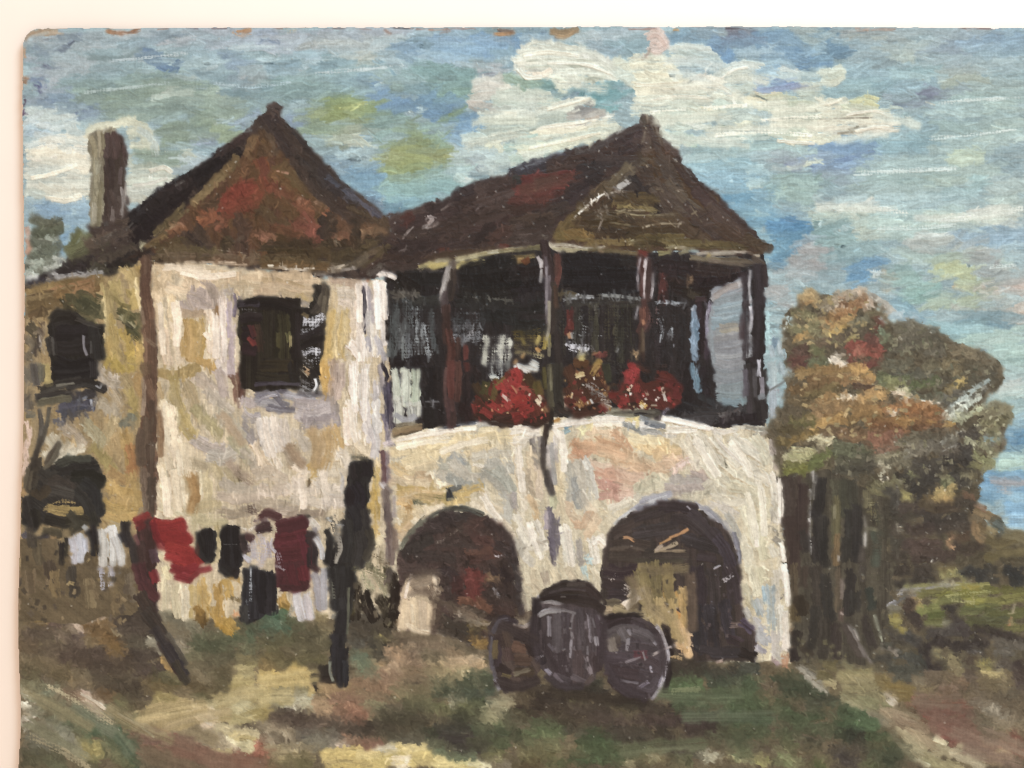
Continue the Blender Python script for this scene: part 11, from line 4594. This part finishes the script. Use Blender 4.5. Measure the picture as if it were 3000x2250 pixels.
def film(key, name, mask, parent, label=None):
    q = quads[mask]
    if len(q) < 6: return None
    used, inv = np.unique(q.ravel(), return_inverse=True)
    me = bpy.data.meshes.new(name)
    me.vertices.add(len(used)); me.loops.add(len(inv)); me.polygons.add(len(q))
    me.vertices.foreach_set('co', pos[used].ravel())
    me.loops.foreach_set('vertex_index', inv.astype(np.int32))
    me.polygons.foreach_set('loop_start', np.arange(0, len(inv), 4, dtype=np.int32))
    me.polygons.foreach_set('use_smooth', np.ones(len(q), bool))
    ca = me.color_attributes.new('pigment', 'FLOAT_COLOR', 'POINT')
    ca.data.foreach_set('color', colf[used].ravel())
    me.materials.append(mp)
    me.update(calc_edges=True)
    o = bpy.data.objects.new(name, me)
    S.collection.objects.link(o)
    o.parent = parent
    if label: o['label'] = label
    return o

def pieces(mask):
    """the separate places where a passage lies, largest first"""
    lab = np.zeros(mask.shape, np.int32); sizes = [0]; n = 0
    ys, xs = np.nonzero(mask)
    todo = set(zip(ys.tolist(), xs.tolist()))
    while todo:
        n += 1; st = [todo.pop()]; k = 0
        while st:
            y, x = st.pop(); lab[y, x] = n; k += 1
            for q in ((y + 1, x), (y - 1, x), (y, x + 1), (y, x - 1)):
                if q in todo: todo.remove(q); st.append(q)
        sizes.append(k)
    return lab, sizes

WHOLE = ('painted_sky', 'painted_curtain', 'painted_arch_rim', 'painted_water')
split_ = {}
for key in [k for k in TREE if TREE[k][0] in WHOLE]:       # crumbs belong to whatever surrounds them
    m = (cid == pid[key]) & ins
    lab, sizes = pieces(m)
    crumbs = m & np.isin(lab, [i for i in range(1, len(sizes)) if sizes[i] < 260 and sizes[i] != max(sizes)])
    cid = cid.copy()
    for _ in range(40):
        for dy, dx in ((0, 1), (1, 0), (0, -1), (-1, 0)):
            nb_ = np.roll(cid, (dy, dx), (0, 1)); ok = crumbs & (nb_ != pid[key])
            cid[ok] = nb_[ok]; crumbs &= ~ok
        if not crumbs.any(): break

made = {'board': board}
def build_part(key):
    if key in made: return made[key]
    name, par, label = TREE[key]
    po = root if par is None else build_part(par)
    if po is None: po = root
    keys = [k for k in parts if ALIAS.get(k, k) == key]
    mask = np.isin(cid, [pid[k] for k in keys]) & ins
    ps = [mask]
    if name in WHOLE:
        lab, sizes = pieces(mask)
        ps = [lab == i for i in sorted(range(1, len(sizes)), key=lambda i: -sizes[i]) if sizes[i] >= 6]
    made[key] = film(key, name, ps[0], po, label)
    for m_ in ps[1:]:
        film(key, name, m_, po)
    return made[key]
for k in TREE:
    build_part(k)
left = set(ALIAS.get(k, k) for k in parts) - set(TREE) - {'board_ground'}
if left: print('UNMAPPED', left)
